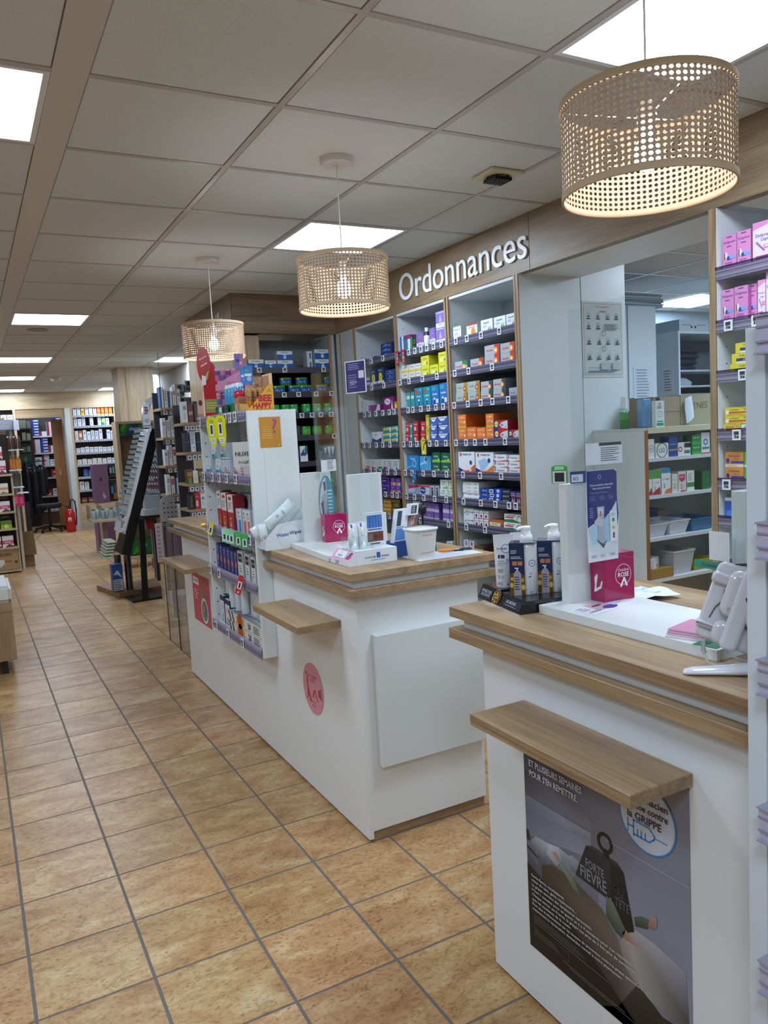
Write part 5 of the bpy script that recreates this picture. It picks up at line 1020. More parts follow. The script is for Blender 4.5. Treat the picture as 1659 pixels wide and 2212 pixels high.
pouch(1.108, 3.165, 1.10, .05, .155, 0, .92, 'white wipes pack with blue name leaning right in the carton', [T('Water', .5, .7, .9, '#2a66b4', .2), ('l', .2, .2, .6, .4, 2, '#5a8ac0')])
pouch(1.172, 3.19, 1.085, .052, .135, .1, .80, 'white wipes pack leaning behind the front one')
pouch(1.222, 3.20, 1.08, .05, .115, .25, .85, 'rightmost white wipes pack sticking out of the carton')
pouch(1.10, 3.17, 1.04, .04, .075, -.3, -.2, 'small crumpled wipes pack at the left end of the carton')
pouch(1.085, 3.20, 1.045, .036, .06, -.5, -.5, 'crumpled wipes pack hanging over the left carton edge')
# yellow pen-like item on the far island worktop
m = MB(); m.lathe([(.004, -.07), (.011, -.05), (.015, -.01), (.013, .04), (.005, .065), (.002, .07)], col='#e0b81c', mat='gloss', n=12)
o = m.build('yellow_brush', None, loc=(1.185, 4.35, ZP3+.0152), label='yellow oblong item lying on the far worktop left of the tall shelf', cat='item'); o.rotation_euler = (0, math.pi/2, .5)
# orange notice on the gondola side
wall_print('orange_notice', (1.135, GY0-.0006, 1.437), 0, .098, .133, [R(.1, .38, .6, .40, '#e6c884'), R(.12, .45, .55, .465, '#e6c884'), R(.1, .31, .62, .325, '#e6c884'), T('?', .72, .70, .22, '#a8487c', .5), ('l', .15, .5, .6, .7, 3, '#d4a850'), ('c', .9, .07, .03, '#e6d8b8')], 'orange notice with a large purple question mark on the tall shelf side', cat='notice', base='#c68a2a')
# ============================================================ GONDOLA CONTENTS
CN[0] = 'care_box'
def gz(k): return GS[k]+.0125
def grow(k, items, where, x=1.098):
    for n, (sty, p0, p1, hgt, cnt, desc, *opt) in enumerate(items):
        xx = x+(opt[0] if opt else 0); z = gz(k)
        y0, y1 = yat(p0, xx, z), yat(p1, xx, z); y0 = min(y0, GY1-.026); y1 = max(y1, GY0+.026)
        for q in range(cnt):
            dep = .06 if len(opt) < 2 else opt[1]
            if z < .99: dep = min(dep, 1.1485-xx)
            lb = '%s, %s from left %s%s' % (desc, ORD[n], where, '' if cnt == 1 else (', lower' if q == 0 else ', upper' if cnt == 2 else ', stacked'))
            carton(sty, max(y0-y1-.001, .012), dep, hgt, (xx, (y0+y1)/2, z+q*(hgt+.0006)), -math.pi/2, lb, 'boxes on the tall island shelf, '+where)
STY.update({
 'baby_white': ('#dbe2e6', '#bcc6cc', [R(0, 0, 1, .3, '#2f86bc'), ('p', [(.5, .1), (.9, .6), (.95, .3), (.7, .05)], '#8fc06a'), T('Physio', .5, .82, .7, '#5a6a78', .1), ('l', .2, .45, .6, .6, 2, '#c08a8a')]),
 'baby_wave': ('#dbe2e8', '#bcc6d0', [R(0, .88, 1, .93, '#3a4a8a'), R(0, .12, 1, .17, '#3a4a8a'), ('p', [(.3, .2), (.5, .5), (.3, .85), (.45, .85), (.65, .5), (.45, .2)], '#4a6ab8')]),
 'red_ampoule': ('#d9d6d2', '#7c1c24', [R(0, 0, 1, .52, '#b0262e'), ('c', .5, .9, .28, '#b0262e', .35), ('l', .2, .6, .8, .8, 4, '#7a7470'), ('p', [(.35, .12), (.5, .3), (.65, .12)], '#e0b84a'), ('c', .5, .34, .1, '#e8c89a', .6), ('l', .2, .02, .8, .1, 1, '#e6c8c8')]),
 'white_seal': ('#d2d4d4', '#a8acae', [('c', .5, .76, .24, '#2a2c34', .8), ('c', .5, .76, .14, '#6a707c', .8), ('l', .2, .2, .8, .5, 4, '#8a8e92')]),
 'lip_blue': ('#dcdfe2', '#b8bcc4', [R(.2, .0, .8, .55, '#2a4a9a'), ('c', .3, .85, .12, '#2a2c34'), ('l', .2, .62, .8, .75, 2, '#8a8e98')]),
 'lip_cyan': ('#dcdfe2', '#b8bcc4', [R(.2, .0, .8, .55, '#2a8ac8'), ('c', .3, .85, .12, '#2a2c34'), ('l', .2, .62, .8, .75, 2, '#8a8e98')]),
 'lip_coral': ('#dcdfe2', '#b8bcc4', [R(.2, .0, .8, .55, '#d2605a'), ('c', .3, .85, .12, '#2a2c34'), ('l', .2, .62, .8, .75, 2, '#8a8e98')]),
 'navy_vein': ('#2a3478', '#1c2456', [T('VEINO', .5, .88, .7, '#b8c0e8', .07), ('p', [(.2, .45), (.5, .62), (.8, .45), (.6, .3), (.4, .3)], '#c8705a'), ('p', [(.3, .1), (.45, .3), (.6, .1)], '#b89088'), ('l', .2, .68, .8, .8, 3, '#8a94c8')]),
 'black_label': ('#d4d4ca', '#a4a8ac', [R(.1, .6, .9, .92, '#1f2024'), T('AVENE', .5, .76, .6, '#c8ccc8', .1), ('l', .3, .2, .7, .5, 3, '#6a6e68')]),
 'navy_pump_box': ('#d6dade', '#1f2a4c', [R(0, .82, 1, 1, '#1c2748'), ('l', .3, .5, .9, .7, 3, '#c07a8a'), ('p', [(.4, .2), (.5, .4), (.6, .2)], '#5a6478'), ('l', .2, .05, .8, .15, 2, '#3a4468')]),
 'promo_tray': ('#dcd8cc', '#c2c4c0', [('p', [(.0, 1), (.06, .0), (.1, .0), (.04, 1)], '#2a2a2c'), ('p', [(.1, 1), (.16, .0), (.2, 0), (.14, 1)], '#2a2a2c'), R(.26, .15, .5, .9, '#d8a828'), ('c', .38, .5, .08, '#b8482a'), T('50', .66, .5, .16, '#2a2c30', .6), ('l', .78, .15, .97, .85, 4, '#5a5e62')]),
 'kraft_bag': ('#8f7a48', '#6e5c34', [('p', [(.2, .2), (.6, .3), (.9, .1), (.5, .05)], '#1c1a16'), ('l', .3, .5, .7, .9, 4, '#c0b080')]),
})
grow(1, [('baby_white', 445, 458, .077, 1, 'white saline box with blue foot', .0), ('baby_white', 467, 479, .077, 1, 'white and blue saline box', .0), ('baby_wave', 480, 485, .084, 1, 'narrow white box with blue waves', -.006, .03), ('baby_wave', 486, 491, .084, 1, 'narrow white wave box', -.006, .03), ('baby_wave', 492, 498, .084, 1, 'last narrow wave box', -.006, .03)], 'on second shelf')
carton('baby_white', .085, .05, .075, (1.155, 3.86, gz(1)+.002+.0), -math.pi/2, 'white saline box standing behind, left, on second island shelf', lean=0)
carton('baby_white', .085, .05, .075, (1.15, 3.77, gz(1)+.0785), -math.pi/2, 'upper white saline box with blue foot, on second island shelf') if False else None
carton('baby_white', .08, .05, .077, (1.10, 3.86, gz(1)+.0778), -math.pi/2, 'upper left white saline box on second island shelf')
carton('baby_white', .08, .05, .077, (1.105, 3.72, gz(1)+.0778), -math.pi/2, 'upper right white saline box on second island shelf')
for n, (y, k) in enumerate(((3.70, 'left'), (3.66, 'middle'))): carton('baby_wave', .035, .06, .125, (1.175+.01*n, y, gz(1)+.0004), -math.pi/2, '%s tall white wave box at the back of second island shelf' % k)
carton('kraft_bag', .05, .07, .20, (1.19, 3.60, gz(1)+.0004), -math.pi/2, 'brown and gold pack standing behind the gift bag')
# gift bag
t = empty('paper_bag', (1.128, 3.46, gz(1)), rz=-.45, label='white folded gift bag with large dark lettering on the island shelf', cat='bag')
m = MB(); m.face([(-.05, -.012, .0), (.05, -.012, 0), (.052, -.002, .155), (-.052, -.002, .155)], '#d6d0c8'); m.face([(.05, -.012, 0), (.05, .03, 0), (.052, .006, .155), (.052, -.002, .155)], '#b0aaa2'); m.face([(-.05, .03, 0), (-.05, -.012, 0), (-.052, -.002, .155), (-.052, .006, .155)], '#b0aaa2'); m.face([(.05, .03, 0), (-.05, .03, 0), (-.052, .006, .155), (.052, .006, .155)], '#a8a29a'); m.build('bag', t)
m = MB(); m.text('NUXE', (-.008, -.0095, .1), (1, 0, 0), (0, .06, 1), '#2a2624', w=.065, h=.02, bold=.01); m.text('?', (.036, -.0095, .09), (1, 0, 0), (0, .06, 1), '#2a2624', w=.012, bold=.02); m.tube([(.03, -.011, .075), (0, -.012, .055)], .0012, '#4a4440', n=5); m.text('PARIS', (-.005, -.0118, .062), (1, 0, 0), (0, .06, 1), '#8a7a44', w=.045)
m.face([(-.03, -.0128, .0), (.03, -.0128, .0), (.015, -.0115, .045), (-.02, -.0115, .045)], '#c2bcb8', 'paper'); m.build('lettering', t)
# third shelf
grow(2, [('red_ampoule', 473, 481, .185, 1, 'tall white and red ampoule box', .004), ('red_ampoule', 482, 493, .18, 1, 'tall red and white ampoule box', -.004), ('red_ampoule', 495, 507, .175, 1, 'tall red ampoule box', -.006)], 'on third shelf')
for n, (p0, p1) in enumerate(((507, 521), (526, 545))): 
    y0, y1 = yat(p0, 1.17, gz(2)), max(yat(p1, 1.17, gz(2)), GY0+.03)
    carton('white_seal', y0-y1, .06, .17, (1.17, (y0+y1)/2, gz(2)+.0004), -math.pi/2, 'white box with round dark seal, %s, third island shelf' % ('left' if n == 0 else 'right'))
for n, (p0, p1, s) in enumerate(((508, 515, 'lip_blue'), (516, 524, 'lip_cyan'), (527, 535, 'lip_coral'), (536, 543, 'lip_coral'))):
    y0, y1 = yat(p0, 1.105, gz(2)), max(yat(p1, 1.105, gz(2)), GY0+.028)
    carton(s, max(y0-y1, .012), .03, .11, (1.105, (y0+y1)/2, gz(2)+.0004), -math.pi/2, 'small white lip care box with %s panel, %s of four' % ({'lip_blue': 'blue', 'lip_cyan': 'cyan', 'lip_coral': 'coral'}[s], ORD[n]))
grow(3, [('navy_vein', 470, 476, .125, 1, 'tall navy box with coral drop', .01), ('navy_vein', 477, 483, .125, 1, 'navy box with coral drop', .006), ('navy_vein', 484, 491, .122, 1, 'narrow navy box', .0), ('navy_vein', 492, 499, .122, 1, 'navy and coral box', 0), ('navy_vein', 500, 507, .12, 1, 'dark navy box', 0), ('navy_vein', 508, 515, .12, 1, 'rightmost navy box', 0), ('black_label', 516, 527, .128, 1, 'cream box with black label', 0), ('black_label', 532, 541, .125, 1, 'cream box with black top label', 0), ('black_label', 545, 554, .12, 1, 'narrow cream box with black label', 0)], 'on fourth shelf')
grow(4, [('navy_pump_box', 479, 487, .145, 1, 'white and navy pump box', .01), ('navy_pump_box', 489, 499, .14, 1, 'white pump box with navy top', .004)], 'on bottom shelf')
for q, (zz, nm) in enumerate(((0, 'lower'), (.052, 'upper'))):
    y0, y1 = yat(497, 1.09, gz(4)), GY0+.03
    m = MB(); w_ = y0-y1; m.box((-w_/2, 0, 0), (w_/2, .055, .05), '#d4d2ca', 'paper', {'+z': '#8f9a9e'}); m.dec((-w_/2, 0, 0), (w_, 0, 0), (0, 0, .05), STY['promo_tray'][2], e=.0005)
    m.dec((-w_/2, 0, .05), (w_, 0, 0), (0, .055, 0), [R(.1, .2, .5, .8, '#5f6a70'), R(.55, .3, .95, .6, '#a8b0b4'), ('l', .1, .1, .9, .9, 5, '#6f7a80')], e=.0004)
    m.build('promo_tray', None, loc=(1.088, (y0+y1)/2, gz(4)+.0004+zz), rz=-math.pi/2, label='%s white promo tray with striped corner and 50 print' % nm, cat='tray')
for n, p in enumerate((507, 520, 533)):
    y = yat(p, 1.135, gz(4)+.15); m = MB(); m.lathe([(.019, 0), (.02, .02), (.02, .12), (.014, .135), (.012, .15), (.0121, .165)], col='#c9cfd3', mat='gloss', n=16)
    m.build('white_bottle', None, loc=(1.127 if n else 1.125, y if n else y+.004, gz(4)+.0004) if False else (1.1275, max(y, GY0+.03), gz(4)+.105), label='white bottle behind the promo trays, %s of three from left' % ORD[n], cat='bottle')
# coloured tags on the rails
def tag_card(loc, w, h, base, label, tilt=0, pr=None):
    m = MB(); m.plate((0, 0, 0), (1, 0, 0), (0, 0, 1), [(-w/2, -h*.5), (w/2, -h*.5), (w/2, h*.4), (w*.3, h*.5), (-w*.3, h*.5), (-w/2, h*.4)], .0015, base, 'gloss')
    m.dec((-w/2, -.0015, -h/2), (w, 0, 0), (0, 0, h), pr or [R(.15, .1, .85, .62, '#dfe3e4'), R(.32, .18, .68, .56, '#2a2c30')], e=.0006, mat='gloss')
    o = m.build('shelf_tag', None, loc=loc, rz=-math.pi/2, label=label, cat='price tag'); o.rotation_euler = (0, tilt, -math.pi/2+.6); return o
for n, (p, c) in enumerate(((490, '#a8e0b8'), (498, '#8fdca8'), (505, '#7fd89a'), (520, '#3fae54'), (534, '#3aa84c'))):
    y = yat(p, 1.066, 1.03); tag_card((1.055, y, 1.028), .032, .066, c, '%s green topped price tag, %s of five on the middle rail' % ('pale' if n < 3 else 'bright', ORD[n]), 0)
tag_card((1.055, yat(460, 1.066, 1.05), 1.04), .03, .07, '#d8cf3a', 'yellow topped price tag at the left end of the middle rail', .3)
tag_card((1.052, yat(523, 1.064, .83), .812), .032, .095, '#c42c2c', 'red hanging price tag slanted on the fourth rail of the tall shelf', .35, [R(.15, .3, .85, .68, '#dfe3e4'), R(.35, .35, .65, .62, '#2a2c30'), ('p', [(.3, .08), (.7, .08), (.6, .22)], '#e8c8c8')])
for n, p in enumerate((457, 476)):
    m = MB(); m.plate((0, 0, 0), (1, 0, 0), (0, 0, 1), [(-.026, -.03), (-.02, -.085), (.0, -.125), (.018, -.125), (.026, -.08), (.026, .0), (.015, .016), (-.015, .016), (-.026, .0)], .001, '#d6d410', 'gloss')
    m.dec((-.026, -.001, -.125), (.052, 0, 0), (0, 0, .14), [('c', .5, .84, .16, '#6a6a20'), ('c', .5, .84, .1, '#d6d410'), R(.3, .36, .66, .78, '#dfe2e0'), R(.38, .42, .58, .72, '#2a2c30'), ('p', [(.35, .1), (.8, .1), (.85, .28), (.3, .28)], '#e4e4d8'), ('l', .4, .13, .8, .25, 2, '#8a8a40')], e=.0006, mat='gloss')
    m.build('yellow_flag', None, loc=(1.045, yat(p, 1.045, 1.56), 1.578), rz=-math.pi/2+.85, label='%s yellow oval price flag on the top rail of the tall shelf' % ('left' if n == 0 else 'right'), cat='price flag')
for n, p in enumerate((487, 505, 522)):
    m = MB(); m.plate((0, 0, 0), (1, 0, 0), (0, 0, 1), ell(0, 0, .016, .016, 16), .001, '#c8343c', 'gloss'); m.dec((-.016, -.001, -.016), (.032, 0, 0), (0, 0, .032), [('c', .5, .5, .36, '#e8d8d4'), R(.3, .4, .7, .6, '#c8343c')], e=.0005, mat='gloss')
    m.build('round_tag', None, loc=(1.072, yat(p, 1.07, 1.335), 1.337), rz=-math.pi/2, label='round red and white tag above the second rail, %s of three' % ORD[n], cat='price tag')
# ---- things on top of the gondola
GT = GZ1+.0004
TOPZ = GS[0]+.0125
t = empty('counter_display', (1.115, 3.90, TOPZ), rz=-.45, label='tall red display card with round header standing on the shelf top', cat='display stand')
m = MB(); m.plate((0, 0, 0), (1, 0, 0), (0, 0, 1), [(-.03, 0), (.06, 0), (.06, .1), (.05, .2), (.03, .27), (-.0, .30), (-.03, .2)], .004, '#b81c28', 'gloss'); m.dec((-.03, -.004, 0), (.09, 0, 0), (0, 0, .12), [R(.02, .25, .98, .82, '#8a8a3c'), ('l', .1, .4, .9, .7, 3, '#b8b85a')], e=.0006); m.build('back_card', t)
m = MB(); m.plate((0, -.006, .27), (1, 0, 0), (0, 0, 1), ell(-.02, 0, .035, .09), .002, '#b83a34', 'gloss'); m.text('Bonjour', (-.02, -.0095, .305), (1, 0, .5), (0, 0, 1), '#f0d8d0', w=.045, bold=.03); m.text('soyez', (-.018, -.0095, .27), (1, 0, .5), (0, 0, 1), '#f0d8d0', w=.036, bold=.03); m.dec((-.05, -.008, .18), (.06, 0, 0), (0, 0, .08), [('p', [(.4, .1), (.7, .2), (.9, .8), (.7, .6)], '#a8b84a'), ('p', [(.2, -.2), (.6, -.1), (.6, .4), (.3, .5)], '#e8e8e4')], e=.0006); m.build('header', t)
m = MB(); m.box((-.02, -.03, 0), (.015, .0, .14), '#c8a890'); m.dec((-.02, -.03, 0), (.035, 0, 0), (0, 0, .14), [('c', .55, .6, .3, '#4a2c24', 1.4), R(.05, .05, .9, .2, '#a88468')], e=.0005); m.build('beauty_box', None, loc=(1.10, 3.99, TOPZ), rz=-.7, label='beige box with dark oval window at the left end of the shelf top', cat='box')
def cyl_pack(x, y, z, r, h, cols, label, name='cosmetic_stick', cat='stick'):
    m = MB(); m.lathe([(r, 0), (r, h*.45), (r, h*.8), (r*.98, h)], col=cols, mat='gloss', n=14); m.build(name, None, loc=(x, y, z), label=label, cat=cat)
# pink tiered display with rolls
t = empty('counter_display', (1.175, 3.70, TOPZ), rz=-.3, label='two-tier pink cardboard display full of pink sticks on the shelf top', cat='display stand')
m = MB()
m.box((-.075, 0, 0), (.06, .10, .06), '#a86a98'); m.box((-.075, 0.001, .12), (.06, .10, .175), '#c88aa8', 'paper')
m.plate((0, -.001, .125), (1, 0, 0), (0, 0, 1), [(-.085, 0), (.075, .02), (.075, .125), (.055, .105), (-.085, .03)], .002, '#d08cae'); m.box((-.075, .09, .0), (.06, .10, .23), '#b87aa4')
m.build('tray', t)
m = MB(); m.dec((-.085, -.0035, .125), (.16, 0, 0), (0, 0, .1), [('o', .78, .62, .09, '#b86a94', .15), ('l', .35, .28, .7, .45, 2, '#b0608c'), ('c', .92, .35, .03, '#b06a94')], e=.0006); m.box((-.082, -.002, .125), (-.02, -.0, .15), '#b87aa4'); m.build('tray_print', t)
for n in range(6):
    yy = 3.74-.004*n; xx_ = 1.112+.026*n
    for r_, (zz, nm) in enumerate(((.061, 'lower'), (.1755, 'upper'))):
        if r_ == 1 and n > 3: continue
        cyl_pack(xx_, yy, TOPZ+zz, .012, .058 if r_ == 0 else .06, (['#5a6a9a', '#c87a98', '#d8a0b4', '#b84a60'], ['#c06a94', '#6a4a86', '#d8a0b8', '#8a4a7a'])[(n+r_) % 2], 'pink and blue lip stick in the %s tier, %s from left' % (nm, ORD[n]))
m = MB(); m.box((-.022, 0, 0), (.022, .006, .075), '#7a7ab8'); m.dec((-.022, 0, 0), (.044, 0, 0), (0, 0, .075), [('p', [(.5, 0), (1, 0), (1, .9), (.7, 1)], '#c87a9c'), ('c', .35, .55, .2, '#4a4a94'), ('c', .7, .4, .15, '#e0c0d0')], e=.0005); m.build('blister_card', None, loc=(1.222, 3.73, TOPZ+.232), rz=-.2, label='purple and pink card sticking up at the right of the pink display', cat='card')
# pink sticks hanging below front (lower tier)
# blue cans
for n in range(4):
    yy = 3.66-.05*n
    m = MB(); m.lathe([(.024, 0), (.0245, .01), (.0245, .055), (.0245, .056), (.0245, .12), (.022, .128)], col=['#1f7a4a', '#1f7a4a', '#2a8a8c', '#3a9ac4', '#3f9ecb', '#3f9ecb'], mat='gloss', n=18)
    b = m.build('spray_can', None, loc=(1.135, yy-.02, TOPZ), label='blue and green spray can with white cap, %s from left' % ORD[n], cat='spray can')
    m = MB(); m.lathe([(.0215, .128), (.022, .14), (.018, .146)], col='#dfe6ea', mat='gloss', n=18); m.build('cap', b)
m = MB(); m.box((-.14, -.004, 0), (.06, 0, .05), '#1c4a30'); m.dec((-.14, -.004, 0), (.2, 0, 0), (0, 0, .05), [('l', .1, .3, .4, .7, 2, '#4a8a5a'), ('c', .6, .5, .06, '#3a7a4a')], e=.0005); m.build('green_tray_front', None, loc=(1.103, 3.63, TOPZ), rz=-math.pi/2, label='dark green cardboard tray front under the spray cans', cat='tray')
m = MB(); m.box((-.02, -.003, 0), (.02, 0, .045), '#dfe6e2'); m.dec((-.02, -.003, 0), (.04, 0, 0), (0, 0, .045), [R(.2, .1, .8, .5, '#4aa08a')], e=.0005); m.build('price_card', None, loc=(1.092, 3.66, TOPZ), rz=-math.pi/2, label='small white and mint card before the green tray', cat='card')
# honey display
t = empty('counter_display', (1.10, 3.25, GT), label='yellow cardboard display reading BEE HAPPY on the shelf corner', cat='display stand')
m = MB(); y0 = GY0+.004
m.plate((0, y0, GT), (1, 0, 0), (0, 0, 1), [(1.06+.03, 0), (1.212, 0), (1.212, .115), (1.19, .108)], .002, '#dba832'); m.box((1.20, y0+.002, GT), (1.212, y0+.10, GT+.16), '#dcc08a')
m.plate((1.10, y0+.15, GT), (0, -1, 0), (0, 0, 1), [(0, 0), (.15, 0), (.15, .01), (.12, .03), (0, .04)], .002, '#e0aa4a')
m.box((1.102, y0+.003, GT), (1.2, y0+.15, GT+.012), '#c8963a'); m.box((1.19, y0+.02, GT+.012), (1.2, y0+.15, GT+.15), '#b88a68')
wpart(t, 'tray', m)
m = MB(); m.text('BEE', (1.172, y0-.0026, GT+.052), (1, 0, 0), (0, 0, 1), '#b8242c', w=.062, h=.03, bold=.05); m.text('HAPPY', (1.158, y0-.0026, GT+.02), (1, 0, 0), (0, 0, 1), '#b8242c', w=.088, h=.026, bold=.05); m.dec((1.09, y0-.002, GT), (.12, 0, 0), (0, 0, .11), [('c', .86, .8, .04, '#c07a20'), ('c', .8, .74, .03, '#c07a20'), ('c', .92, .74, .03, '#c07a20'), R(.3, .04, .95, .055, '#a8702a')], e=.0004); wpart(t, 'lettering', m)
for n in range(7):
    xx, yy = 1.115+.026*(n % 4), GY0+.035+.03*(n//4)+.012*(n % 2)
    m = MB(); m.tube([(0, 0, 0), (0, 0, .05)], .003, '#b88a54', 'matte', 6)
    m.lathe([(.005, .045), (.013, .05), (.008, .055), (.014, .06), (.009, .065), (.014, .07), (.009, .075), (.012, .08), (.004, .086)], col='#b48c58', mat='matte', n=12); m.lathe([(.008, .0), (.009, .03)], col='#c87a1c', mat='gloss', n=10)
    m.build('honey_dipper', None, loc=(xx, yy, GT+.013+.004*(n//4)), label='wooden honey dipper lolly in the yellow display, %s of seven' % ORD[n], cat='honey dipper')
for n, (x_, y_, z_, w_, h_, rz_, c1, lb) in enumerate(((1.155, GY0+.13, .055, .05, .062, -.2, '#c09080', 'pink gift pack standing behind the honey dippers'), (1.19, GY0+.125, .08, .045, .05, -.1, '#c8a080', 'beige gift pack at the back of the honey display'))):
    m = MB(); m.box((-w_/2, 0, 0), (w_/2, .02, h_), c1); m.dec((-w_/2, 0, 0), (w_, 0, 0), (0, 0, h_), [R(.1, .6, .9, .85, '#a06858'), ('l', .2, .2, .8, .5, 3, '#e0c8b8')], e=.0005); m.build('gift_pack', None, loc=(x_, y_, GT+z_), rz=rz_, label=lb, cat='pack')
m = MB(); m.face([(-.018, 0, 0), (.02, 0, 0), (.026, .01, .085), (-.008, .01, .075)], ['#c8a06a', '#c8a06a', '#f0e0c0', '#6a4a3a'], 'gloss'); m.box((-.016, .0105, 0), (.02, .014, .07), '#c8a06a'); m.build('photo_card', None, loc=(1.195, GY0+.06, GT+.075), label='glossy beige photo card rising at the right of the honey display', cat='card')
m = MB(); m.lathe([(.03, 0), (.032, .01), (.03, .022), (.012, .03)], col='#c41c3c', mat='gloss', n=16, sx=1); m.build('red_tin', None, loc=(1.115, 3.42, TOPZ+.078), label='small round red tin behind the honey dippers', cat='tin')
m = MB(); m.box((-.03, -.02, 0), (.03, .02, .078), '#b07a60'); m.dec((-.03, -.02, 0), (.06, 0, 0), (0, 0, .078), [R(.2, .2, .8, .6, '#c8a088')], e=.0005); m.build('brown_box', None, loc=(1.115, 3.42, TOPZ), rz=-math.pi/2, label='brown box under the red tin on the shelf top', cat='box')
for n, (p, z) in enumerate(((1.13, .14), (1.15, .15))):
    m = MB(); m.box((-.02, -.002, 0), (.02, .002, .12), '#3a7ac0'); m.dec((-.02, -.002, 0), (.04, 0, 0), (0, 0, .12), [('c', .4, .8, .25, '#3aa0b0'), ('c', .6, .5, .28, '#a8b8d8'), ('c', .4, .25, .25, '#c0688c'), R(.1, .6, .9, .7, '#dfe6ee')], e=.0006)
    o = m.build('lollipop_card', None, loc=(1.17, 3.50-.05*n, TOPZ+.10), rz=-.6+.1*n, label='%s blue and pink printed card sticking up behind the spray cans' % ('left' if n == 0 else 'right'), cat='card')
# ============================================================ NEAR COUNTER ITEMS
nsb = empty('counter_screen', (1.33, 1.3, ZP3), label='white tray board with two uprights and clear screen on the near counter', cat='counter screen')
m = MB(); P = [(1.235, 1.517), (1.235, .99), (1.478, .99), (1.478, 1.517)]
m.plate((0, 0, ZP3+.0003), (1, 0, 0), (0, 1, 0), P, ZB-ZP3, '#dde1df', 'board'); wpart(nsb, 'board', m)
wpart(nsb, 'upright', bx((1.297, 1.474, ZB), (1.43, 1.502, 1.32), '#d9ddda', 'board'), bevel=.001)
wpart(nsb, 'upright', bx((1.322, .99, ZB), (1.42, 1.022, 1.32), '#b9bfc0', 'board', {'-x': '#dde1df'}), bevel=.001)  # shade put into the colour: customer-facing side light, other faces darker
wpart(nsb, 'clear_screen', bx((1.316, .978, 1.157), (1.3195, 1.47, 1.742), '#fff', 'plexi'))
pinkbox((1.366, 1.4215, ZB+.0005), -.02, 'pink October box with white ribbon on the near counter', 1.0)
# teleconsultation flyer
m = MB(); H_ = .225; W_ = .098
out = [(0, 0), (W_, 0), (W_*1.02, .06), (W_*1.07, .12), (W_*1.0, .165), (W_, H_*.985), (W_*.85, H_), (0, H_), (-.002, .1)]
m.plate((0, 0, 0), (1, 0, 0), (0, 0, 1), out, .001, '#dfe3ea', 'gloss')
m.dec((0, -.001, 0), (W_, 0, 0), (0, 0, H_), [('p', [(.0, .38), (.3, .44), (.55, .46), (.8, .55), (1, .66), (1, .97), (.9, .995), (0, .995)], '#262f78'), ('p', [(.98, .35), (1.05, .5), (1.0, .7), (.98, .7)], '#2a4f9c'), ('p', [(.02, .36), (.35, .44), (.4, .2), (.15, .18)], '#b9d4e6'), ('p', [(.55, .46), (.72, .5), (.7, .2), (.5, .18)], '#a9cbe0'),
   ('o', .42, .925, .055, '#9aa4cc', .3), T('Teleconsultation disponible', .48, .835, .78, '#d8dcec', .03), T('dans cette pharmacie', .48, .80, .6, '#d8dcec', .03), ('l', .1, .745, .8, .76, 1, '#7a82b8'), ('l', .08, .67, .3, .72, 3, '#6a73ac'), ('l', .4, .67, .62, .72, 3, '#6a73ac'), ('l', .7, .67, .9, .72, 3, '#6a73ac'), ('l', .06, .48, .2, .6, 5, '#8a92c4'),
   ('p', [(.3, .6), (.55, .6), (.53, .45), (.55, .18), (.32, .22), (.33, .42)], '#b4b4c4'), ('p', [(.2, .44), (.36, .5), (.52, .45), (.48, .38), (.28, .4)], '#c9c9d6'), R(.34, .52, .5, .585, '#d4d6e0'), R(.40, .5, .44, .55, '#b05a4a'), ('p', [(.25, .25), (.5, .14), (.62, .24), (.5, .18)], '#4a4f6c'),
   R(.72, .2, .97, .54, '#e9ecf0'), R(.8, .42, .88, .46, '#4a9a4a'), R(.8, .34, .88, .37, '#d8b84a'), R(.82, .24, .87, .3, '#2a2c34'), ('l', .76, .48, .92, .52, 2, '#a0a6b0'), ('l', .08, .04, .3, .08, 2, '#a8aebc'), ('l', .38, .04, .6, .08, 2, '#a8aebc'), ('l', .7, .04, .92, .08, 2, '#a8aebc')], e=.0003, mat='gloss')
m.build('tall_flyer', None, loc=(1.312, 1.418, 1.128), rz=0, label='tall navy and white teleconsultation flyer on the near counter upright', cat='flyer')
# notice taped on the screen; its square code is left out
m = MB(); m.box((0, -.001, 0), (.118, 0, .052), '#dfe4ea'); m.dec((0, -.001, 0), (.118, 0, 0), (0, 0, .052), [R(.36, .86, .98, 1, '#3c3e48'), ('l', .4, .12, .96, .8, 7, '#7a7e88')], e=.0003)
m.build('screen_notice', None, loc=(1.30, 1.405, 1.367), label='white notice with dark heading bar taped above the navy flyer', cat='notice')
m = MB(); m.box((0, -.001, 0), (.047, 0, .058), '#e3e7ea'); m.dec((0, -.001, 0), (.047, 0, 0), (0, 0, .058), [('o', .5, .5, .03, '#cfd4d8', .2)], e=.0003)
m.build('blank_card', None, loc=(1.302, 1.058, 1.181), rz=-math.pi/2, label='blank white card fixed beside the right upright of the near counter', cat='card')
m = MB(); m.box((0, -.001, 0), (.15, 0, .02), '#2f9a78'); m.dec((0, -.001, 0), (.15, 0, 0), (0, 0, .02), [T('Professionnels de sante', .55, .5, .8, '#134a3c', .5)], e=.0003)
P_ = onx(1501, 1224, 1.62); m.box((.07, 0, ZP3+.0004-P_.z), (.08, .03, 0), '#c8cdd0', 'plastic'); m.build('green_strip_sign', None, loc=tuple(P_), rz=-math.pi/2, label='green strip sign with dark lettering beyond the near counter screen', cat='sign')
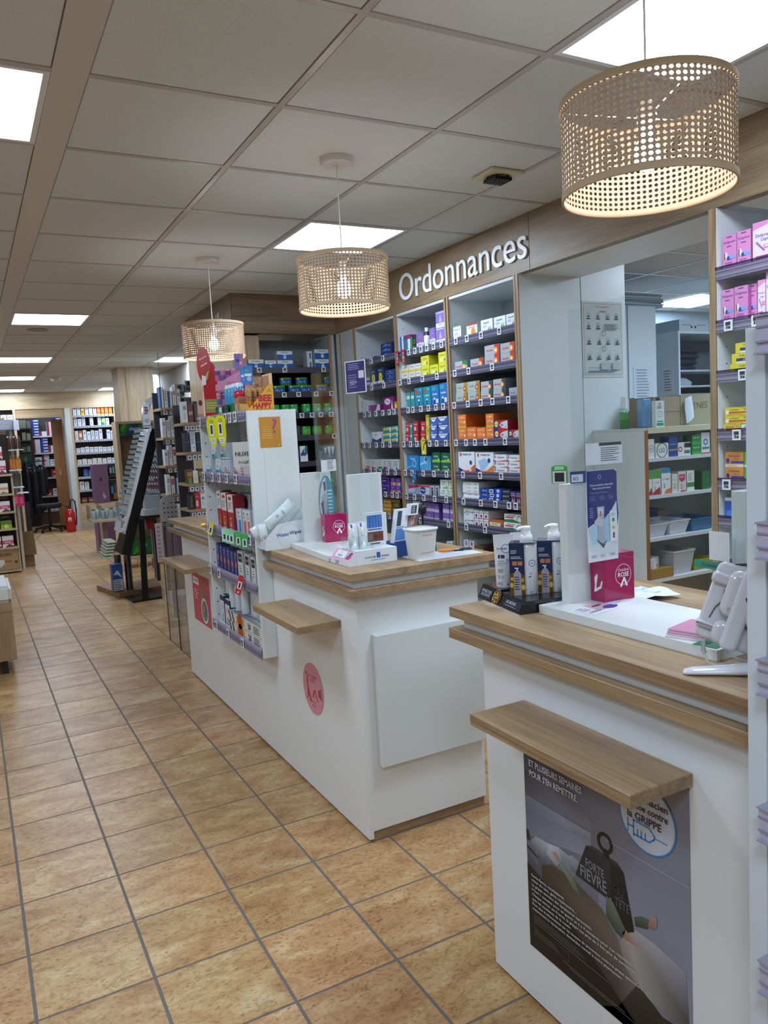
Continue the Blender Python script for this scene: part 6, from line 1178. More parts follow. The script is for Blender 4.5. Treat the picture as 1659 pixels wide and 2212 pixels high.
# paper on the tray, creased papers
m = MB(); m.box((0, 0, 0), (.19, .075, .0008), '#e2e0e8'); m.dec((0, 0, .0008), (.19, 0, 0), (0, .075, 0), [('p', [(.25, .4), (.6, .3), (.62, .9), (.3, 1)], '#c8a0a8'), ('c', .42, .7, .1, '#4a2c34', .3), ('c', .5, .3, .13, '#4a3c8c', .6), ('p', [(.6, .3), (.98, .5), (.9, 1), (.6, .95)], '#b8cce8'), T('octobre', .2, .3, .3, '#8a7aa8', .3), ('l', .05, .5, .25, .9, 3, '#c0b4c8')], e=.0003)
m.build('leaflet', None, loc=(1.262, 1.345, ZB+.0004), rz=.22, label='pale leaflet with purple oval lying flat before the pink box', cat='leaflet')
for n, (x, y, c, a) in enumerate(((1.50, 1.50, '#d4dce2', .4), (1.51, 1.48, '#c4d0dc', .1), (1.49, 1.465, '#dde2e6', -.2))):
    m = MB(); rn = random.Random(n)
    m.grid([[(.16*i/6, .09*j/3, .002+.004*n+.007*max(0, math.sin(i*1.3+n*2+j))*(.4+i/8)) for i in range(7)] for j in range(4)], c, 'paper', smooth=True)
    m.build('loose_paper', None, loc=(x-.03, y-.03, ZP3+.0004), rz=a, label='crumpled white paper behind the pink box, %s sheet' % ('bottom', 'middle', 'top')[n], cat='paper')
for n, c in enumerate(('#d4d0d8', '#c87a9c', '#b8688c', '#cf86a8')):
    m = MB(); m.box((0, 0, 0), (.1, .075, .003), c, 'paper', {'-x': '#d8c8d0', '-y': '#d8c8d0'}); m.build('pink_booklet', None, loc=(1.262+.004*n, 1.045+.003*n, ZB+.0004+.0034*n), rz=.35-.04*n, label='%s booklet of the pink pile under the tablet' % ('bottom white', 'second pink', 'third pink', 'top pink')[n], cat='booklet')
m = MB(); m.box((0, 0, 0), (.075, .05, .0008), '#1f7a52'); m.dec((0, 0, .0008), (.075, 0, 0), (0, .05, 0), [R(.5, .1, .9, .6, '#a8b4ac'), R(.2, .5, .5, .8, '#2a3a34')], e=.0003); m.build('green_card', None, loc=(1.245, .998, ZB+.0004), rz=.2, label='dark green card lying under the tablet holder', cat='card')
# ---- tablet in its white holder on a stand, mostly seen from behind
tb = empty('tablet_stand', (1.15, .93, ZP3), rz=0, label='white tablet held in a white plastic grip stand at the right edge', cat='tablet stand')
def slabM(m, M, a, b, col, mat='gloss'):
    s = m.M; m.M = M; m.box(a, b, col, mat); m.M = s
# frame of the head: origin near the lower left of the tablet in the picture
HX = Matrix.Translation((1.196, 1.012, 1.054)) @ Matrix.Rotation(-.92, 4, 'Z') @ Matrix.Rotation(.33, 4, 'Y') @ Matrix.Rotation(-.12, 4, 'X') @ Matrix.Scale(.92, 4)
m = MB(); m.M = HX
def rrect(w0, w1, h0, h1, r, y, n=4):
    o = []
    for cx, cz, a0 in ((w1-r, h1-r, 0), (w0+r, h1-r, 90), (w0+r, h0+r, 180), (w1-r, h0+r, 270)):
        for k in range(n+1):
            a = math.radians(a0+90*k/n); o.append((cx+r*math.cos(a), y, cz+r*math.sin(a)))
    return o
def pillow(m, w0, w1, h0, h1, r, y0, y1, col, e=.005, mat='gloss'):
    L = [rrect(w0+e, w1-e, h0+e, h1-e, r*.7, y0), rrect(w0+e*.3, w1-e*.3, h0+e*.3, h1-e*.3, r, y0+(y1-y0)*.12), rrect(w0, w1, h0, h1, r, y0+(y1-y0)*.4), rrect(w0, w1, h0, h1, r, y0+(y1-y0)*.7), rrect(w0+e, w1-e, h0+e, h1-e, r*.7, y1)]
    m.grid(L, col, mat, True, True); m.face(L[0], col, mat); m.face(L[-1][::-1], col, mat)
pillow(m, 0, .125, 0, .165, .016, 0, .012, '#d4d2d6')
wpart(tb, 'tablet_back', m)
m = MB(); m.M = HX; m.box((.004, .0125, .006), (.121, .0135, .159), '#2a3036', 'gloss'); wpart(tb, 'tablet_screen', m)
m = MB(); m.M = HX
pillow(m, -.004, .05, .118, .142, .008, -.014, .006, '#c9c6cb'); pillow(m, .028, .130, .06, .158, .02, -.022, -.004, '#d2d0d3', .012)
pillow(m, -.004, .045, .022, .036, .006, -.012, .006, '#cfccd1'); pillow(m, .03, .128, .0, .05, .016, -.020, -.003, '#cdcbd0', .01)
pillow(m, .05, .085, -.004, .165, .012, -.030, -.016, '#d6d3d7', .008)
wpart(tb, 'grip', m)
m = MB(); m.M = HX
for k in range(6): m.box((.088, -.0235, .118+.004*k), (.112, -.0215, .1195+.004*k), '#b4b1b8', 'gloss')
m.tube([(.018, -.0015, .045), (.022, -.0025, .07), (.03, -.0025, .085), (.028, -.002, .11)], .0014, '#55565c', n=6)
m.text('TAB', (.052, -.0245, .075), (1, 0, 0), (0, 0, 1), '#8a8c94', w=.02); m.face([(.095, -.0232, .03), (.108, -.0232, .03), (.108, -.0232, .085), (.095, -.0232, .085)][::1], '#c9bf9c')
for x_, z_ in ((.12, .135), (.115, .02)): m.cyl((x_, -.022, z_), .003, -.002, '#1a1a1c', 'matte', 10, axis='y')
wpart(tb, 'fittings', m)
m = MB(); m.M = HX
for k in range(4): m.tube([(.03, 0, .166), (.06+.02*k, -.004+.003*k, .178+.002*k), (.13, 0, .185)], .0016, '#3a3c42', 'plastic', 5)
wpart(tb, 'cable_bundle', m)
m = MB()
m.tube([(1.245, .90, ZP3+.02), (1.24, .902, 1.04), (1.245, .915, 1.08), (1.262, .94, 1.12)], [.017, .013, .013, .018], '#cfccd2', 'gloss', 14)
m.tube([(1.255, .886, ZP3+.02), (1.25, .886, 1.04), (1.255, .90, 1.08)], .005, '#b4b2ba', 'gloss', 8)
wpart(tb, 'neck', m)
m = MB(); m.lathe([(.022, 0), (.024, .02), (.018, .028)], c=(1.262, .935, 1.11), col='#141416', n=16); wpart(tb, 'joint', m)
m = MB()
rows = []
for k, (tt, w_, h_) in enumerate(((0, .004, .004), (.02, .011, .009), (.1, .016, .012), (.5, .022, .016), (.9, .03, .022), (1, .03, .02))):
    cx, cy = 1.128+(1.268-1.128)*tt, .978+(.872-.978)*tt; d = V((-.6, -.8, 0))
    rows.append([(cx+w_*math.cos(a)*-.6, cy+w_*math.cos(a)*-.8, ZP3+.0005+max(0, h_*(.45+.55*math.sin(a)))) for a in [2*math.pi*q/16 for q in range(16)]])
m.grid(rows, '#d9d8de', 'gloss', True); m.face(rows[0][::-1], '#d9d8de', 'gloss'); m.face(rows[-1], '#d9d8de', 'gloss'); wpart(tb, 'foot', m)
m = MB(); a_ = HX @ V((.022, -.004, -.004))
m.tube([a_, a_+V((0, 0, -.02)), a_+V((.0, -.004, -.024))], .0045, '#aeb4b0', n=8)
m.tube([a_+V((0, 0, -.02)), (a_.x-.002, a_.y-.012, 1.003), (a_.x+.0, a_.y-.03, 1.0015), (1.22, .90, 1.0025), (1.26, .86, 1.003)], .0024, '#b9beba', n=8)
b_ = HX @ V((.06, -.006, .0)); m.tube([b_, (b_.x+.002, b_.y-.01, 1.02), (1.25, .90, 1.004), (1.28, .87, 1.004)], .002, '#b4b9b6', n=8); wpart(tb, 'cable', m)
# ---- skin care stand
st = empty('counter_display', (1.28, 1.62, ZP3), label='black two-level cardboard tray with golden food picture holding skin care bottles', cat='display stand')
# frame: origin lower corner (nearest), u along the front (to the left/back), v to the right
Oc = V((1.187, 1.533, ZP3+.0004)); Uf = (V((1.232, 1.785, 0))-V((1.187, 1.533, 0))).normalized(); Vf = V((-Uf.y*-1, -Uf.x, 0))
Vf = V((Uf.y, -Uf.x, 0))
BT = Matrix(((Vf.x, Uf.x, 0, Oc.x), (Vf.y, Uf.y, 0, Oc.y), (0, 0, 1, Oc.z), (0, 0, 0, 1)))   # local x: away from the customer, local y: along the front
m = MB(); m.M = BT
def wedge(y0, y1, x0, x1, h, col='#17191f', s=.018):
    m.face([(x0, y1, 0), (x0, y0, 0), (x0+s, y0, h), (x0+s, y1, h)], col, 'gloss'); m.face([(x0+s, y0, h), (x1, y0, h), (x1, y1, h), (x0+s, y1, h)], col, 'gloss')
    m.face([(x0, y0, 0), (x1, y0, 0), (x1, y0, h), (x0+s, y0, h)], col, 'gloss'); m.face([(x0, y1, 0), (x0+s, y1, h), (x1, y1, h), (x1, y1, 0)], col, 'gloss'); m.face([(x1, y0, 0), (x1, y1, 0), (x1, y1, h), (x1, y0, h)], col, 'gloss')
wedge(0, .145, 0, .215, .032); wedge(.1455, .25, 0, .12, .036)
m.build('tray', st).matrix_local = Matrix.Translation(-st.location)
m = MB(); m.M = BT
def fr(y0, y1, z0, z1, s=.018, h=.032):
    f = s/h; return (f*z0-.0007, y1, z0), (0, y0-y1, 0), (f*(z1-z0), 0, z1-z0)
m.dec(*fr(.008, .105, .004, .028), [('p', [(0, 0), (1, 0), (1, .8), (.55, 1), (0, .4)], '#24303c'), T('DE MOINS', .42, .55, .6, '#c4ccd4', .3), ('l', .15, .12, .85, .3, 1, '#8a929a')], e=.0005, mat='gloss')
m.build('front_print', st).matrix_local = Matrix.Translation(-st.location); m = MB(); m.M = BT
m.dec(*fr(.175, .245, .004, .03, .018, .036), [('p', [(0, 0), (1, 0), (1, .8), (0, 1)], '#26303a'), T('APAISE DES', .5, .7, .85, '#b8c0c8', .3), T('SECONDES', .5, .35, .75, '#b8c0c8', .3)], e=.0005, mat='gloss')
m.build('corner_print', st).matrix_local = Matrix.Translation(-st.location); m = MB(); m.M = BT
rn = random.Random(3)
pr = [('c', .5, .5, .5, '#8a8070'), ('c', .5, .5, .47, '#6a4a1c')]
for k in range(34):
    a, rr = rn.uniform(0, 6.28), .38*math.sqrt(rn.random()); u, v = .5+rr*math.cos(a), .5+rr*math.sin(a); q = rn.uniform(0, 3.14); L_ = .10
    pr.append(('p', [(u-L_*math.cos(q), v-L_*math.sin(q)), (u+.035*math.sin(q), v-.035*math.cos(q)), (u+L_*math.cos(q), v+L_*math.sin(q)), (u-.035*math.sin(q), v+.035*math.cos(q))], rn.choice(('#e8c860', '#d8a83c', '#c08a28', '#f0dc94'))))
m.dec((-.001, .168, .0), (0, -.044, 0), (.018, 0, .036), pr, e=.0003, mat='gloss')
m.build('food_picture', st).matrix_local = Matrix.Translation(-st.location); m = MB(); m.M = BT
for k in range(3): m.dec((.09+.02*k, -.0008, .006), (.016, 0, 0), (0, 0, .02), [('p', [(0, 0), (.5, 0), (1, .5), (.5, 1), (0, 1), (.5, .5)], '#2a5a8a')], e=.0002, mat='gloss')
m.build('print', st).matrix_local = Matrix.Translation(-st.location)
rzB = math.atan2(Uf.y, Uf.x)-math.pi/2 + 0   # rotation of BT about z
rzB = math.atan2(BT[1][0], BT[0][0])
def bw(x, y, z): return BT @ V((x, y, z))
def skin_tube(x, y, label, sc=1.0):
    p = bw(x, y, .0365); h = .145*sc
    pr = [T('BIODERMA', .4, .80, .62, '#3a5a84', .06), ('o', .62, .80, .27, '#2a56a0', .12), R(.14, .6, .52, .67, '#2a2450'), T('Intensive', .33, .635, .28, '#8f88b8', .05), T('10', .72, .56, .2, '#5a7ab0', .06), T('Atoderm', .3, .545, .36, '#2a66a8', .04), T('Intensive baume', .42, .5, .58, '#2a66a8', .05), ('l', .08, .43, .5, .48, 2, '#9ab4d4'), ('l', .1, .3, .5, .38, 3, '#6a7080'), ('l', .1, .18, .6, .26, 3, '#7a8090'), ('l', .08, .04, .4, .1, 2, '#5a7aa8'), R(.6, .04, .75, .07, '#6a7080')]
    m = MB(); n = 22; rows = []
    for tt, rx, ry in ((0, .021, .017), (.02, .0225, .0185), (.5, .0245, .016), (.8, .0262, .009), (.94, .027, .0022), (1, .0275, .0018)):
        rows.append([(rx*sc*math.cos(2*math.pi*q/n), ry*sc*math.sin(2*math.pi*q/n), tt*h) for q in range(n)])
    m.grid(rows, '#e3e6ea', 'gloss', True); m.face(rows[-1], '#e3e6ea', 'gloss'); m.face(rows[0][::-1], '#e3e6ea', 'gloss')
    b = m.build('skin_care_tube', None, loc=p, rz=-.55, label=label, cat='cosmetic tube')
    m = MB(); W_ = .046*sc; m.dec((-W_/2, 0, h*.02), (W_, 0, 0), (0, 0, h*.9), pr, e=.0002, mat='gloss')
    for v in m.v:
        tt = v.z/h
        ks = ((0, .0225, .0185), (.5, .0245, .016), (.8, .0262, .009), (.94, .027, .0022), (1.01, .0275, .0018))
        for (a, rx0, ry0), (c, rx1, ry1) in zip(ks, ks[1:]):
            if a <= tt <= c: f = (tt-a)/(c-a); rx, ry = (rx0+(rx1-rx0)*f)*sc, (ry0+(ry1-ry0)*f)*sc
        v.y += -ry*math.sqrt(max(.02, 1-min(1, abs(v.x)/rx)**2))-.0006
    m.build('print', b)
skin_tube(.048, .175, 'front white skin care tube on the black tray', 1.0); skin_tube(.105, .185, 'white skin care tube behind the front tube', 1.0); skin_tube(.10, .262, 'farthest white skin care tube, only its top edge showing', 1.0) if False else None
def pump(x, y, label, sl):
    p = bw(x, y, .0325)
    m = MB(); m.lathe([(.0235, 0), (.026, .004), (.0262, .12), (.0245, .134), (.016, .139)], col='#dfe1e4', mat='gloss', n=26); b = m.build('pump_bottle', None, loc=p, rz=-.55, label=label, cat='pump bottle')
    m = MB(); m.lathe([(.0165, .139), (.0175, .141), (.0165, .156), (.013, .158), (.0125, .171), (.013, .173), (.012, .179), (.0001, .18)], col='#eef0f2', mat='gloss', n=18, cap=False)
    m.tube([(0, 0, .173), (-.014, -.004, .1745), (-.024, -.007, .171)], [.006, .0045, .0035], '#eef0f2', 'gloss', 8); m.build('pump', b)
    m = MB(); m.M = Matrix.Rotation(-.2, 4, 'Z')
    m.box((-.043, -.0305, 0), (-.004, -.0297, .137), '#1f2c52', 'gloss'); m.box((-.043, -.0297, 0), (-.0422, .02, .137), '#1a2444', 'gloss'); m.box((-.043, -.0305, .137), (.026, .026, .138), '#232c4c', 'gloss')
    m.dec((-.043, -.0306, 0), (.039, 0, 0), (0, 0, .137), [('l', .1, .8, .6, .88, 3, '#c0c8dc'), ('l', .1, .7, .9, .76, 2, '#c0c8dc'), R(.2, .58, .5, .66, '#c07a5a'), R(.55, .58, .86, .66, '#c07a5a'), ('p', [(0, 0), (1, 0), (1, .38), (.5, .46), (0, .42)], '#6a4a1a'), ('c', .12, .2, .12, '#e0b84a', 1.5), ('c', .15, .32, .1, '#d8a840', 1.3), ('c', .88, .16, .12, '#e0b84a', 1.6), ('c', .85, .3, .1, '#c89838', 1.4), R(.26, 0, .76, .42, '#a8a4ae'), ('p', [(.26, .42), (.76, .42), (.6, .48), (.42, .48)], '#a8a4ae'), R(.46, .48, .56, .52, '#d8dade'), R(.34, .52, .6, .54, '#e4e6ea'), ('l', .32, .1, .7, .38, 6, '#4a4a60')], e=.0003, mat='gloss')
    m.build('cardboard_sleeve', b)
    m = MB(); pr = [('o', .35, .62, .3, '#2a56a0', .14), T('A', .35, .62, .16, '#3a5a84', .1), T('O', .2, .42, .2, '#5a7ab0', .08), ('l', .0, .34, .3, .38, 1, '#3a4a6a'), ('l', .1, .02, .4, .08, 2, '#8a90a0')]
    m.dec((.0, 0, 0), (.03, 0, 0), (0, 0, .135), pr, e=.0002, mat='gloss')
    for v in m.v: v.y += -.0262*math.sqrt(max(.02, 1-min(1, abs(v.x)/.0264)**2))-.0006
    m.build('print', b)
pump(.070, .085, 'front white pump bottle with navy sleeve on the black tray', 0); pump(.148, .078, 'rear white pump bottle beside the counter upright', 0)
# green and white price card on the near upright
tag_card((1.292, 1.49, 1.345), .04, .045, '#3fae4a', 'green topped price tag on the near counter upright', 0, [R(.08, .02, .92, .68, '#dfe3e4'), R(.2, .1, .8, .6, '#2a2c30'), R(.2, .75, .8, .95, '#a8e0b0')])
m = MB(); m.box((0, -.001, 0), (.05, 0, .03), '#24407c'); m.dec((0, -.001, 0), (.05, 0, 0), (0, 0, .03), [R(.05, .1, .7, .75, '#d8dde4'), T('BO', .3, .4, .3, '#2a3f7c', .4)], e=.0003); m.build('blue_tag', None, loc=(1.31, 1.472, 1.3203), rz=-.2, label='blue and white card behind the green price tag', cat='card')

# ============================================================ PARACETAMOL SHELVES on the right
CN[0] = 'paracetamol_box'
pu = empty('shelving_unit', (RX+.2, 1.7, 0), label='white shelving unit with pink and yellow paracetamol boxes at the right edge', cat='shelf')
ya, yb = 1.2, 2.07
wpart(pu, 'side_panel', bx((RX+.0, yb-.002, 0), (RX+.40, yb, 2.257), '#dfe3e2', 'board'))
wpart(pu, 'side_panel', bx((RX+.0, ya-.015, 0), (RX+.40, ya, 2.257), '#dfe3e2', 'board'))
wpart(pu, 'back_panel', bx((RX+.40, ya-.015, 0), (RX+.41, yb, 2.257), '#c4caca', 'board'))
m = MB()
for k in range(22): m.cyl((RX+.05, yb-.003, .76+.065*k), .003, .0012, '#2c2c2e', 'matte', 8, axis='y')
wpart(pu, 'peg_hole_row', m, kind='stuff')
PL = [1.985, 1.785, 1.594, 1.370, 1.178, 1.03, .86]; prs = []
for z in PL:
    wpart(pu, 'shelf', bx((RX+.004, ya, z+.008), (RX+.395, yb-.0025, z+.03), '#d4d9d8', 'board'))
    m = MB()
    for k, c in enumerate(('#7c7488', '#8d8598', '#746c80', '#857d90')): m.box((RX-.006-(.002 if k % 2 else 0), ya, z+.0095*k), (RX+.003, yb-.0025, z+.0095*(k+1)), c, 'plastic')
    m.box((RX-.012, ya, z+.038), (RX-.010, yb-.0025, z+.048), '#fff', 'rail_plastic'); prs.append(wpart(pu, 'label_rail', m))
for k, A in ((1, (1574, 1634)), (2, (1605,)), (3, (1592,)), (4, (1570,))):
    for a in A: price_tag(prs[k], pu, RX-.014, yat(a, RX-.014, PL[k]+.02), PL[k]+.022, .036, .044)
def prow(k, items, where):
    z = PL[k]+.0302
    for n, (sty, p0, p1, h, cnt, desc, *xo) in enumerate(items):
        x = RX+.02+(xo[0] if xo else 0); y0 = min(yat(p0, x, z), yb-.006); y1 = yat(p1, x, z)
        for q in range(cnt):
            nm = '' if cnt == 1 else (', bottom' if q == 0 else ', second' if q == 1 else ', top')
            carton(sty, y0-y1-.0012, .05 if sty != 'pink_pair' else .1, h, (x, (y0+y1)/2, z+q*(h+.0005)), -math.pi/2, '%s, %s from left, %s paracetamol shelf%s' % (desc, ORD[n], where, nm), 'paracetamol boxes on the %s shelf' % where)
prow(0, [('pink_pair', 1561.5, 1591.5, .132, 1, 'pink medicine box'), ('pink_pair', 1592.5, 1622.5, .134, 1, 'pink medicine box with white foot'), ('pink_liquiz', 1626, 1675, .148, 1, 'white and pink liquid sachet box')], 'top')
prow(1, [('pink_pair', 1558, 1586, .132, 1, 'pink medicine box'), ('pink_pair', 1587, 1616.5, .134, 1, 'pink medicine box beside clear edge'), ('pink_pair', 1617.5, 1636, .136, 1, 'narrow pink box', .02), ('pink_liquiz', 1637, 1654, .14, 1, 'white and pink sachet box'), ('pink_liquiz', 1655, 1690, .165, 1, 'taller white and pink sachet box')], 'second')
prow(2, [('yellow_para', 1577, 1640, .038, 1, 'yellow medicine box')], 'third')
for q, (p0, zz) in enumerate(((1584, .0386), (1592, .0772))): 
    y0 = yat(p0, RX+.03, 1.65); carton('yellow_para', .11, .05, .038, (RX+.022, y0-.055, PL[2]+.0302+zz), -math.pi/2, '%s yellow box of the stepped stack, third paracetamol shelf' % ('middle' if q == 0 else 'top'))
prow(3, [('yellow_red_para', 1557, 1600, .032, 1, 'yellow and red medicine box'), ('white_gen', 1601, 1640, .03, 1, 'white box beside the yellow one')], 'fourth')
for q in range(2):
    y0 = yat(1569, RX+.03, 1.45); carton('yellow_red_para', .11, .05, .032, (RX+.021, y0-.056, PL[3]+.0302+.0325*(q+1)), -math.pi/2, '%s yellow and red box of the stack, fourth paracetamol shelf' % ('middle' if q == 0 else 'top'))
prow(4, [('orange_para', 1567, 1607, .058, 2, 'orange medicine box'), ('green_para', 1608, 1640, .058, 2, 'green medicine box')], 'fifth')
prow(5, [('blue_white_card', 1566, 1600, .085, 1, 'blue and white box')], 'sixth')
m = MB(); m.box((RX-.045, ya+.2, PL[1]+.04), (RX-.042, yb-.13, PL[0]-.012), '#fff', 'plexi'); m.build('clear_divider', None, label='clear plastic front panel before the pink boxes on the second shelf', cat='divider') if False else None
# ============================================================ BACK ROOM seen through the opening
m = MB(); m.box((0, -.002, 0), (.30, 0, .415), '#cdd2d0', 'gloss'); pr = [R(.03, .03, .97, .975, '#c0a8a8'), R(.045, .04, .955, .965, '#c6cecb'), ('t', 'Plan d organisation', .5, .93, .5, '#a06a68', .03), R(.42, .86, .58, .875, '#b05a50')]
def icon(u, v, q): return [('o', u, v+.02, .045, '#8f9a9c', .15), R(u-.05, v-.035, u+.05, v-.02, '#3f4a54'), ('p', [(u-.03, v-.01), (u+.03, v-.01), (u, v+.03)], ('#4a5a68', '#3a4a58', '#7a868c')[q % 3])]
for q, (u, v) in enumerate(((.15, .8), (.38, .8), (.62, .8), (.84, .8), (.15, .67), (.38, .67), (.15, .47), (.4, .47), (.62, .47), (.85, .47), (.15, .27), (.38, .27), (.62, .27), (.84, .27))): pr += icon(u, v, q)
pr += [('l', .52, .62, .92, .71, 4, '#7a868c'), ('o', .5, .58, .05, '#6a767c', .2), ('o', .5, .38, .05, '#6a767c', .2), ('l', .1, .06, .95, .1, 1, '#6a8a9a'), R(.1, .13, .4, .135, '#8a9498'), R(.42, .1, .65, .2, '#b4bcba'), R(.7, .1, .92, .2, '#b4bcba')]
m.dec((0, -.002, 0), (.30, 0, 0), (0, 0, .415), pr, e=.0004, mat='gloss')
m.build('wall_chart', None, loc=(3.035, 3.2785, 1.717), label='grey wall chart with rows of small pictograms beside the opening', cat='poster')
CN[0] = 'herbal_box'
lc = empty('low_cabinet', (3.3, 3.08, 0), label='white open cabinet with brown edges in the passage behind the counters', cat='cabinet')
wpart(lc, 'side_panel', bx((3.092, 2.905, 0), (3.113, 3.277, 1.41), '#ccd0cc', 'board'))
wpart(lc, 'edge_strip', bx((3.092, 2.9, 0), (3.114, 2.9048, 1.41), '#8a5a3c', 'brownwood'))
wpart(lc, 'top_panel', bx((3.092, 2.905, 1.4105), (4.02, 3.277, 1.424), '#c4c8c2', 'board')); wpart(lc, 'edge_strip', bx((3.114, 2.9, 1.395), (4.02, 2.9045, 1.424), '#cfc9a8', 'board'))
wpart(lc, 'back_panel', bx((3.114, 3.26, 0), (4.0, 3.277, 1.41), '#a9afae', 'board')); wpart(lc, 'side_panel', bx((4.0, 2.905, 0), (4.02, 3.277, 1.41), '#ccd0cc', 'board'))
LZ = [1.247, 1.052, .826, .603]
for z in LZ: wpart(lc, 'shelf', bx((3.1135, 2.902, z), (3.9995, 3.2595, z+.018), '#cdd3d4', 'board'))
def brow(z, items, y=2.915, where=''):
    for n, (sty, p0, p1, h, desc) in enumerate(items):
        x0 = max(xat(p0, y, z), 3.116); x1 = xat(p1, y, z); carton(sty, x1-x0-.002, .06, h, ((x0+x1)/2, y, z), 0, '%s, %s from left, %s shelf of the back cabinet' % (desc, ORD[n], where), 'boxes on the %s shelf of the back cabinet' % where)
B2 = lambda a: 1240+a*.2411
brow(LZ[0]+.0185, [('oval_white', B2(665), B2(722), .10, 'white and green round-print box'), ('oval_white', B2(730), B2(848), .075, 'white box with dark green ring'), ('blue_tall2', B2(850), B2(928), .105, 'tall blue box'), ('red_target', B2(932), B2(1046), .07, 'white box with red target'), ('herb_green', B2(1056), B2(1138), .053, 'lower green calming box'), ('u_blue', B2(1141), B2(1218), .115, 'white box with blue ring')], where='top')
x_ = (xat(B2(1056), 2.915, 1.3)+xat(B2(1138), 2.915, 1.3))/2; carton('herb_green', .07, .06, .053, (x_, 2.915, LZ[0]+.072), 0, 'upper green calming box on the top back cabinet shelf')
brow(LZ[1]+.0185, [('cranb', B2(667), B2(702), .13, 'white, green and red juice box'), ('cranb', B2(705), B2(778), .13, 'white juice box with red corner'), ('orange_amp', B2(786), B2(868), .135, 'white ampoule box with blue top'), ('cream', B2(880), B2(930), .10, 'beige box side'), ('heart_red', B2(934), B2(1005), .11, 'beige box with crimson emblem'), ('white_greenband', B2(1012), B2(1080), .11, 'white box with green band'), ('green_plain', B2(1148), B2(1222), .10, 'dark green box')], where='middle')
def tub(x0, x1, y0, y1, z, h, col, label, name='storage_tub', fl=.02, mat='plastic'):
    t = (x0+x1)/2; u = (y0+y1)/2; a, b = (x1-x0)/2, (y1-y0)/2; m = MB()
    def rr(q, z_): return [(-a+q, -b+q, z_), (a-q, -b+q, z_), (a-q, b-q, z_), (-a+q, b-q, z_)]
    m.grid([rr(fl, 0), rr(.004, h*.92), rr(0, h*.92), rr(0, h), rr(.004, h), rr(fl+.003, .003)], col, mat, True, False); m.face(rr(fl, 0)[::-1], col, mat); m.face(rr(fl+.003, .003), col, mat)
    return m.build(name, None, loc=(t, u, z), label=label, cat='storage tub')
z = LZ[2]+.0185
X_ = lambda a, zz: xat(B2(a), 2.92, zz)
tub(3.118, X_(848, z), 2.915, 3.10, z, .07, '#c4c8d2', 'white shallow tub at the left of the blue bins'); tub(X_(850, z)+.004, X_(1040, z), 2.915, 3.12, z, .075, '#c9cdd6', 'larger white shallow tub beside the blue bin')
tub(X_(1046, z)+.006, X_(1225, z)+.04, 2.915, 3.14, z, .07, '#1f6a9c', 'blue storage bin with low front on the third cabinet shelf')
tub(X_(760, z), X_(1030, z), 3.13, 3.25, z, .12, '#1c5c8a', 'blue storage bin at the back of the third cabinet shelf')
m = MB(); m.box((-.04, -.005, 0), (.04, .03, .1), '#c8bc9c', 'paper', {'+x': '#b4b8bc'}); m.build('folder', None, loc=(X_(1070, z)+.03, 3.17, z), rz=.2, label='beige folder standing in the blue bins', cat='folder')
z = LZ[3]+.0185; X_ = lambda a, zz: xat(B2(a), 2.92, zz)
m = MB(); m.box((-.05, 0, 0), (.05, .10, .055), '#d4d6da', 'paper'); m.box((-.035, .02, .055), (.0, .08, .0555), '#4a4e54'); m.dec((-.05, 0, 0), (.1, 0, 0), (0, 0, .055), [R(.5, .15, .6, .35, '#4a4e54'), R(.65, .15, .75, .35, '#4a4e54')], e=.0004); m.build('white_box', None, loc=(3.19, 2.93, z+.055), rz=.5, label='white carton tilted on a brown box, lowest cabinet shelf', cat='box')
m = MB(); m.box((0, 0, 0), (.17, .14, .054), '#9a7a3c', 'paper'); m.build('brown_box', None, loc=(3.12, 2.905, z), label='low brown box on the lowest cabinet shelf', cat='box')
tub(X_(890, z)+.0, X_(1085, z), 2.915, 3.12, z, .13, '#b9bec2', 'grey white tub with oval handle hole, lowest cabinet shelf'); 
tub(X_(1095, z), X_(1225, z)+.05, 2.93, 3.12, z, .06, '#b8a81c', 'yellow tub behind the green strip sign', mat='plastic')
# bottles and cardboard on top of the cabinet
z = 1.4245
m = MB(); m.lathe([(.024, 0), (.027, .006), (.027, .05), (.027, .09), (.018, .11), (.0165, .115), (.0165, .135), (.014, .17)], col=['#2f7a3a', '#2f7a3a', '#4a9a4a', '#a8c8cc', '#cfd8dc', '#dfe4e8', '#dfe4e8', '#e8ecef'], mat='gloss', n=18); m.build('lotion_bottle', None, loc=(2.972-.0+.16, 3.08, z), label='small green and white bottle on the cabinet top', cat='bottle')
m = MB(); m.box((-.045, -.02, 0), (.02, .03, .155), '#6f9ac0', 'gloss'); m.build('gel_bottle', None, .008, loc=(3.235, 3.02, z), label='blue clear gel bottle behind the white spray bottle', cat='bottle')
m = MB(); m.box((-.03, -.012, 0), (.034, .014, .14), '#d6dcda', 'gloss'); m.dec((-.03, -.012, 0), (.064, 0, 0), (0, 0, .14), [T('GEL', .5, .88, .6, '#c05a50', .08), R(.1, .05, .9, .16, '#2f8a6a'), R(.15, .2, .85, .24, '#2f8a6a'), ('o', .5, .5, .25, '#7a8a90', .12), ('l', .2, .7, .8, .82, 2, '#6a767c')], e=.0005); m.cyl((0, 0, .14), .012, .018, '#3a4a58', 'plastic'); m.build('gel_bottle', None, loc=(3.26, 2.965, z), label='white labelled gel bottle with dark cap on the cabinet top', cat='bottle')
m = MB(); m.box((0, 0, 0), (.205, .18, .165), '#8a7a62', 'matte'); m.box((.0, -.001, .08), (.205, 0, .084), '#7a6a52'); m.build('cardboard_box', None, loc=(3.345, 3.07, z), label='left brown cardboard box on top of the back cabinet', cat='box')
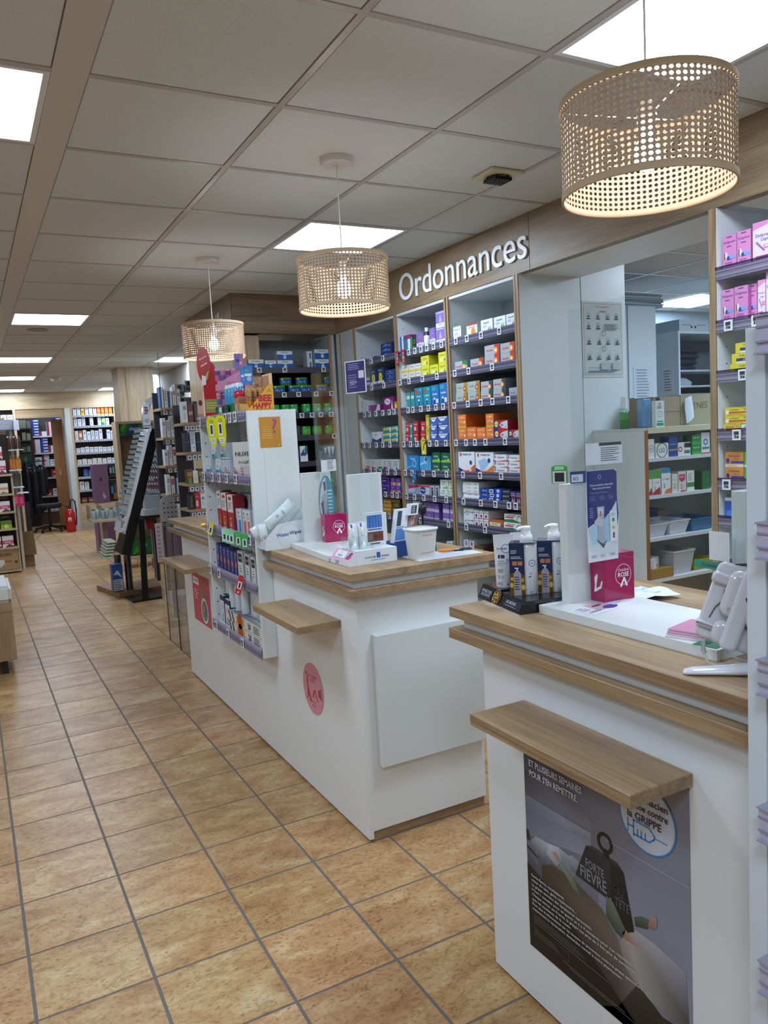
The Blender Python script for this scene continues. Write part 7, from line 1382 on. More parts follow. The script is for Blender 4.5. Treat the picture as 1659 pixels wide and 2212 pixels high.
m = MB(); m.box((0, 0, 0), (.33, .18, .17), '#8c8468', 'matte'); m.text('TNES', (.16, -.001, .11), (1, 0, .05), (0, 0, 1), '#6a6450', w=.12); m.build('cardboard_box', None, loc=(3.555, 3.07, z), label='right brown cardboard box with faint lettering on the back cabinet', cat='box')
m = MB(); m.grid([[(0, 0, .15), (.03, -.006, .16), (.05, 0, .165)], [(-.005, 0, .1), (.035, -.01, .1), (.065, 0, .1)], [(.01, 0, .01), (.03, -.008, .02), (.07, 0, .045)]], '#c4ced6', 'paper'); m.build('hanging_note', None, loc=(3.575, 3.055, z), label='white creased note hanging before the right cardboard box', cat='note')
# hanging cupboards in the back room
hc = empty('wall_cupboard', (4.46, 4.3, 1.632), label='flat white wall cupboard with paper stack on top in the back room', cat='cupboard')
wpart(hc, 'body', bx((4.31, 4.21, 1.50), (4.612, 4.6, 2.299), '#b9c4cc', 'board')); wpart(hc, 'door', bx((4.33, 4.2, 1.632), (4.612, 4.2095, 2.299), '#c8d4dc', 'board'), bevel=.001)
wpart(hc, 'body_side', bx((4.22, 4.205, 1.3), (4.306, 4.6, 2.28), '#8a9094', 'board'))
oc = empty('wall_cupboard', (5.1, 4.3, 1.637), label='white open wall cupboard with dark bags inside in the back room', cat='cupboard')
wpart(oc, 'side_panel', bx((4.85, 4.2, 1.637), (4.868, 4.6, 2.127), '#c9dcea', 'board')); wpart(oc, 'top_panel', bx((4.868, 4.2, 2.107), (5.7, 4.6, 2.127), '#c9dcea', 'board')); wpart(oc, 'bottom_panel', bx((4.868, 4.2, 1.637), (5.7, 4.6, 1.65), '#8a949c', 'board')); wpart(oc, 'back_panel', bx((4.868, 4.585, 1.65), (5.7, 4.6, 2.107), '#6a747c', 'board'))
for z in (1.82, 1.70): wpart(oc, 'shelf', bx((4.868, 4.21, z), (5.69, 4.585, z+.012), '#b4c4d0', 'board'))
wpart(oc, 'side_panel', bx((5.7, 4.2, 1.637), (5.72, 4.6, 2.127), '#c9dcea', 'board'))
m = MB(); m.box((-.01, 0, 0), (.31, .36, .085), '#b4c8d4', 'paper', {'-x': '#a8c0d0'}); m.dec((-.01, 0, 0), (.32, 0, 0), (0, 0, .085), [R(.1, .5, .4, .54, '#3a4a54'), R(.6, .5, .9, .54, '#3a4a54'), ('c', .42, .35, .03, '#2a3a44'), ('c', .55, .35, .03, '#2a3a44')], e=.0005); m.build('flat_carton', None, loc=(4.872, 4.2, 2.1275), label='pale blue flat carton on top of the open wall cupboard', cat='box')
for q in range(6):
    m = MB(); rows = []; rn = random.Random(q)
    m.box((-.2, -.1, 0), (.22-.02*rn.random(), .12, .016), ('#8fa0ac', '#a8b8c4', '#7c8c98')[q % 3], 'paper'); m.build('paper_bundle', None, .003, loc=(4.51+rn.uniform(-.02, .02), 4.33, 2.2995+.0165*q), rz=rn.uniform(-.08, .08), label='paper bundle on the flat wall cupboard, %s from the bottom' % ORD[q], cat='paper stack')
for q in range(4):
    m = MB(); rn = random.Random(q+20); m.lathe([(.1, 0), (.125, .01), (.125, .03), (.09, .045)], col='#1c2438', mat='matte', n=14, sx=1.25, sy=.9); m.build('dark_bag', None, loc=(5.05+.02*q, 4.38, 1.8325+.046*q), label='folded dark bag in the open wall cupboard, %s from the bottom' % ORD[q], cat='bag')
m = MB(); m.lathe([(.07, 0), (.075, .03), (.04, .06), (.01, .07)], col='#9aa8b4', mat='matte', n=12, sx=1.3); m.build('crumpled_bag', None, loc=(5.02, 4.33, 1.7125), label='crumpled pale bag on the lower shelf of the open wall cupboard', cat='bag')
for q, (x0, z0, w_, h_) in enumerate(((4.40, 1.66, .16, .28), (4.6, 1.62, .09, .22))):
    pass
m = MB(); m.box((0, -.001, 0), (.2, 0, .30), '#c4d0da'); m.dec((0, -.001, 0), (.2, 0, 0), (0, 0, .3), [('l', .15, .1, .85, .95, 12, '#8a98a8')], e=.0005); m.build('taped_sheet', None, loc=(4.37, 4.1985, 1.56), label='printed sheet taped on the flat wall cupboard door', cat='notice')
m = MB(); m.box((0, -.001, 0), (.11, 0, .2), '#d4dee8'); m.dec((0, -.001, 0), (.11, 0, 0), (0, 0, .2), [('l', .15, .1, .85, .95, 8, '#7a8898')], e=.0005); m.build('taped_sheet', None, loc=(4.849, 4.36, 1.655), rz=-math.pi/2, label='printed sheet taped on the side of the open wall cupboard', cat='notice')

# ============================================================ RECESS with nicotine substitutes
CN[0] = 'patch_box'
ru = empty('shelving_unit', (2.2, 5.6, 0), label='black metal shelving full of green boxes in the recess', cat='shelf')
wpart(ru, 'back_panel', bx((1.86, 5.93, 1.97), (2.6, 5.95, 2.256), '#8f9898', 'board')); wpart(ru, 'back_panel', bx((1.86, 5.93, 0), (2.6, 5.95, 1.969), '#15161a', 'matte'))
wpart(ru, 'side_panel', bx((1.856, 5.56, 0), (1.862, 5.93, 1.97), '#16171b', 'plastic')); wpart(ru, 'side_panel', bx((2.56, 5.56, 0), (2.598, 5.93, 2.256), '#b4bcbc', 'board')); wpart(ru, 'edge_strip', bx((2.545, 5.545, 0), (2.565, 5.559, 2.256), '#fff', 'oak_z'))
RZ = [1.985, 1.80, 1.64, 1.47, 1.27, 1.06]; rrs = []
for z in RZ:
    wpart(ru, 'shelf', bx((1.863, 5.56, z-.015), (2.544, 5.929, z+.008), '#1c1d22', 'plastic'))
    rrs.append(wpart(ru, 'label_rail', bx((1.863, 5.548, z-.02), (2.544, 5.5595, z+.022), '#3a3842' if z < 1.9 else '#4a4852', 'plastic')))
for k, A in enumerate(((560, 615, 699), (614, 645, 683, 716), (652, 674, 693, 715), (722,), (), ())):
    for a in A: price_tag(rrs[k], ru, xat(a, 5.546, RZ[k]), 5.547, RZ[k]+.002, .036, .04, rz=0)
def rrow(z, items, where, y=5.575, d=.08, name='medicine_carton'):
    for n, (sty, p0, p1, h, cnt, desc) in enumerate(items):
        x0, x1 = xat(p0, y, z), xat(p1, y, z)
        for q in range(cnt): carton(sty, x1-x0-.003, d, h, ((x0+x1)/2, y, z+q*(h+.0006)), 0, '%s, %s from left %s%s' % (desc, ORD[n], where, '' if cnt == 1 else ', lower' if q == 0 else ', upper'), 'boxes '+where)
rrow(RZ[0]+.0085, [('white_gen', 521, 530, .075, 1, 'small white box'), ('nico', 537, 571, .075, 1, 'white and blue patch box'), ('nico', 573, 598, .068, 1, 'narrow white and blue patch box'), ('nico', 600, 634, .068, 2, 'white and blue patch box'), ('nico_side', 664, 676, .068, 2, 'white box end'), ('nico', 681, 715, .075, 2, 'wide white and blue patch box')], 'on top recess shelf')
STY['tub_green'] = ('#2f7a2a', '#22601f', [])
def tubjar(x, y, z, s, cols, label, w=1.5):
    m = MB(); k = s; m.grid([sq4(.034*k*w, .028*k, zz) for zz in (0, .004)]+[sq4(.037*k*w, .03*k, zz*k) for zz in (.01, .022, .0221, .052, .0521, .062)]+[sq4(.034*k*w, .027*k, .07*k)], [cols[0]]*3+[cols[0], cols[1], cols[1], cols[0], cols[2], cols[2]], 'gloss', True, True); m.face(sq4(.034*k*w, .027*k, .07*k), cols[2], 'gloss')
    m.dec((-.03*k*w, -.0302*k, .012*k), (.06*k*w, 0, 0), (0, 0, .04*k), cols[3], e=.0015, mat='gloss'); m.build('chewing_gum_tub', None, loc=(x, y, z), label=label, cat='tub')
def sq4(a, b, z): return [(a*(abs(math.cos(t))**.5)*(1 if math.cos(t) > 0 else -1), b*(abs(math.sin(t))**.5)*(1 if math.sin(t) > 0 else -1), z) for t in [2*math.pi*(q+.5)/16 for q in range(16)]]
gA = ['#2f7a2a', '#1f50a8', '#6aa83a', [('c', .25, .5, .06, '#dfe6ea'), ('c', .7, .55, .06, '#dfe6ea'), ('c', .45, .4, .09, '#4a86d0')]]
gB = ['#2f9a3a', '#3aa848', '#4ab858', [('p', [(.2, .1), (.7, .2), (.9, .7), (.6, .95), (.3, .8)], '#3aa8a8'), ('p', [(.4, .3), (.7, .5), (.5, .8)], '#c8e0e8')]]
gC = ['#3a9a3a', '#4fae48', '#3a8a30', [('c', .5, .5, .25, '#6ac04a'), ('p', [(.3, .4), (.75, .2), (.6, .8)], '#d8402c')]]
for n, p in enumerate((602, 636, 660, 695)):
    tubjar(xat(p, 5.6, RZ[1]+.03), 5.605, RZ[1]+.0085, .92, gA, 'green and blue gum tub, %s from left, second recess shelf' % ORD[n])
for n, p in enumerate((602, 636, 695)): tubjar(xat(p+6, 5.7, RZ[1]+.1), 5.62, RZ[1]+.0085+.0655, .85, gA, 'stacked green and blue gum tub, %s from left, second recess shelf' % ORD[n])
for n, p in enumerate((594, 616, 634, 661, 684, 708)): tubjar(xat(p, 5.6, RZ[2]+.03), 5.605, RZ[2]+.0085, 1.15, gB, 'green and teal gum tub, %s from left, third recess shelf' % ORD[n], .78)
for n, p in enumerate((661, 685, 711)): tubjar(xat(p, 5.6, RZ[3]+.03), 5.605, RZ[3]+.0085, 1.15, gC, 'green gum tub with red mark, %s from left, fourth recess shelf' % ORD[n], .85)
STY['black_pack'] = ('#1c1c20', '#121216', [('l', .2, .1, .8, .9, 9, '#7a7c84')])
rrow(RZ[3]+.0085, [('black_pack', 633, 641, .09, 1, 'narrow black printed box'), ('black_pack', 642, 651, .09, 1, 'second narrow black box')], 'on fourth recess shelf')
m = MB(); m.box((-.03, -.002, 0), (.03, .01, .12), '#d8e0e0'); m.dec((-.03, -.002, 0), (.06, 0, 0), (0, 0, .12), [('p', [(.5, .3), (1, .5), (1, 1), (.7, 1)], '#1f7a5a'), ('p', [(0, .45), (.6, .9), (.5, .6), (.7, .45), (.2, .35)], '#2a3a8a')], e=.0006); m.build('promo_card', None, loc=(xat(657, 5.54, 1.30), 5.535, 1.29), label='white, green and navy card hanging below the gum tubs', cat='card')
m = MB(); m.box((-.055, -.002, 0), (.055, .01, .125), '#4a525c'); m.dec((-.055, -.002, 0), (.11, 0, 0), (0, 0, .125), [('p', [(.1, .9), (.2, .5), (.3, .9)], '#c8d0d0'), ('p', [(.35, .95), (.5, .3), (.62, .95)], '#c8d0d0'), ('p', [(.65, .95), (.75, .4), (.9, .95)], '#c8d0d0'), R(.3, .02, .7, .2, '#8a94a0'), ('l', .3, .25, .8, .4, 2, '#9aa4b0')], e=.0006); m.build('hanging_kit_card', None, loc=(xat(712, 5.54, 1.28), 5.535, 1.275), label='grey blister card with white pieces at the right of the recess', cat='card')
m = MB(); m.lathe([(.014, -.03), (.02, -.015), (.02, .015), (.014, .03)], col='#2a6ac0', mat='gloss', n=12); m.build('blue_ball', None, loc=(xat(665, 5.60, 1.16), 5.60, RZ[5]+.0385), label='round blue object in the dark part of the recess', cat='item')
rrow(RZ[4]+.0085, [('black_pack', 634, 655, .13, 1, 'tall black box'), ('nico_side', 700, 722, .08, 1, 'pale box')], 'on fifth recess shelf', y=5.6)
rrow(RZ[5]+.0085, [('black_pack', 640, 660, .12, 1, 'black box low down'), ('herb_green', 690, 722, .05, 2, 'green box low down')], 'on lowest recess shelf', y=5.6)
# ============================================================ LEFT SIDE AND FAR END
def F4(a, b, c, d, Y):      # pixel rectangle (left, top, right, bottom) on the plane y = Y -> x0, x1, z0, z1
    p, q = ony(a, d, Y), ony(c, b, Y); p2 = ony(a, b, Y); q2 = ony(c, d, Y)
    return (p.x+p2.x)/2, (q.x+q2.x)/2, (p.z+q2.z)/2, (q.z+p2.z)/2
def fbox(name, px, Y, d, col, label, cat, pr=None, mat='paper', bevel=0, group=None, parent=None, zmin=None, side=None):
    x0, x1, z0, z1 = F4(*px, Y)
    if zmin is not None: z0 = zmin
    m = MB(); m.box((x0, Y, z0), (x1, Y+d, z1), col, mat, {'-x': side or col, '+x': side or col} if side else None)
    if pr: m.dec((x0, Y, z0), (x1-x0, 0, 0), (0, 0, z1-z0), pr, e=.001, mat=mat)
    if parent is not None: return wpart(parent, name, m, bevel)
    loc = V(((x0+x1)/2, Y, z0)); m.v = [v-loc for v in m.v]
    return m.build(name, None, bevel, loc=loc, label=label, cat=cat, group=group)
def fill(px0, px1, z, Y, hs, stys, lab, where, seed=1, gap=.004, d=.08):
    rn = random.Random(seed); x0, x1 = xat(px0, Y, z), xat(px1, Y, z); n = len(stys); w_ = (x1-x0)/n
    for k, s in enumerate(stys):
        if s is None: continue
        h = hs[k % len(hs)]*rn.uniform(.94, 1.04)
        carton(s, w_-gap, d, h, (x0+w_*(k+.5), Y+rn.uniform(0, .01), z), 0, '%s, %s from left %s' % (lab[k % len(lab)], ORD[k], where), 'packs '+where)
# bench
bn = empty('bench', (-.3, 5.9, 0), label='low bench with white padded seat and oak sides at the left edge', cat='bench')
wpart(bn, 'body', bx((-.75, 5.68, .095), (.172, 6.25, .487), '#fff', 'oak_z'), bevel=.002)
m = MB(); m.box((-.75, 5.675, .4875), (.178, 6.255, .598), '#dcdbd6', 'plastic'); wpart(bn, 'cushion', m, bevel=.022, segs=3)
wpart(bn, 'trim_strip', bx((-.752, 5.676, .425), (.175, 5.6795, .432), '#fff', 'oak_x'))
for x in (.075, -.72):
    for y in (5.72, 6.16): wpart(bn, 'leg', bx((x, y, 0), (x+.04, y+.045, .0945), '#17171a', 'plastic'))
m = MB(); m.lathe([(.03, 0), (.04, .02), (.035, .3), (.01, .36)], col='#b8848c', mat='matte', n=14); m.build('pink_bag', None, loc=(.02, 6.5, 0), label='pink item mostly hidden behind the bench at the left edge', cat='bag')
# left display unit
LY = 10.57
CN[0] = 'tea_box'
lu = empty('display_unit', (.1, 10.8, 0), label='oak display unit with pink and white boxes at the left edge', cat='shelf')
ls = [(1012, 1024), (1053, 1063), (1094, 1103), (1131, 1140), (1172, 1182)]
LZs = [1.225, .985, .765, .555, .325, .04]
for k, z in enumerate(LZs):
    wpart(lu, 'shelf', bx((-.6, LY, z-.022), (.475, LY+.38, z), '#fff', 'paleoak_x'))
wpart(lu, 'back_panel', bx((-.6, LY+.385, .02), (.47, LY+.40, 1.72), '#3a2a20', 'board'))
wpart(lu, 'side_panel', bx((.455, LY+.02, .02), (.4745, LY+.384, 1.19), '#fff', 'paleoak_z'))
STY.update({'pink_grain': ('#dfd8d4', '#c0b4b0', [R(0, .3, 1, .62, '#c8506c'), ('p', [(.2, 0), (.6, .3), (1, .1), (1, 0)], '#6a3a34'), T('Tisane', .5, .47, .6, '#f0dce0', .2)]),
 'peach_grain': ('#ddd6cc', '#c0b4a8', [R(0, .4, 1, .62, '#d8845c'), ('p', [(.2, 0), (.5, .25), (1, .1), (1, 0)], '#8a7a5a')]),
 'brown_grain': ('#6e3c34', '#4a2a24', [R(.1, .4, .9, .6, '#b89078')]), 'green_grain': ('#8fae2c', '#5c7a20', [R(0, .5, 1, 1, '#5f7a2a'), ('c', .5, .3, .2, '#d0dc5a')]), 'darkgreen_grain': ('#3a4a24', '#2a361a', [R(.2, .3, .8, .5, '#8a9a4a')])})
rows_ = [(LZs[0], ['pink_grain']*4, .17, 'white and pink herbal tea box', 'on the first shelf of the left display unit'), (LZs[1], ['peach_grain']*4, .13, 'white and peach box', 'on the second shelf of the left display unit'),
 (LZs[2], ['pink_grain']*4, .13, 'white and crimson box', 'on the third shelf of the left display unit'), (LZs[3], ['green_grain']*4, .10, 'lime green box', 'on the fourth shelf of the left display unit'), (LZs[4], ['pink_grain', 'teal_small', 'pink_grain', 'pink_grain'], .14, 'white box with pink band', 'on the fifth shelf of the left display unit')]
for k, (z, st_, h, lb, wh) in enumerate(rows_):
    n = len(st_)
    for q, s in enumerate(st_): carton(s, .125, .12, h, (-.06+.137*q, LY+.02+.02*(k == 0), z+.0003), 0, '%s, %s from left %s' % (lb, ORD[q], wh), 'boxes '+wh)
for r_ in range(2):
    for q in range(4): carton('pink_grain', .122, .12, .165, (-.085-.03*r_+.137*q, LY+.05, LZs[0]+.175+.17*r_), 0, 'stacked white and pink box, %s from left in the %s stacked row' % (ORD[q], ('lower', 'upper')[r_]), 'stacked tea boxes')
for q in range(4): carton('brown_grain', .12, .1, .058, (-.06+.137*q, LY+.2, LZs[2]+.137), 0, 'dark brown box behind the crimson row, %s from left' % ORD[q]); carton('darkgreen_grain', .12, .1, .075, (-.06+.137*q, LY+.2, LZs[3]+.105), 0, 'dark green box behind the lime row, %s from left' % ORD[q])
fbox('cardboard_box', (-40, 1187, 40.5, 1229), LY+.02, .34, '#a88a62', 'brown cardboard box with dark lettering below the left display unit', 'box', [T('BESAN', .62, .72, .36, '#4a3424', .2), ('p', [(.38, .2), (.5, .15), (.62, .3), (.6, .5), (.42, .5)], '#d8d4d0'), R(.62, .38, .82, .44, '#c04a3a'), ('c', .93, .35, .045, '#7a2a24')], zmin=.045)
ob = empty('open_carton', (.57, 11.0, .0), label='open brown carton with flaps standing on the floor at the left', cat='box')
wpart(ob, 'carton', bx((.47, 10.98, 0), (.655, 11.25, .30), '#8a6c44', 'matte')); 
m = MB(); m.plate((.47, 10.975, .30), (1, 0, 0), (0, -.25, -1), [(0, -.16), (.2, -.16), (.215, .14), (.01, .14)], .004, '#6f5532', 'matte'); wpart(ob, 'flap', m)
m = MB(); m.plate((.66, 10.98, .30), (.7, -.2, .7), (0, 1, 0), [(0, 0), (.14, .02), (.14, .2), (0, .24)], .004, '#a08a66', 'matte'); wpart(ob, 'flap', m)
# things above and beside the unit
fbox('grey_carton', (-30, 907, 28, 929), 10.7, .2, '#8f8f9a', 'grey carton at the top of the left display unit', 'box', [('l', .1, .1, .9, .9, 5, '#a4a4ae')]); fbox('grey_carton', (29, 907, 41, 929), 10.6, .2, '#b4b2bc', 'pale grey square carton at the upper left', 'box', [('l', .1, .1, .9, .9, 6, '#c8c6ce')])
struct('trim_11', bx((.40, 11.05, 0), (.47, 11.12, 1.93), '#fff', 'paleoak_z'))
def pouches(n, px0, px1, py0, py1, Y, cols, name, lb, mat='gloss'):
    for k in range(n):
        a, b = px0+(px1-px0)*k/n, px0+(px1-px0)*(k+1)/n; x0, x1, z0, z1 = F4(a, py0, b, py1, Y); w_ = (x1-x0)*.92; h_ = z1-z0
        m = MB(); m.lathe([(w_*.44, 0), (w_*.5, h_*.1), (w_*.5, h_*.7), (w_*.3, h_*.85), (w_*.16, h_*.92), (w_*.18, h_)], col=[cols[0], cols[0], cols[1], cols[1], cols[2], cols[2]], mat=mat, n=12, sy=.6)
        m.build(name, None, loc=((x0+x1)/2, Y+.05, z0), label='%s, %s from left' % (lb, ORD[k]), cat='bottle')
sd = empty('side_rack', (.62, 10.7, 1.0), label='clear side rack holding brown bottles and pouches beside the left display unit', cat='rack')
for k, (a, b, c) in enumerate(((18, 50, 971), (20, 47, 1015), (25, 52, 1052), (35, 62, 1064))):
    x0, x1, z0, z1 = F4(a, c-3, b, c, 10.62); wpart(sd, 'ledge', bx((x0, 10.6, z0-.012), (x1, 10.78, z0), '#b8bcc4', 'plastic'))
x0, x1, z0, z1 = F4(16, 935, 18, 1090, 10.8); wpart(sd, 'post', bx((.5, 10.79, .0), (.53, 10.81, 1.9), '#c4c0b8', 'plastic'))
pouches(4, 17, 45, 940, 970, 10.62, ('#3a2018', '#4f2c20', '#2a1812'), 'brown_bottle', 'dark brown bottle on the upper side ledge'); pouches(4, 21, 46, 983, 1014, 10.62, ('#b86e1e', '#7a3f12', '#d89a3c'), 'amber_bottle', 'amber bottle on the second side ledge'); pouches(4, 26, 46, 1018, 1051, 10.62, ('#5a5448', '#3a3a30', '#a8a49c'), 'dark_bottle', 'olive grey bottle on the third side ledge')
for k, (a, c) in enumerate(((30, 1068), (41, 1068))): fbox('pink_pouch', (a, c, a+12, 1093), 10.6+.02*k, .03, '#c01c58', '%s crimson pink pouch hanging beside the left display unit' % ('left' if k == 0 else 'right'), 'pouch', [('l', .15, .2, .85, .8, 4, '#e08aac')], mat='gloss')
# far wall cabinets
def cab(px0, px1, Y, zs, x1b=None):
    pass
FZ = [ony(170, y, FY).z for y in (898, 921.5, 952, 979, 1005, 1032, 1060, 1089)]
CN[0] = 'cosmetic_box'
fc = empty('shelving_unit', (2.15, FY+.2, 0), label='far white shelving unit with rows of white cosmetics right of the doorway', cat='shelf')
wpart(fc, 'back_panel', bx((1.776, FY+.40, 0), (2.52, FY+.42, 2.245), '#4a4540', 'board')); wpart(fc, 'side_panel', bx((2.50, FY+.01, 0), (2.52, FY+.399, 2.245), '#fff', 'paleoak_z')); wpart(fc, 'plinth_drawer', bx((1.776, FY, 0), (2.499, FY+.39, FZ[-1]), '#fff', 'paleoak_x'))
wpart(fc, 'plinth', bx((1.776, FY-.012, 0), (2.499, FY-.001, .12), '#a89c8c', 'board'))
fl = [(['white_gen']*2+['orange_yellow', 'white_gen', 'cream', 'white_gen']+['orange_box']*4, .19, 'white or orange care pack'), (['white_dots', 'white_gen', 'white_dots', None, 'cream', None, 'white_gen', 'teal_stripe', 'white_gen', None], .17, 'white bottle pack'), (['cream', 'orange_wide', 'white_gen', 'white_gen', 'white_dots', 'white_dots', 'white_gen', None, 'white_gen', 'white_gen'], .2, 'white cosmetic box'),
      (['white_gen']*9, .11, 'low white box'), (['cream']*6+['white_gen']*2, .12, 'beige and white box'), ([None, 'blue_tall2', 'tall_purpleteal', 'tall_purpleteal', 'blue_tall2', 'white_gen', None, None], .16, 'dark teal bottle pack'), (['white_gen', 'white_dots', None, 'white_gen', 'white_dots', 'white_gen', 'white_dots', None], .18, 'white tube pack')]
for k, z in enumerate(FZ[:7]):
    wpart(fc, 'shelf', bx((1.777, FY+.01, z-.02), (2.499, FY+.395, z), '#8a8680', 'board'))
    r = wpart(fc, 'label_rail', bx((1.777, FY-.004, z-.03), (2.499, FY+.009, z+.012), '#a8a4b4', 'plastic'))
    m = MB()
    for q in range(11): m.box((1.80+.065*q, FY-.008, z-.028), (1.83+.065*q, FY-.0045, z+.01), '#e0e2e4', 'plastic'); m.box((1.807+.065*q, FY-.0095, z-.02), (1.823+.065*q, FY-.0085, z+.003), '#26282c', 'plastic')
    wpart(fc, 'price_tag_row', m, kind='stuff')
    st_, h, lb = fl[k]; n = len(st_); w_ = .70/n
    for q, s in enumerate(st_):
        if s: carton(s, w_-.012, .12, round(h*random.Random(k*20+q).uniform(.8, 1), 2), (1.785+w_*(q+.5), FY+.03, z+.0003), 0, '%s, %s from left, %s shelf of the far unit' % (lb, ORD[q], SHN[k]), 'packs on the %s shelf of the far unit' % SHN[k])
for q in range(5): carton('brown_grain', .1, .1, .11, (1.85+.12*q, FY+.03, FZ[7]+.0003), 0, 'brown box, %s from left, base shelf of the far unit' % ORD[q], 'brown boxes on the base shelf of the far unit')
# far left unit fragment
fl2 = empty('shelving_unit', (.5, FY+.2, 0), label='far shelving fragment above the grey cartons at the left edge', cat='shelf')
for z in (2.02, 1.78): wpart(fl2, 'shelf', bx((-.5, FY, z-.02), (.789, FY+.35, z), '#b4b0a8', 'board'))
wpart(fl2, 'back_panel', bx((-.5, FY+.36, 0), (.789, FY+.38, 2.245), '#5a544c', 'board'))
for q in range(6): carton('white_gen', .09, .1, .14, (.24+.1*q, FY+.03, 2.0203), 0, 'white pack on the far left shelf, %s from left' % ORD[q], 'white packs on the far left shelf')
# doorway: store room behind
SY = 17.2
struct('wall_8', bx((-.2, SY+.45, 0), (2.6, SY+.5, 2.5), '#4a4640', 'matte')); struct('wall_9', bx((-.25, FY+.5, 0), (-.2, SY+.5, 2.5), '#5a544c', 'matte')); struct('wall_10', bx((1.76, FY+.51, 0), (1.8, SY+.5, 2.5), '#6a5a4a', 'matte'))
dr = empty('door_1', (1.5, FY+.6, 0)); dr['kind'] = 'structure'
x0, x1, z0, z1 = F4(117, 900, 139, 1130, FY+.55); wpart(dr, 'door_leaf', bx((x0+.02, FY+.53, 0), (1.64, FY+.57, 2.07), '#fff', 'brownwood')); x0, x1, z0, z1 = F4(130, 1015, 133, 1026, FY+.5); wpart(dr, 'door_handle', bx((x0, FY+.515, z0), (x1, FY+.5295, z1), '#c8c8c4', 'metal'))
CN[0] = 'storage_box'
sr = empty('shelving_unit', (1.3, SY, 0), label='store room shelving stacked with blue and red boxes seen through the far doorway', cat='shelf')
xa, xb = xat(70, SY, 1.3), xat(119, SY, 1.3)
xa2 = xa+.05
wpart(sr, 'side_panel', bx((xa, SY-.02, 0), (xa+.03, SY+.38, 2.4), '#fff', 'paleoak_z'))
SZs = [ony(95, y, SY).z for y in (941.5, 978, 1006, 1032, 1072, 1104)]
for z in SZs: wpart(sr, 'shelf', bx((xa+.031, SY, z-.03), (xb+.25, SY+.38, z), '#c4c2bc', 'board'))
wpart(sr, 'back_panel', bx((xa+.031, SY+.385, 0), (xb+.25, SY+.4, 2.4), '#5a5650', 'board')); wpart(sr, 'plinth', bx((xa+.031, SY+.01, 0), (xb+.25, SY+.37, .235), '#6a5640', 'board'))
STY.update({'bluewhite_st': ('#24368a', '#1a286a', [R(.35, .3, 1, .75, '#c4c8d0')]), 'whitered_st': ('#c8c8cc', '#a8a8b0', [R(0, 0, .3, 1, '#9a2434')]), 'red_st': ('#b81c20', '#8a1418', [R(.3, .1, .8, .5, '#c4bcb4')])})
stk = [[('bluewhite_st', 6, .055), ('whitered_st', 1, .09), ('whitered_st', 5, .055), ('bluewhite_st', 6, .06)], [('whitered_st', 5, .055), ('bluewhite_st', 5, .06), ('whitered_st', 1, .14), ('bluewhite_st', 5, .06)], [('white_gen', 1, .18), ('whitered_st', 4, .055), ('white_gen', 1, .12), ('bluewhite_st', 1, .26)],
       [None, None, ('red_st', 2, .08), ('red_st', 2, .08)], [None, ('red_st', 1, .12), ('white_gen', 1, .14), ('white_gen', 1, .1)], [None, ('white_gen', 1, .12), ('cream', 1, .15), ('red_st', 1, .16)]]
for k, row in enumerate(stk):
    for q, e in enumerate(row):
        if not e: continue
        s, n, h = e; h = min(h, ((SZs[k-1] if k else 2.35)-SZs[k]-.036)/n)
        for c in range(n): carton(s, .135, .2, h, (xa+.11+.145*q, SY+.03, SZs[k]+.0003+c*(h+.001)), 0, 'store room box, %s shelf, stack %s from left, %s up' % (SHN[k], ORD[q], ORD[c]), 'boxes in the store room beyond the doorway')
# dark shelf left of it
dk = empty('dark_shelf', (.95, 16.6, 0), label='dark shelf with grey boxes just left of the store room shelving', cat='shelf')
for k, y in enumerate((925, 951, 976, 1003)):
    x0, x1, z0, z1 = F4(38, y-2, 68, y, 16.6); wpart(dk, 'shelf', bx((x0, 16.6, z0-.02), (x1, 16.95, z0), '#3a342c', 'board'))
    if k < 3: fbox('grey_pack', (48 if k else 42, y-(17 if k != 2 else 10), 56, y), 16.62, .2, ('#6f6a5c', '#8a8468', '#6a6a5c')[k], 'dull box on the dark shelf, left one, row %s' % ORD[k], 'box', zmin=z0+.0004); fbox('grey_pack', (58, y-(15 if k != 2 else 12), 66, y), 16.62, .2, ('#5f6068', '#8f8a70', '#7a7868')[k], 'dull box on the dark shelf, right one, row %s' % ORD[k], 'box', zmin=z0+.0004)
wpart(dk, 'back_panel', bx((.7, 16.96, 0), (1.2, 16.98, 2.3), '#24201c', 'board')); 
x0, x1, z0, z1 = F4(44, 980, 70, 1003, 16.55); m = MB(); m.box((x0, 16.62, z0+.003), (x1, 16.9, z1), '#12412c', 'plastic'); m.dec((x0, 16.62, z0), (x1-x0, 0, 0), (0, 0, z1-z0), [R(.35, .3, .6, .7, '#5a7a68')], e=.002); m.build('green_crate', None, label='dark green crate above the hanging coats', cat='crate')
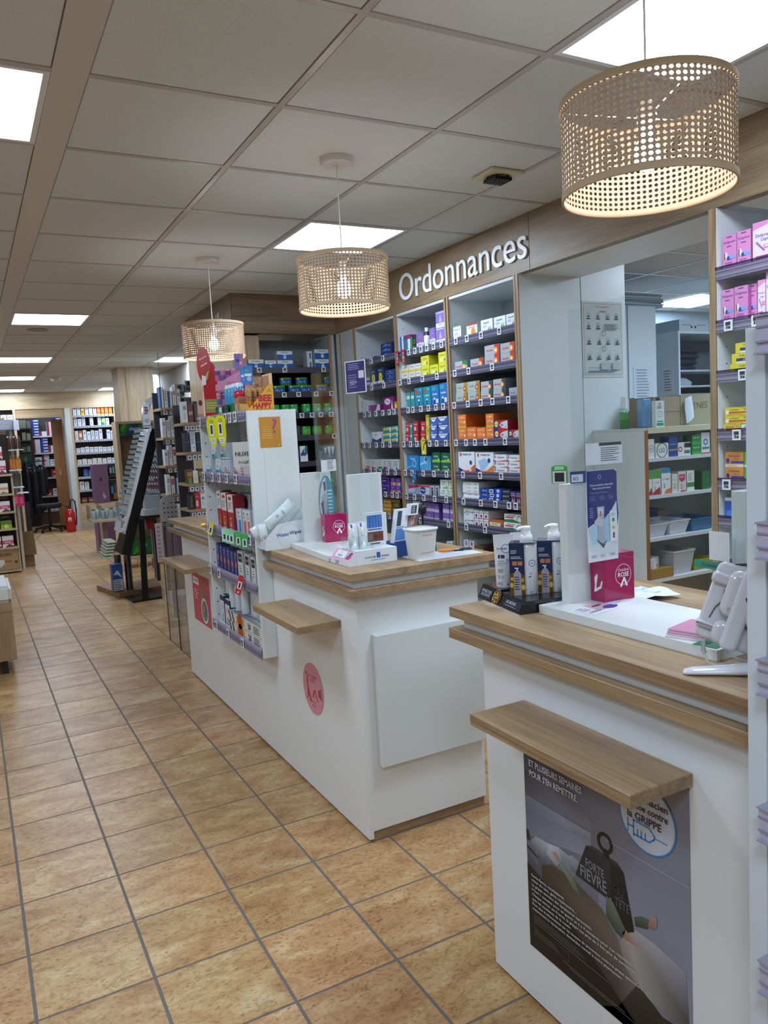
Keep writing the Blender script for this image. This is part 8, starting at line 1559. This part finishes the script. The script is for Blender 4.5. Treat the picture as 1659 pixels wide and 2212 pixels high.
# coats under film on a rail, office chair
ct = empty('coat_rail', (1.15, 16.0, 0), label='dark coats under clear film hanging in the far doorway', cat='clothes')
for k, (a, b, t, bt) in enumerate(((48, 72, 998, 1125), (60, 90, 1000, 1110), (78, 104, 1004, 1068))):
    x0, x1, z0, z1 = F4(a, t, b, bt, 16.0); m = MB(); rn = random.Random(k); rows = []
    for q in range(11):
        tt = q/10; wd = (x1-x0)/2*(1.0 if tt < .6 else .75+.25*math.cos((tt-.6)*3.5)); wd *= (.25 if tt == 1 else 1)
        rows.append([((x0+x1)/2+wd*(1+.10*math.sin(5*a_+q+k))*math.cos(a_), 16.0+.05*k+.13*(1-.5*(tt == 1))*math.sin(a_)*(1+.15*math.sin(4*a_)), z0+(z1-z0)*tt+.008*rn.uniform(-1, 1)) for a_ in [2*math.pi*j/22 for j in range(22)]])
    m.grid(rows, ('#14161a', '#181b22', '#20242c')[k], 'gloss', True); m.face(rows[-1], '#181b20', 'gloss'); m.face(rows[0][::-1], '#101114'); wpart(ct, 'coat', m)
x0, x1, z0, z1 = F4(50, 996, 100, 998, 16.05); wpart(ct, 'rail', bx((x0, 16.05, z0), (x1, 16.08, z0+.02), '#3a3a3c', 'metal')); wpart(ct, 'rail_post', bx((x0, 16.05, 0), (x0+.025, 16.08, z0), '#3a3a3c', 'metal'))
ch = empty('office_chair', (1.25, 15.5, 0), label='black office chair base with castors on the floor of the far doorway', cat='chair')
for k in range(5):
    a_ = k*1.2566+.3; m = MB(); m.tube([(1.25, 15.5, .11), (1.25+.27*math.cos(a_), 15.5+.27*math.sin(a_), .065)], .02, '#141416'); wpart(ch, 'leg', m); m = MB(); m.cyl((1.25+.27*math.cos(a_), 15.485+.27*math.sin(a_), .028), .028, .03, '#101012', axis='y'); wpart(ch, 'castor', m)
m = MB(); m.tube([(1.25, 15.5, .1), (1.25, 15.5, .44)], .025, '#1a1a1c'); wpart(ch, 'column', m); m = MB(); m.lathe([(.2, .44), (.23, .47), (.21, .52)], c=(1.25, 15.5, 0), col='#15161a', mat='matte', n=18); wpart(ch, 'seat', m)
fbox('waste_bin', (50, 1085, 66, 1128), 15.35, .1, '#17191c', 'black bin standing in the far doorway', 'bin', zmin=0.001, mat='plastic')
# fire extinguisher
ex = empty('fire_extinguisher', (1.635, 15.1, 0), label='red fire extinguisher on the floor by the far doorway', cat='fire extinguisher')
m = MB(); m.lathe([(.075, 0), (.083, .02), (.083, .34), (.06, .40), (.03, .425)], c=(1.56, 15.1, .001), col='#b3121a', mat='gloss', n=22); wpart(ex, 'cylinder', m)
m = MB(); m.lathe([(.028, .425), (.03, .46), (.02, .47)], c=(1.56, 15.1, 0), col='#1a1a1c', n=12); m.box((1.49, 15.09, .46), (1.57, 15.11, .48), '#1a1a1c', 'plastic'); wpart(ex, 'valve', m)
m = MB(); m.tube([(1.57, 15.08, .46), (1.58, 15.07, .56), (1.615, 15.07, .60), (1.655, 15.07, .55), (1.665, 15.07, .4), (1.655, 15.06, .2), (1.64, 15.06, .12)], .014, '#141416', n=8); wpart(ex, 'hose', m)
m = MB(); m.box((1.51, 15.013, .20), (1.57, 15.018, .27), '#d8c8c0'); m.dec((1.51, 15.013, .2), (.06, 0, 0), (0, 0, .07), [R(.2, .1, .8, .4, '#b3121a')], e=.001); wpart(ex, 'label', m)
# ---- purple counter display
def fpart(parent, name, px, Y, d, col, pr=None, mat='paper', label=None, zmin=None):
    o = fbox(name, px, Y, d, col, None, None, pr, mat, parent=parent, zmin=zmin)
    if label: o['label'] = label
    return o
x0, x1, z0, z1 = F4(200, 998, 245, 1087, 11.6)
pd = empty('floor_display', (2.0-.3, 11.7, 0), label='mauve cardboard floor display with white flower print left of the column', cat='display stand')
fpart(pd, 'panel', (203, 1003, 235, 1087), 11.6, .25, '#7a5c78', [('p', [(.35, .6), (.5, .68), (.6, .62), (.5, .55)], '#4a2c44'), ('p', [(.5, .18), (.6, .3), (.68, .2), (.8, .18), (.65, .1)], '#b8a4b8'), ('c', .55, .2, .08, '#c8b8c8')], side='#6a4e68') if False else fpart(pd, 'panel', (203, 1003, 235, 1087), 11.6, .25, '#7a5c78', [('p', [(.35, .6), (.5, .68), (.6, .62), (.5, .55)], '#4a2c44'), ('p', [(.5, .18), (.6, .3), (.68, .2), (.8, .18), (.65, .1)], '#b8a4b8')])
fpart(pd, 'side_panel', (236, 1001, 258, 1030), 11.65, .25, '#3a2c3c'); fpart(pd, 'side_panel', (236, 1036, 256, 1083), 11.68, .2, '#2a2a30')
fpart(pd, 'base', (212, 1118, 250, 1190), 11.6, .3, '#7c5f7c', [R(.15, .1, .5, 1, '#c8bcc0'), ('l', .2, .5, .45, .8, 4, '#b8788c')], zmin=.001)
for k, (a, b, c, y0, col) in enumerate(((237, 241, 1022, 1010, '#9ab8c0'), (243, 247, 1022, 1008, '#5aa0b0'), (249, 254, 1022, 1009, '#5a8a3a'), (240, 246, 1066, 1050, '#3a7ac0'), (248, 252, 1066, 1046, '#8a4a3a'))): fbox('small_pack', (a, y0, b, c), 11.62, .03, col, 'small pack in the mauve display, %s of five' % ORD[k], 'pack')
# acrylic shelf with jars
ac = empty('acrylic_tray', (1.75, 11.0, .9), label='clear acrylic tray with small jars beside the mauve display', cat='tray')
X0, X1, Z0, Z1 = F4(195, 1091, 262, 1122, 10.9)
wpart(ac, 'base', bx((X0, 10.85, Z0-.03), (X1, 11.3, Z0), '#fff', 'paleoak_x'));
for a, b in (((X0, 10.85, Z0), (X1, 10.854, Z1)), ((X0, 10.855, Z0), (X0+.004, 11.3, Z1)), ((X1-.004, 10.855, Z0), (X1, 11.3, Z1)), ((X0+(X1-X0)*.35, 10.855, Z0), (X0+(X1-X0)*.35+.004, 11.3, Z1))): wpart(ac, 'wall', bx(a, b, '#fff', 'plexi'))
wpart(ac, 'leg', bx(((X0+X1)/2-.03, 11.1, 0), ((X0+X1)/2+.03, 11.16, Z0-.031), '#8a8478', 'plastic'))
for k in range(6):
    xx = X0+.05+(X1-X0-.1)*k/5; m = MB(); m.lathe([(.025, 0), (.027, .1), (.02, .12), (.02, .14)], col=['#a8b0b4', '#b8c0c0', ('#2f6a5a', '#c8c8c4')[k % 2], ('#2f6a5a', '#c8c8c4')[k % 2]], mat='gloss', n=12); m.build('small_jar', None, loc=(xx, 11.0+.05*(k % 2), Z0+.0004), label='small jar in the clear acrylic tray, %s from left' % ORD[k], cat='jar')
fbox('gold_pack', (247, 1065, 266, 1077), 10.8, .05, '#b8862c', 'golden pack lying above the acrylic tray', 'pack', mat='foil')
# green banner stand
gs = empty('banner_stand', (1.95, 9.9, 0), label='oak framed stand with green and blue brand header and rows of small bottles', cat='display stand')
Yg = 9.8
x0, x1, z0, z1 = F4(256, 909, 341, 1070, Yg)
wpart(gs, 'frame_side', bx((x0, Yg, 0), (x0+.035, Yg+.3, z1), '#fff', 'paleoak_z')); wpart(gs, 'frame_side', bx((x1-.03, Yg, 0), (x1, Yg+.3, z1), '#fff', 'paleoak_z')); wpart(gs, 'frame_top', bx((x0+.036, Yg, z1-.03), (x1-.031, Yg+.3, z1), '#fff', 'paleoak_x'))
wpart(gs, 'back_panel', bx((x0+.036, Yg+.28, .3), (x1-.031, Yg+.3, z1-.031), '#8a7454', 'board'))
fpart(gs, 'header', (259, 913, 339, 940), Yg+.01, .01, '#1f6a30', [('p', [(.1, 0), (.3, 1), (.55, 1), (.3, 0)], '#173a5c'), ('p', [(.5, 0), (.7, 1), (.9, .9), (.75, 0)], '#173a5c'), ('p', [(0, .5), (.1, 1), (.2, 1), (.08, .3)], '#4aa030'), ('p', [(.85, 0), (.92, .8), (1, .3)], '#4aa030'), T('dermos', .46, .55, .44, '#c8d4dc', .35)])
for k, a in enumerate((263, 276, 287)):
    for q in range(20 if k != 1 else 12):
        y = 955+5.6*q+(33 if k == 1 else 0); xx0, xx1, zz0, zz1 = F4(a, y-1.8, a+8, y+1.8, Yg+.05)
        m = MB(); m.box((xx0, Yg+.04, zz0), (xx1*.75+xx0*.25, Yg+.1, zz1), ('#aeb8c4', '#2a2c3a')[q % 2]); m.box((xx1*.75+xx0*.25+.001, Yg+.042, zz0), (xx1, Yg+.098, zz1), '#8a2430'); m.build('lipstick', gs)
fpart(gs, 'base_card', (285, 1165, 335, 1196), Yg, .2, '#1f6a34', [T('nat', .5, .6, .3, '#c8d4c8', .3), ('p', [(0, 0), (.2, .6), (.3, .2)], '#4aa030')]); fpart(gs, 'base_tray', (278, 1200, 340, 1206), Yg-.05, .3, '#c8bc9c')
fpart(gs, 'grey_post', (332, 1205, 347, 1270), 9.55, .05, '#5a5a58', mat='plastic', zmin=0.0)
for a in (276, 300, 318): fpart(gs, 'clear_leg', (a, 1207, a+1.5, 1250), Yg-.05, .02, '#c8b898', zmin=0.0)
# ---- sunglasses stand
ss = empty('sunglasses_stand', (1.4, 8.2, 0), label='tilted black stand with rows of reading glasses on a brown base', cat='display stand')
m = MB(); P = [(1.07, 8.5), (1.19, 7.86), (1.62, 7.95), (1.66, 8.45)]
m.plate((0, 0, 0), (1, 0, 0), (0, 1, 0), P, .055, '#8f6248', 'basewood'); wpart(ss, 'base', m)
m = MB(); m.plate((0, 0, 0), (1, 0, 0), (0, 1, 0), [(1.255, 7.53), (1.54, 7.56), (1.6, 7.85), (1.24, 7.84)], .02, '#0c0c0e', 'plastic'); wpart(ss, 'base_plate', m)
Yt = 7.62
B0, B1, T0, T1 = ony(262, 1198, Yt), ony(282, 1201, Yt), ony(328, 925, Yt), ony(345, 929, Yt)
m = MB()
for Y_ in (Yt,):
    q = [(B0.x, B0.z), (B1.x, B1.z), (T1.x, T1.z), (T0.x, T0.z)]
    m.face([(a, Yt, b) for a, b in q], '#050506', 'plastic'); m.face([(a, Yt+.36, b) for a, b in q][::-1], '#050506', 'plastic')
    for (a, b), (c, d) in zip(q, q[1:]+q[:1]): m.face([(a, Yt, b), (c, Yt, d), (c, Yt+.36, d), (a, Yt+.36, b)][::-1], '#050506', 'plastic')
wpart(ss, 'tilted_body', m)
def along(t, off=0): return V((B0.x+(T0.x-B0.x)*t-.99*off, 0, B0.z+(T0.z-B0.z)*t+.25*off))
m = MB()
a, b = along(.16, .004), along(.99, .004); a2, b2 = along(.16, .03), along(.99, .03)
m.face([(a2.x, Yt+.01, a2.z), (b2.x, Yt+.01, b2.z), (b2.x, Yt+.35, b2.z), (a2.x, Yt+.35, a2.z)], '#c8cccc', 'plastic'); m.face([(a.x, Yt+.01, a.z), (b.x, Yt+.01, b.z), (b2.x, Yt+.01, b2.z), (a2.x, Yt+.01, a2.z)], '#d8dcdc', 'plastic')
wpart(ss, 'white_panel', m)
for k in range(17):
    t = .30+.042*k; p = along(t, .035); cols = ('#2c3038', '#8fa4b0', '#3a3c40', '#a89878', '#20242c')
    for s in range(3):
        y = Yt+.02+.115*s; m = MB(); m.tube([(p.x-.005, y, p.z), (p.x-.05, y+.01, p.z+.012), (p.x-.055, y+.05, p.z+.012), (p.x-.05, y+.09, p.z+.012), (p.x-.005, y+.1, p.z)], .0045, cols[(k+s) % 5], 'plastic', 5)
        m.box((p.x-.058, y+.012, p.z-.01), (p.x-.053, y+.045, p.z+.022), '#8fa0a8', 'gloss'); m.box((p.x-.058, y+.055, p.z-.01), (p.x-.053, y+.09, p.z+.022), '#8fa0a8', 'gloss'); m.build('reading_glasses', ss).location = -ss.location
p = along(.17, .04); q_ = along(.30, .04); m = MB(); m.face([(p.x-.02, Yt, p.z), (q_.x-.02, Yt, q_.z), (q_.x-.02, Yt+.34, q_.z), (p.x-.02, Yt+.34, p.z)], '#cfd2d4', 'gloss'); m.face([(p.x-.02, Yt, p.z), (p.x+.03, Yt, p.z+.01), (q_.x+.03, Yt, q_.z), (q_.x-.02, Yt, q_.z)], '#d4d6d6', 'gloss'); m.dec((p.x-.021, Yt+.0, p.z+.02), (.045, 0, .02), (.03, 0, .16), [('l', .1, .1, .9, .5, 4, '#5a5e64'), ('c', .4, .75, .25, '#2a2c30')], e=.002); wpart(ss, 'lower_card', m)
m = MB(); h0 = ony(313, 923, Yt); HP = ((.0, 0), (-.005, .08), (.0, .16), (.02, .22), (.055, .265), (.12, .30))
for yy in (.02, .16): pass
m.grid([[(h0.x+dx, Yt+yy, h0.z+dz) for yy in (.02, .10)] for dx, dz in HP], '#d4d6d8', 'foil', smooth=True); m.grid([[(h0.x+dx, Yt+.018, h0.z+dz), (h0.x+dx+.07-.06*dz, Yt+.018, h0.z+dz-.012)] for dx, dz in HP], '#c4c8cc', 'gloss'); wpart(ss, 'curved_header', m)
m = MB(); m.box((h0.x+.0, Yt+.012, h0.z+.02), (h0.x+.06, Yt+.016, h0.z+.22), '#d8dadc'); m.dec((h0.x, Yt+.012, h0.z+.02), (.06, 0, 0), (0, 0, .2), [('l', .1, .1, .9, .3, 3, '#8a8e94'), ('c', .5, .7, .3, '#9a7a80'), ('l', .1, .5, .8, .9, 3, '#6a5a60')], e=.001); wpart(ss, 'header_print', m)
for k in range(6):
    p = along(-.03+.024*k, .05); m = MB(); m.box((p.x-.10, Yt+.02, p.z), (p.x-.02, Yt+.33, p.z+.012), ('#a8d0b8', '#d8d8b0')[k % 2], 'gloss'); m.build('glasses_case', ss).location = -ss.location
for dx, nm in ((0, 'front'), (-.075, 'rear')):
    c = ony(280, 1262, 8.0); m = MB(); m.cyl((c.x+dx, 8.0+(.12 if dx else 0), .0555), .034, ony(272, 1199, 8.0).z-.055, '#5c6064', 'metal', 18); wpart(ss, 'post', m)
t_, b_ = ony(303, 1120, Yt-.02), ony(311, 1290, Yt-.02); m = MB(); m.plate((0, Yt-.03, 0), (1, 0, 0), (0, 0, 1), [(b_.x-.02, .02), (b_.x+.035, .02), (t_.x+.03, t_.z), (t_.x-.02, t_.z)], .03, '#08080a', 'plastic'); wpart(ss, 'strut', m)
fbox('glasses_box', (243, 1219, 266, 1273), 7.95, .12, '#1f4f9a', 'blue and white boxed pack standing on the brown stand base', 'box', [R(.06, .02, .94, .45, '#c8ccd4'), ('l', .1, .05, .9, .43, 6, '#4a5264'), ('p', [(.1, .62), (.5, .62), (.9, .5), (.6, .75), (.4, .78)], '#c4d0dc'), R(0, 0, 1, .03, '#14161a')], zmin=.0555)
# ---- nail polish rack, counter behind
npk = empty('polish_rack', (1.9, 8.7, 1.0), label='rack with slanted rows of white and red nail polish right of the black stand', cat='rack')
x0, x1, z0, z1 = F4(320, 972, 366, 1072, 8.7); wpart(npk, 'back_panel', bx((x0-.1, 8.75, z0), (x1, 8.78, z1), '#8a8c94', 'plastic')); wpart(npk, 'foot', bx((x0, 8.79, 0), (x0+.04, 8.83, z0), '#6a6c70', 'plastic'))
for r_ in range(7):
    for c in range(9):
        px, py = 316+5.4*c+1.2*r_, 984+13.5*r_
        if px > 364 or px < 316+0*r_: continue
        P_ = ony(px, py, 8.70); red = r_ in (3, 4, 5) and not (r_ == 4 and c < 3)
        m = MB(); m.M = Matrix.Translation(P_) @ Matrix.Rotation(-.45, 4, 'Y'); m.lathe([(.010, 0), (.010, .025), (.006, .028), (.006, .055)], col=['#9a1c38' if red else '#b0b4bc', '#9a1c38' if red else '#b0b4bc', '#dcdee2', '#e4e6ea'], mat='gloss', n=8)
        m.build('nail_polish', npk).location = -npk.location
wc = empty('white_counter', (1.85, 8.6, 0), label='white box counter with papers below the nail polish rack', cat='counter')
fpart(wc, 'top', (310, 1100, 348, 1113), 8.4, .2, '#c8cdd0', mat='board'); fpart(wc, 'body', (312, 1070, 346, 1099), 8.5, .1, '#a8acb0', mat='board'); fpart(wc, 'shelf_edge', (303, 1113, 345, 1120), 8.42, .2, '#3a2420'); 
x0, x1, z0, z1 = F4(312, 1120, 344, 1280, 8.6); wpart(wc, 'leg', bx((x1-.04, 8.6, 0), (x1, 8.64, z1), '#3a3632', 'plastic'))
for k, a in enumerate((305, 311, 317, 323, 329)): fbox('spiral_book', (a, 1122, a+5, 1143), 8.46, .1, ('#7a7470', '#8a847c', '#a81c20', '#a81c20', '#6a4434')[k], 'book or folder below the white counter, %s from left' % ORD[k], 'book')
pb = empty('peg_board', (1.6, 7.3, .9), label='white perforated board with black holes left of the middle worktop', cat='board')
x0, x1, z0, z1 = F4(346, 1072, 380, 1126, 6.6); m = MB(); m.plate((0, 6.6, 0), (1, 0, 0), (0, 0, 1), [(x0, z0), (x1, z0), (x1, z1-.04), (x1-.03, z1), (x0+.03, z1), (x0, z1-.04)], .01, '#9fa0a2', 'plastic'); wpart(pb, 'board', m)
m = MB()
for r_ in range(4):
    for c in range(4):
        if (r_, c) in ((0, 0), (3, 1)): continue
        m.cyl((x0+.03+.032*c, 6.5885, z0+.035+.04*r_), .0065, .001, '#1a1a1c', 'matte', 8, axis='y')
wpart(pb, 'hole_pattern', m, kind='stuff'); wpart(pb, 'stand', bx((x0+.05, 6.63, 0), (x0+.08, 6.65, z0+.1), '#8a8a8c', 'plastic'))
hs_ = empty('hanging_sign', (ony(347, 860, 9.2).x, 9.22, CZ), label='narrow grey white panel hanging from the ceiling right of the column', cat='sign')
fbox('panel', (342, 838, 352, 917), 9.2, .04, '#b4bcc0', None, None, mat='board', parent=hs_)
m = MB(); P_ = ony(347, 840, 9.2); m.tube([(P_.x, 9.22, P_.z-.03), (P_.x, 9.22, CZ)], .005, '#b8b8b8', n=6); wpart(hs_, 'rod', m)
# ---- oak shelf gondolas between
def gond(nm, Y, px0, px1, ys, h, lab):
    t = empty('display_unit', (xat(px0, Y, 1.2), Y, 0), label=lab, cat='shelf'); zs = []
    X0, X1 = xat(px0, Y, 1.3), xat(px1, Y, 1.3)
    for y in ys:
        z = ony((px0+px1)/2, y, Y).z; zs.append(z); wpart(t, 'shelf', bx((X0, Y, z-.022), (X1, Y+.3, z), '#fff', 'oak_x'))
        r = wpart(t, 'label_rail', bx((X0, Y-.008, z-.065), (X1, Y-.0005, z-.024), '#5c566a', 'plastic'))
        for q in range(3): price_tag(r, t, X0+(X1-X0)*(.2+.3*q), Y-.0085, z-.044, .03, .036, rz=0)
    wpart(t, 'back_panel', bx((X0, Y+.301, 0), (X1, Y+.32, zs[0]+.15), '#3c3c44', 'board')); wpart(t, 'base', bx((X0, Y+.01, 0), (X1, Y+.3, .12), '#c8ccce', 'board')); return t, X0, X1, zs
CN[0] = 'baby_care_box'
gA_, X0, X1, zsA = gond('A', 6.95, 357, 402, (880, 944, 1005, 1068, 1118), 0, 'oak and grey display unit with white packs, left of the tall island shelf')
sets = [['tall_bluewhite', 'white_dots', 'tall_bluewhite', 'white_gen', 'white_gen'], ['white_gen', 'white_dots', 'white_dots', 'white_gen', 'white_dots'], ['white_gen', 'white_dots', 'heart_red', 'black_pack', 'black_pack'], ['white_gen', 'heart_red', 'tall_bluewhite', 'white_gen', 'bluewhite_small'], ['white_dots', 'white_gen', 'white_pinkdot', 'white_dots', 'white_gen']]
for k, z in enumerate(zsA):
    for q, s in enumerate(sets[k]):
        w_ = (X1-X0)/5; carton(s, w_-.006, .08, (.18, .19, .18, .18, .12)[k]*(1-.1*((q+k) % 3)), (X0+w_*(q+.5), 6.96, z+.0003), 0, '%s pack, %s from left, %s shelf of the oak unit' % (('white', 'blue and white', 'pale')[(q+k) % 3], ORD[q], SHN[k]), 'packs on the oak display unit')
CN[0] = 'beauty_box'
gB_, X0, X1, zsB = gond('B', 6.0, 403, 440, (912, 976, 1044, 1100), 0, 'nearer oak display unit with dark packs, just left of the tall island shelf')
sets = [['white_gen', 'brown_grain', 'black_pack'], ['navy_flat', 'white_dots', 'navy_flat'], ['brown_gold', 'cream', 'brown_gold'], ['black_pack', 'red_small', 'white_gen']]
for k, z in enumerate(zsB):
    for q, s in enumerate(sets[k]):
        w_ = (X1-X0)/3; carton(s, w_-.006, .08, (.16, .17, .11, .13)[k]*(1-.12*((q+k) % 2)), (X0+w_*(q+.5), 6.01, z+.0003), 0, '%s pack, %s from left, %s shelf of the nearer oak unit' % (('dark', 'grey', 'brown')[(q+k) % 3], ORD[q], SHN[k]), 'packs on the nearer oak display unit')
for k, (a, b, c, d, Y) in enumerate(((378, 830, 398, 856, 6.9), (400, 822, 414, 846, 6.9), (384, 858, 404, 880, 6.88), (405, 858, 423, 880, 6.88))):
    fbox('device_box', (a, b, c, d), 7.0+.0*k, .12, '#8f959c', 'grey boxed device pack on top of the oak unit, %s of four' % ORD[k], 'box', [R(.3, .55, .7, .9, '#26282e'), R(.1, .15, .25, .4, '#26282e'), R(.32, .15, .47, .4, '#26282e'), R(.54, .15, .69, .4, '#26282e'), R(.76, .15, .9, .4, '#26282e')])
fbox('oak_top_shelf', (355, 881, 424, 884), 6.9, .3, '#a88c66', 'short oak board under the grey device boxes', 'shelf')
m = MB(); m.lathe([(.04, 0), (.055, .02), (.05, .05), (.02, .07)], col='#1f5a9a', mat='gloss', n=14); P_ = ony(420, 1044, 5.95); m.build('blue_pot', None, loc=(P_.x, 6.0+.15, zsB[2]+.0003), label='round blue item with yellow top behind the grey packs', cat='item') if False else None
# ---- clear display boxes at the far end of the island
gl = empty('glass_case', (1.35, 5.6, 0), label='clear panelled case standing at the far end of the island', cat='display case')
for a, b in (((1.228, 5.24, 0), (1.234, 5.52, .60)), ((1.228, 5.53, 0), (1.234, 5.84, .60)), ((1.235, 5.24, 0), (1.6, 5.246, .6)), ((1.235, 5.84, 0), (1.6, 5.846, .6)), ((1.23, 5.24, .601), (1.6, 5.846, .607))): wpart(gl, 'pane', bx(a, b, '#fff', 'plexi'))
for y in (5.235, 5.522, 5.85): wpart(gl, 'corner_strip', bx((1.222, y-.004, 0), (1.2275, y+.004, .60), '#4a2c30', 'plastic'))
m = MB(); 
for k in range(8): m.box((1.45+.0*k, 5.27+.07*k, .40), (1.5, 5.31+.07*k, .425), '#d4d4d0', 'gloss')
wpart(gl, 'small_goods', m, kind='stuff')
ps = empty('leaflet_column', (1.4, 6.3, 0), label='tall slim pink and grey poster column beside the middle worktop', cat='display stand')
fpart(ps, 'card', (338, 1130, 352, 1215), 6.2, .01, '#a8989a', [('l', .2, .1, .8, .95, 8, '#8a6a70')]); fpart(ps, 'clear_box', (354, 1135, 392, 1210), 6.25, .25, '#fff', mat='plexi', zmin=.001); fpart(ps, 'inner_card', (362, 1145, 372, 1208), 6.35, .02, '#6c4f5c'); fpart(ps, 'inner_card', (376, 1155, 392, 1205), 6.35, .02, '#74586c')
# ---- ceiling fittings
def cfit(name, label, build, x, y, cat): m = MB(); build(m); m.build(name, None, loc=(x, y, CZ-.006), label=label, cat=cat)
dt = empty('presence_detector', (2.10, 2.755, CZ-.006), label='square cream ceiling sensor with dark ribbed dome near the letters', cat='sensor')
m = MB(); m.box((-.082, -.075, -.014), (.082, .075, 0), '#c4bf9e', 'plastic'); m.build('plate', dt, .003)
m = MB(); m.lathe([(.001, -.032), (.03, -.028), (.052, -.0145)], col='#1a1c1a', mat='gloss', n=20, cap=False); m.build('dome', dt)
for k in range(7): m = MB(); m.box((-.045+.014*k, -.04, -.033), (-.039+.014*k, .04, -.018), '#0c0d0c', 'plastic'); m.build('rib', dt)
cfit('ceiling_speaker', 'round flush ceiling speaker just behind the left light panel', lambda m: m.lathe([(.085, -.004), (.09, 0)], col='#8f8a80', mat='plastic', n=28), .655, 7.51, 'speaker')
cfit('smoke_detector', 'small white detector on the far ceiling', lambda m: m.lathe([(.05, -.05), (.07, -.03), (.08, 0)], col='#d0cdc6', n=20), 1.25, 12.3, 'detector')
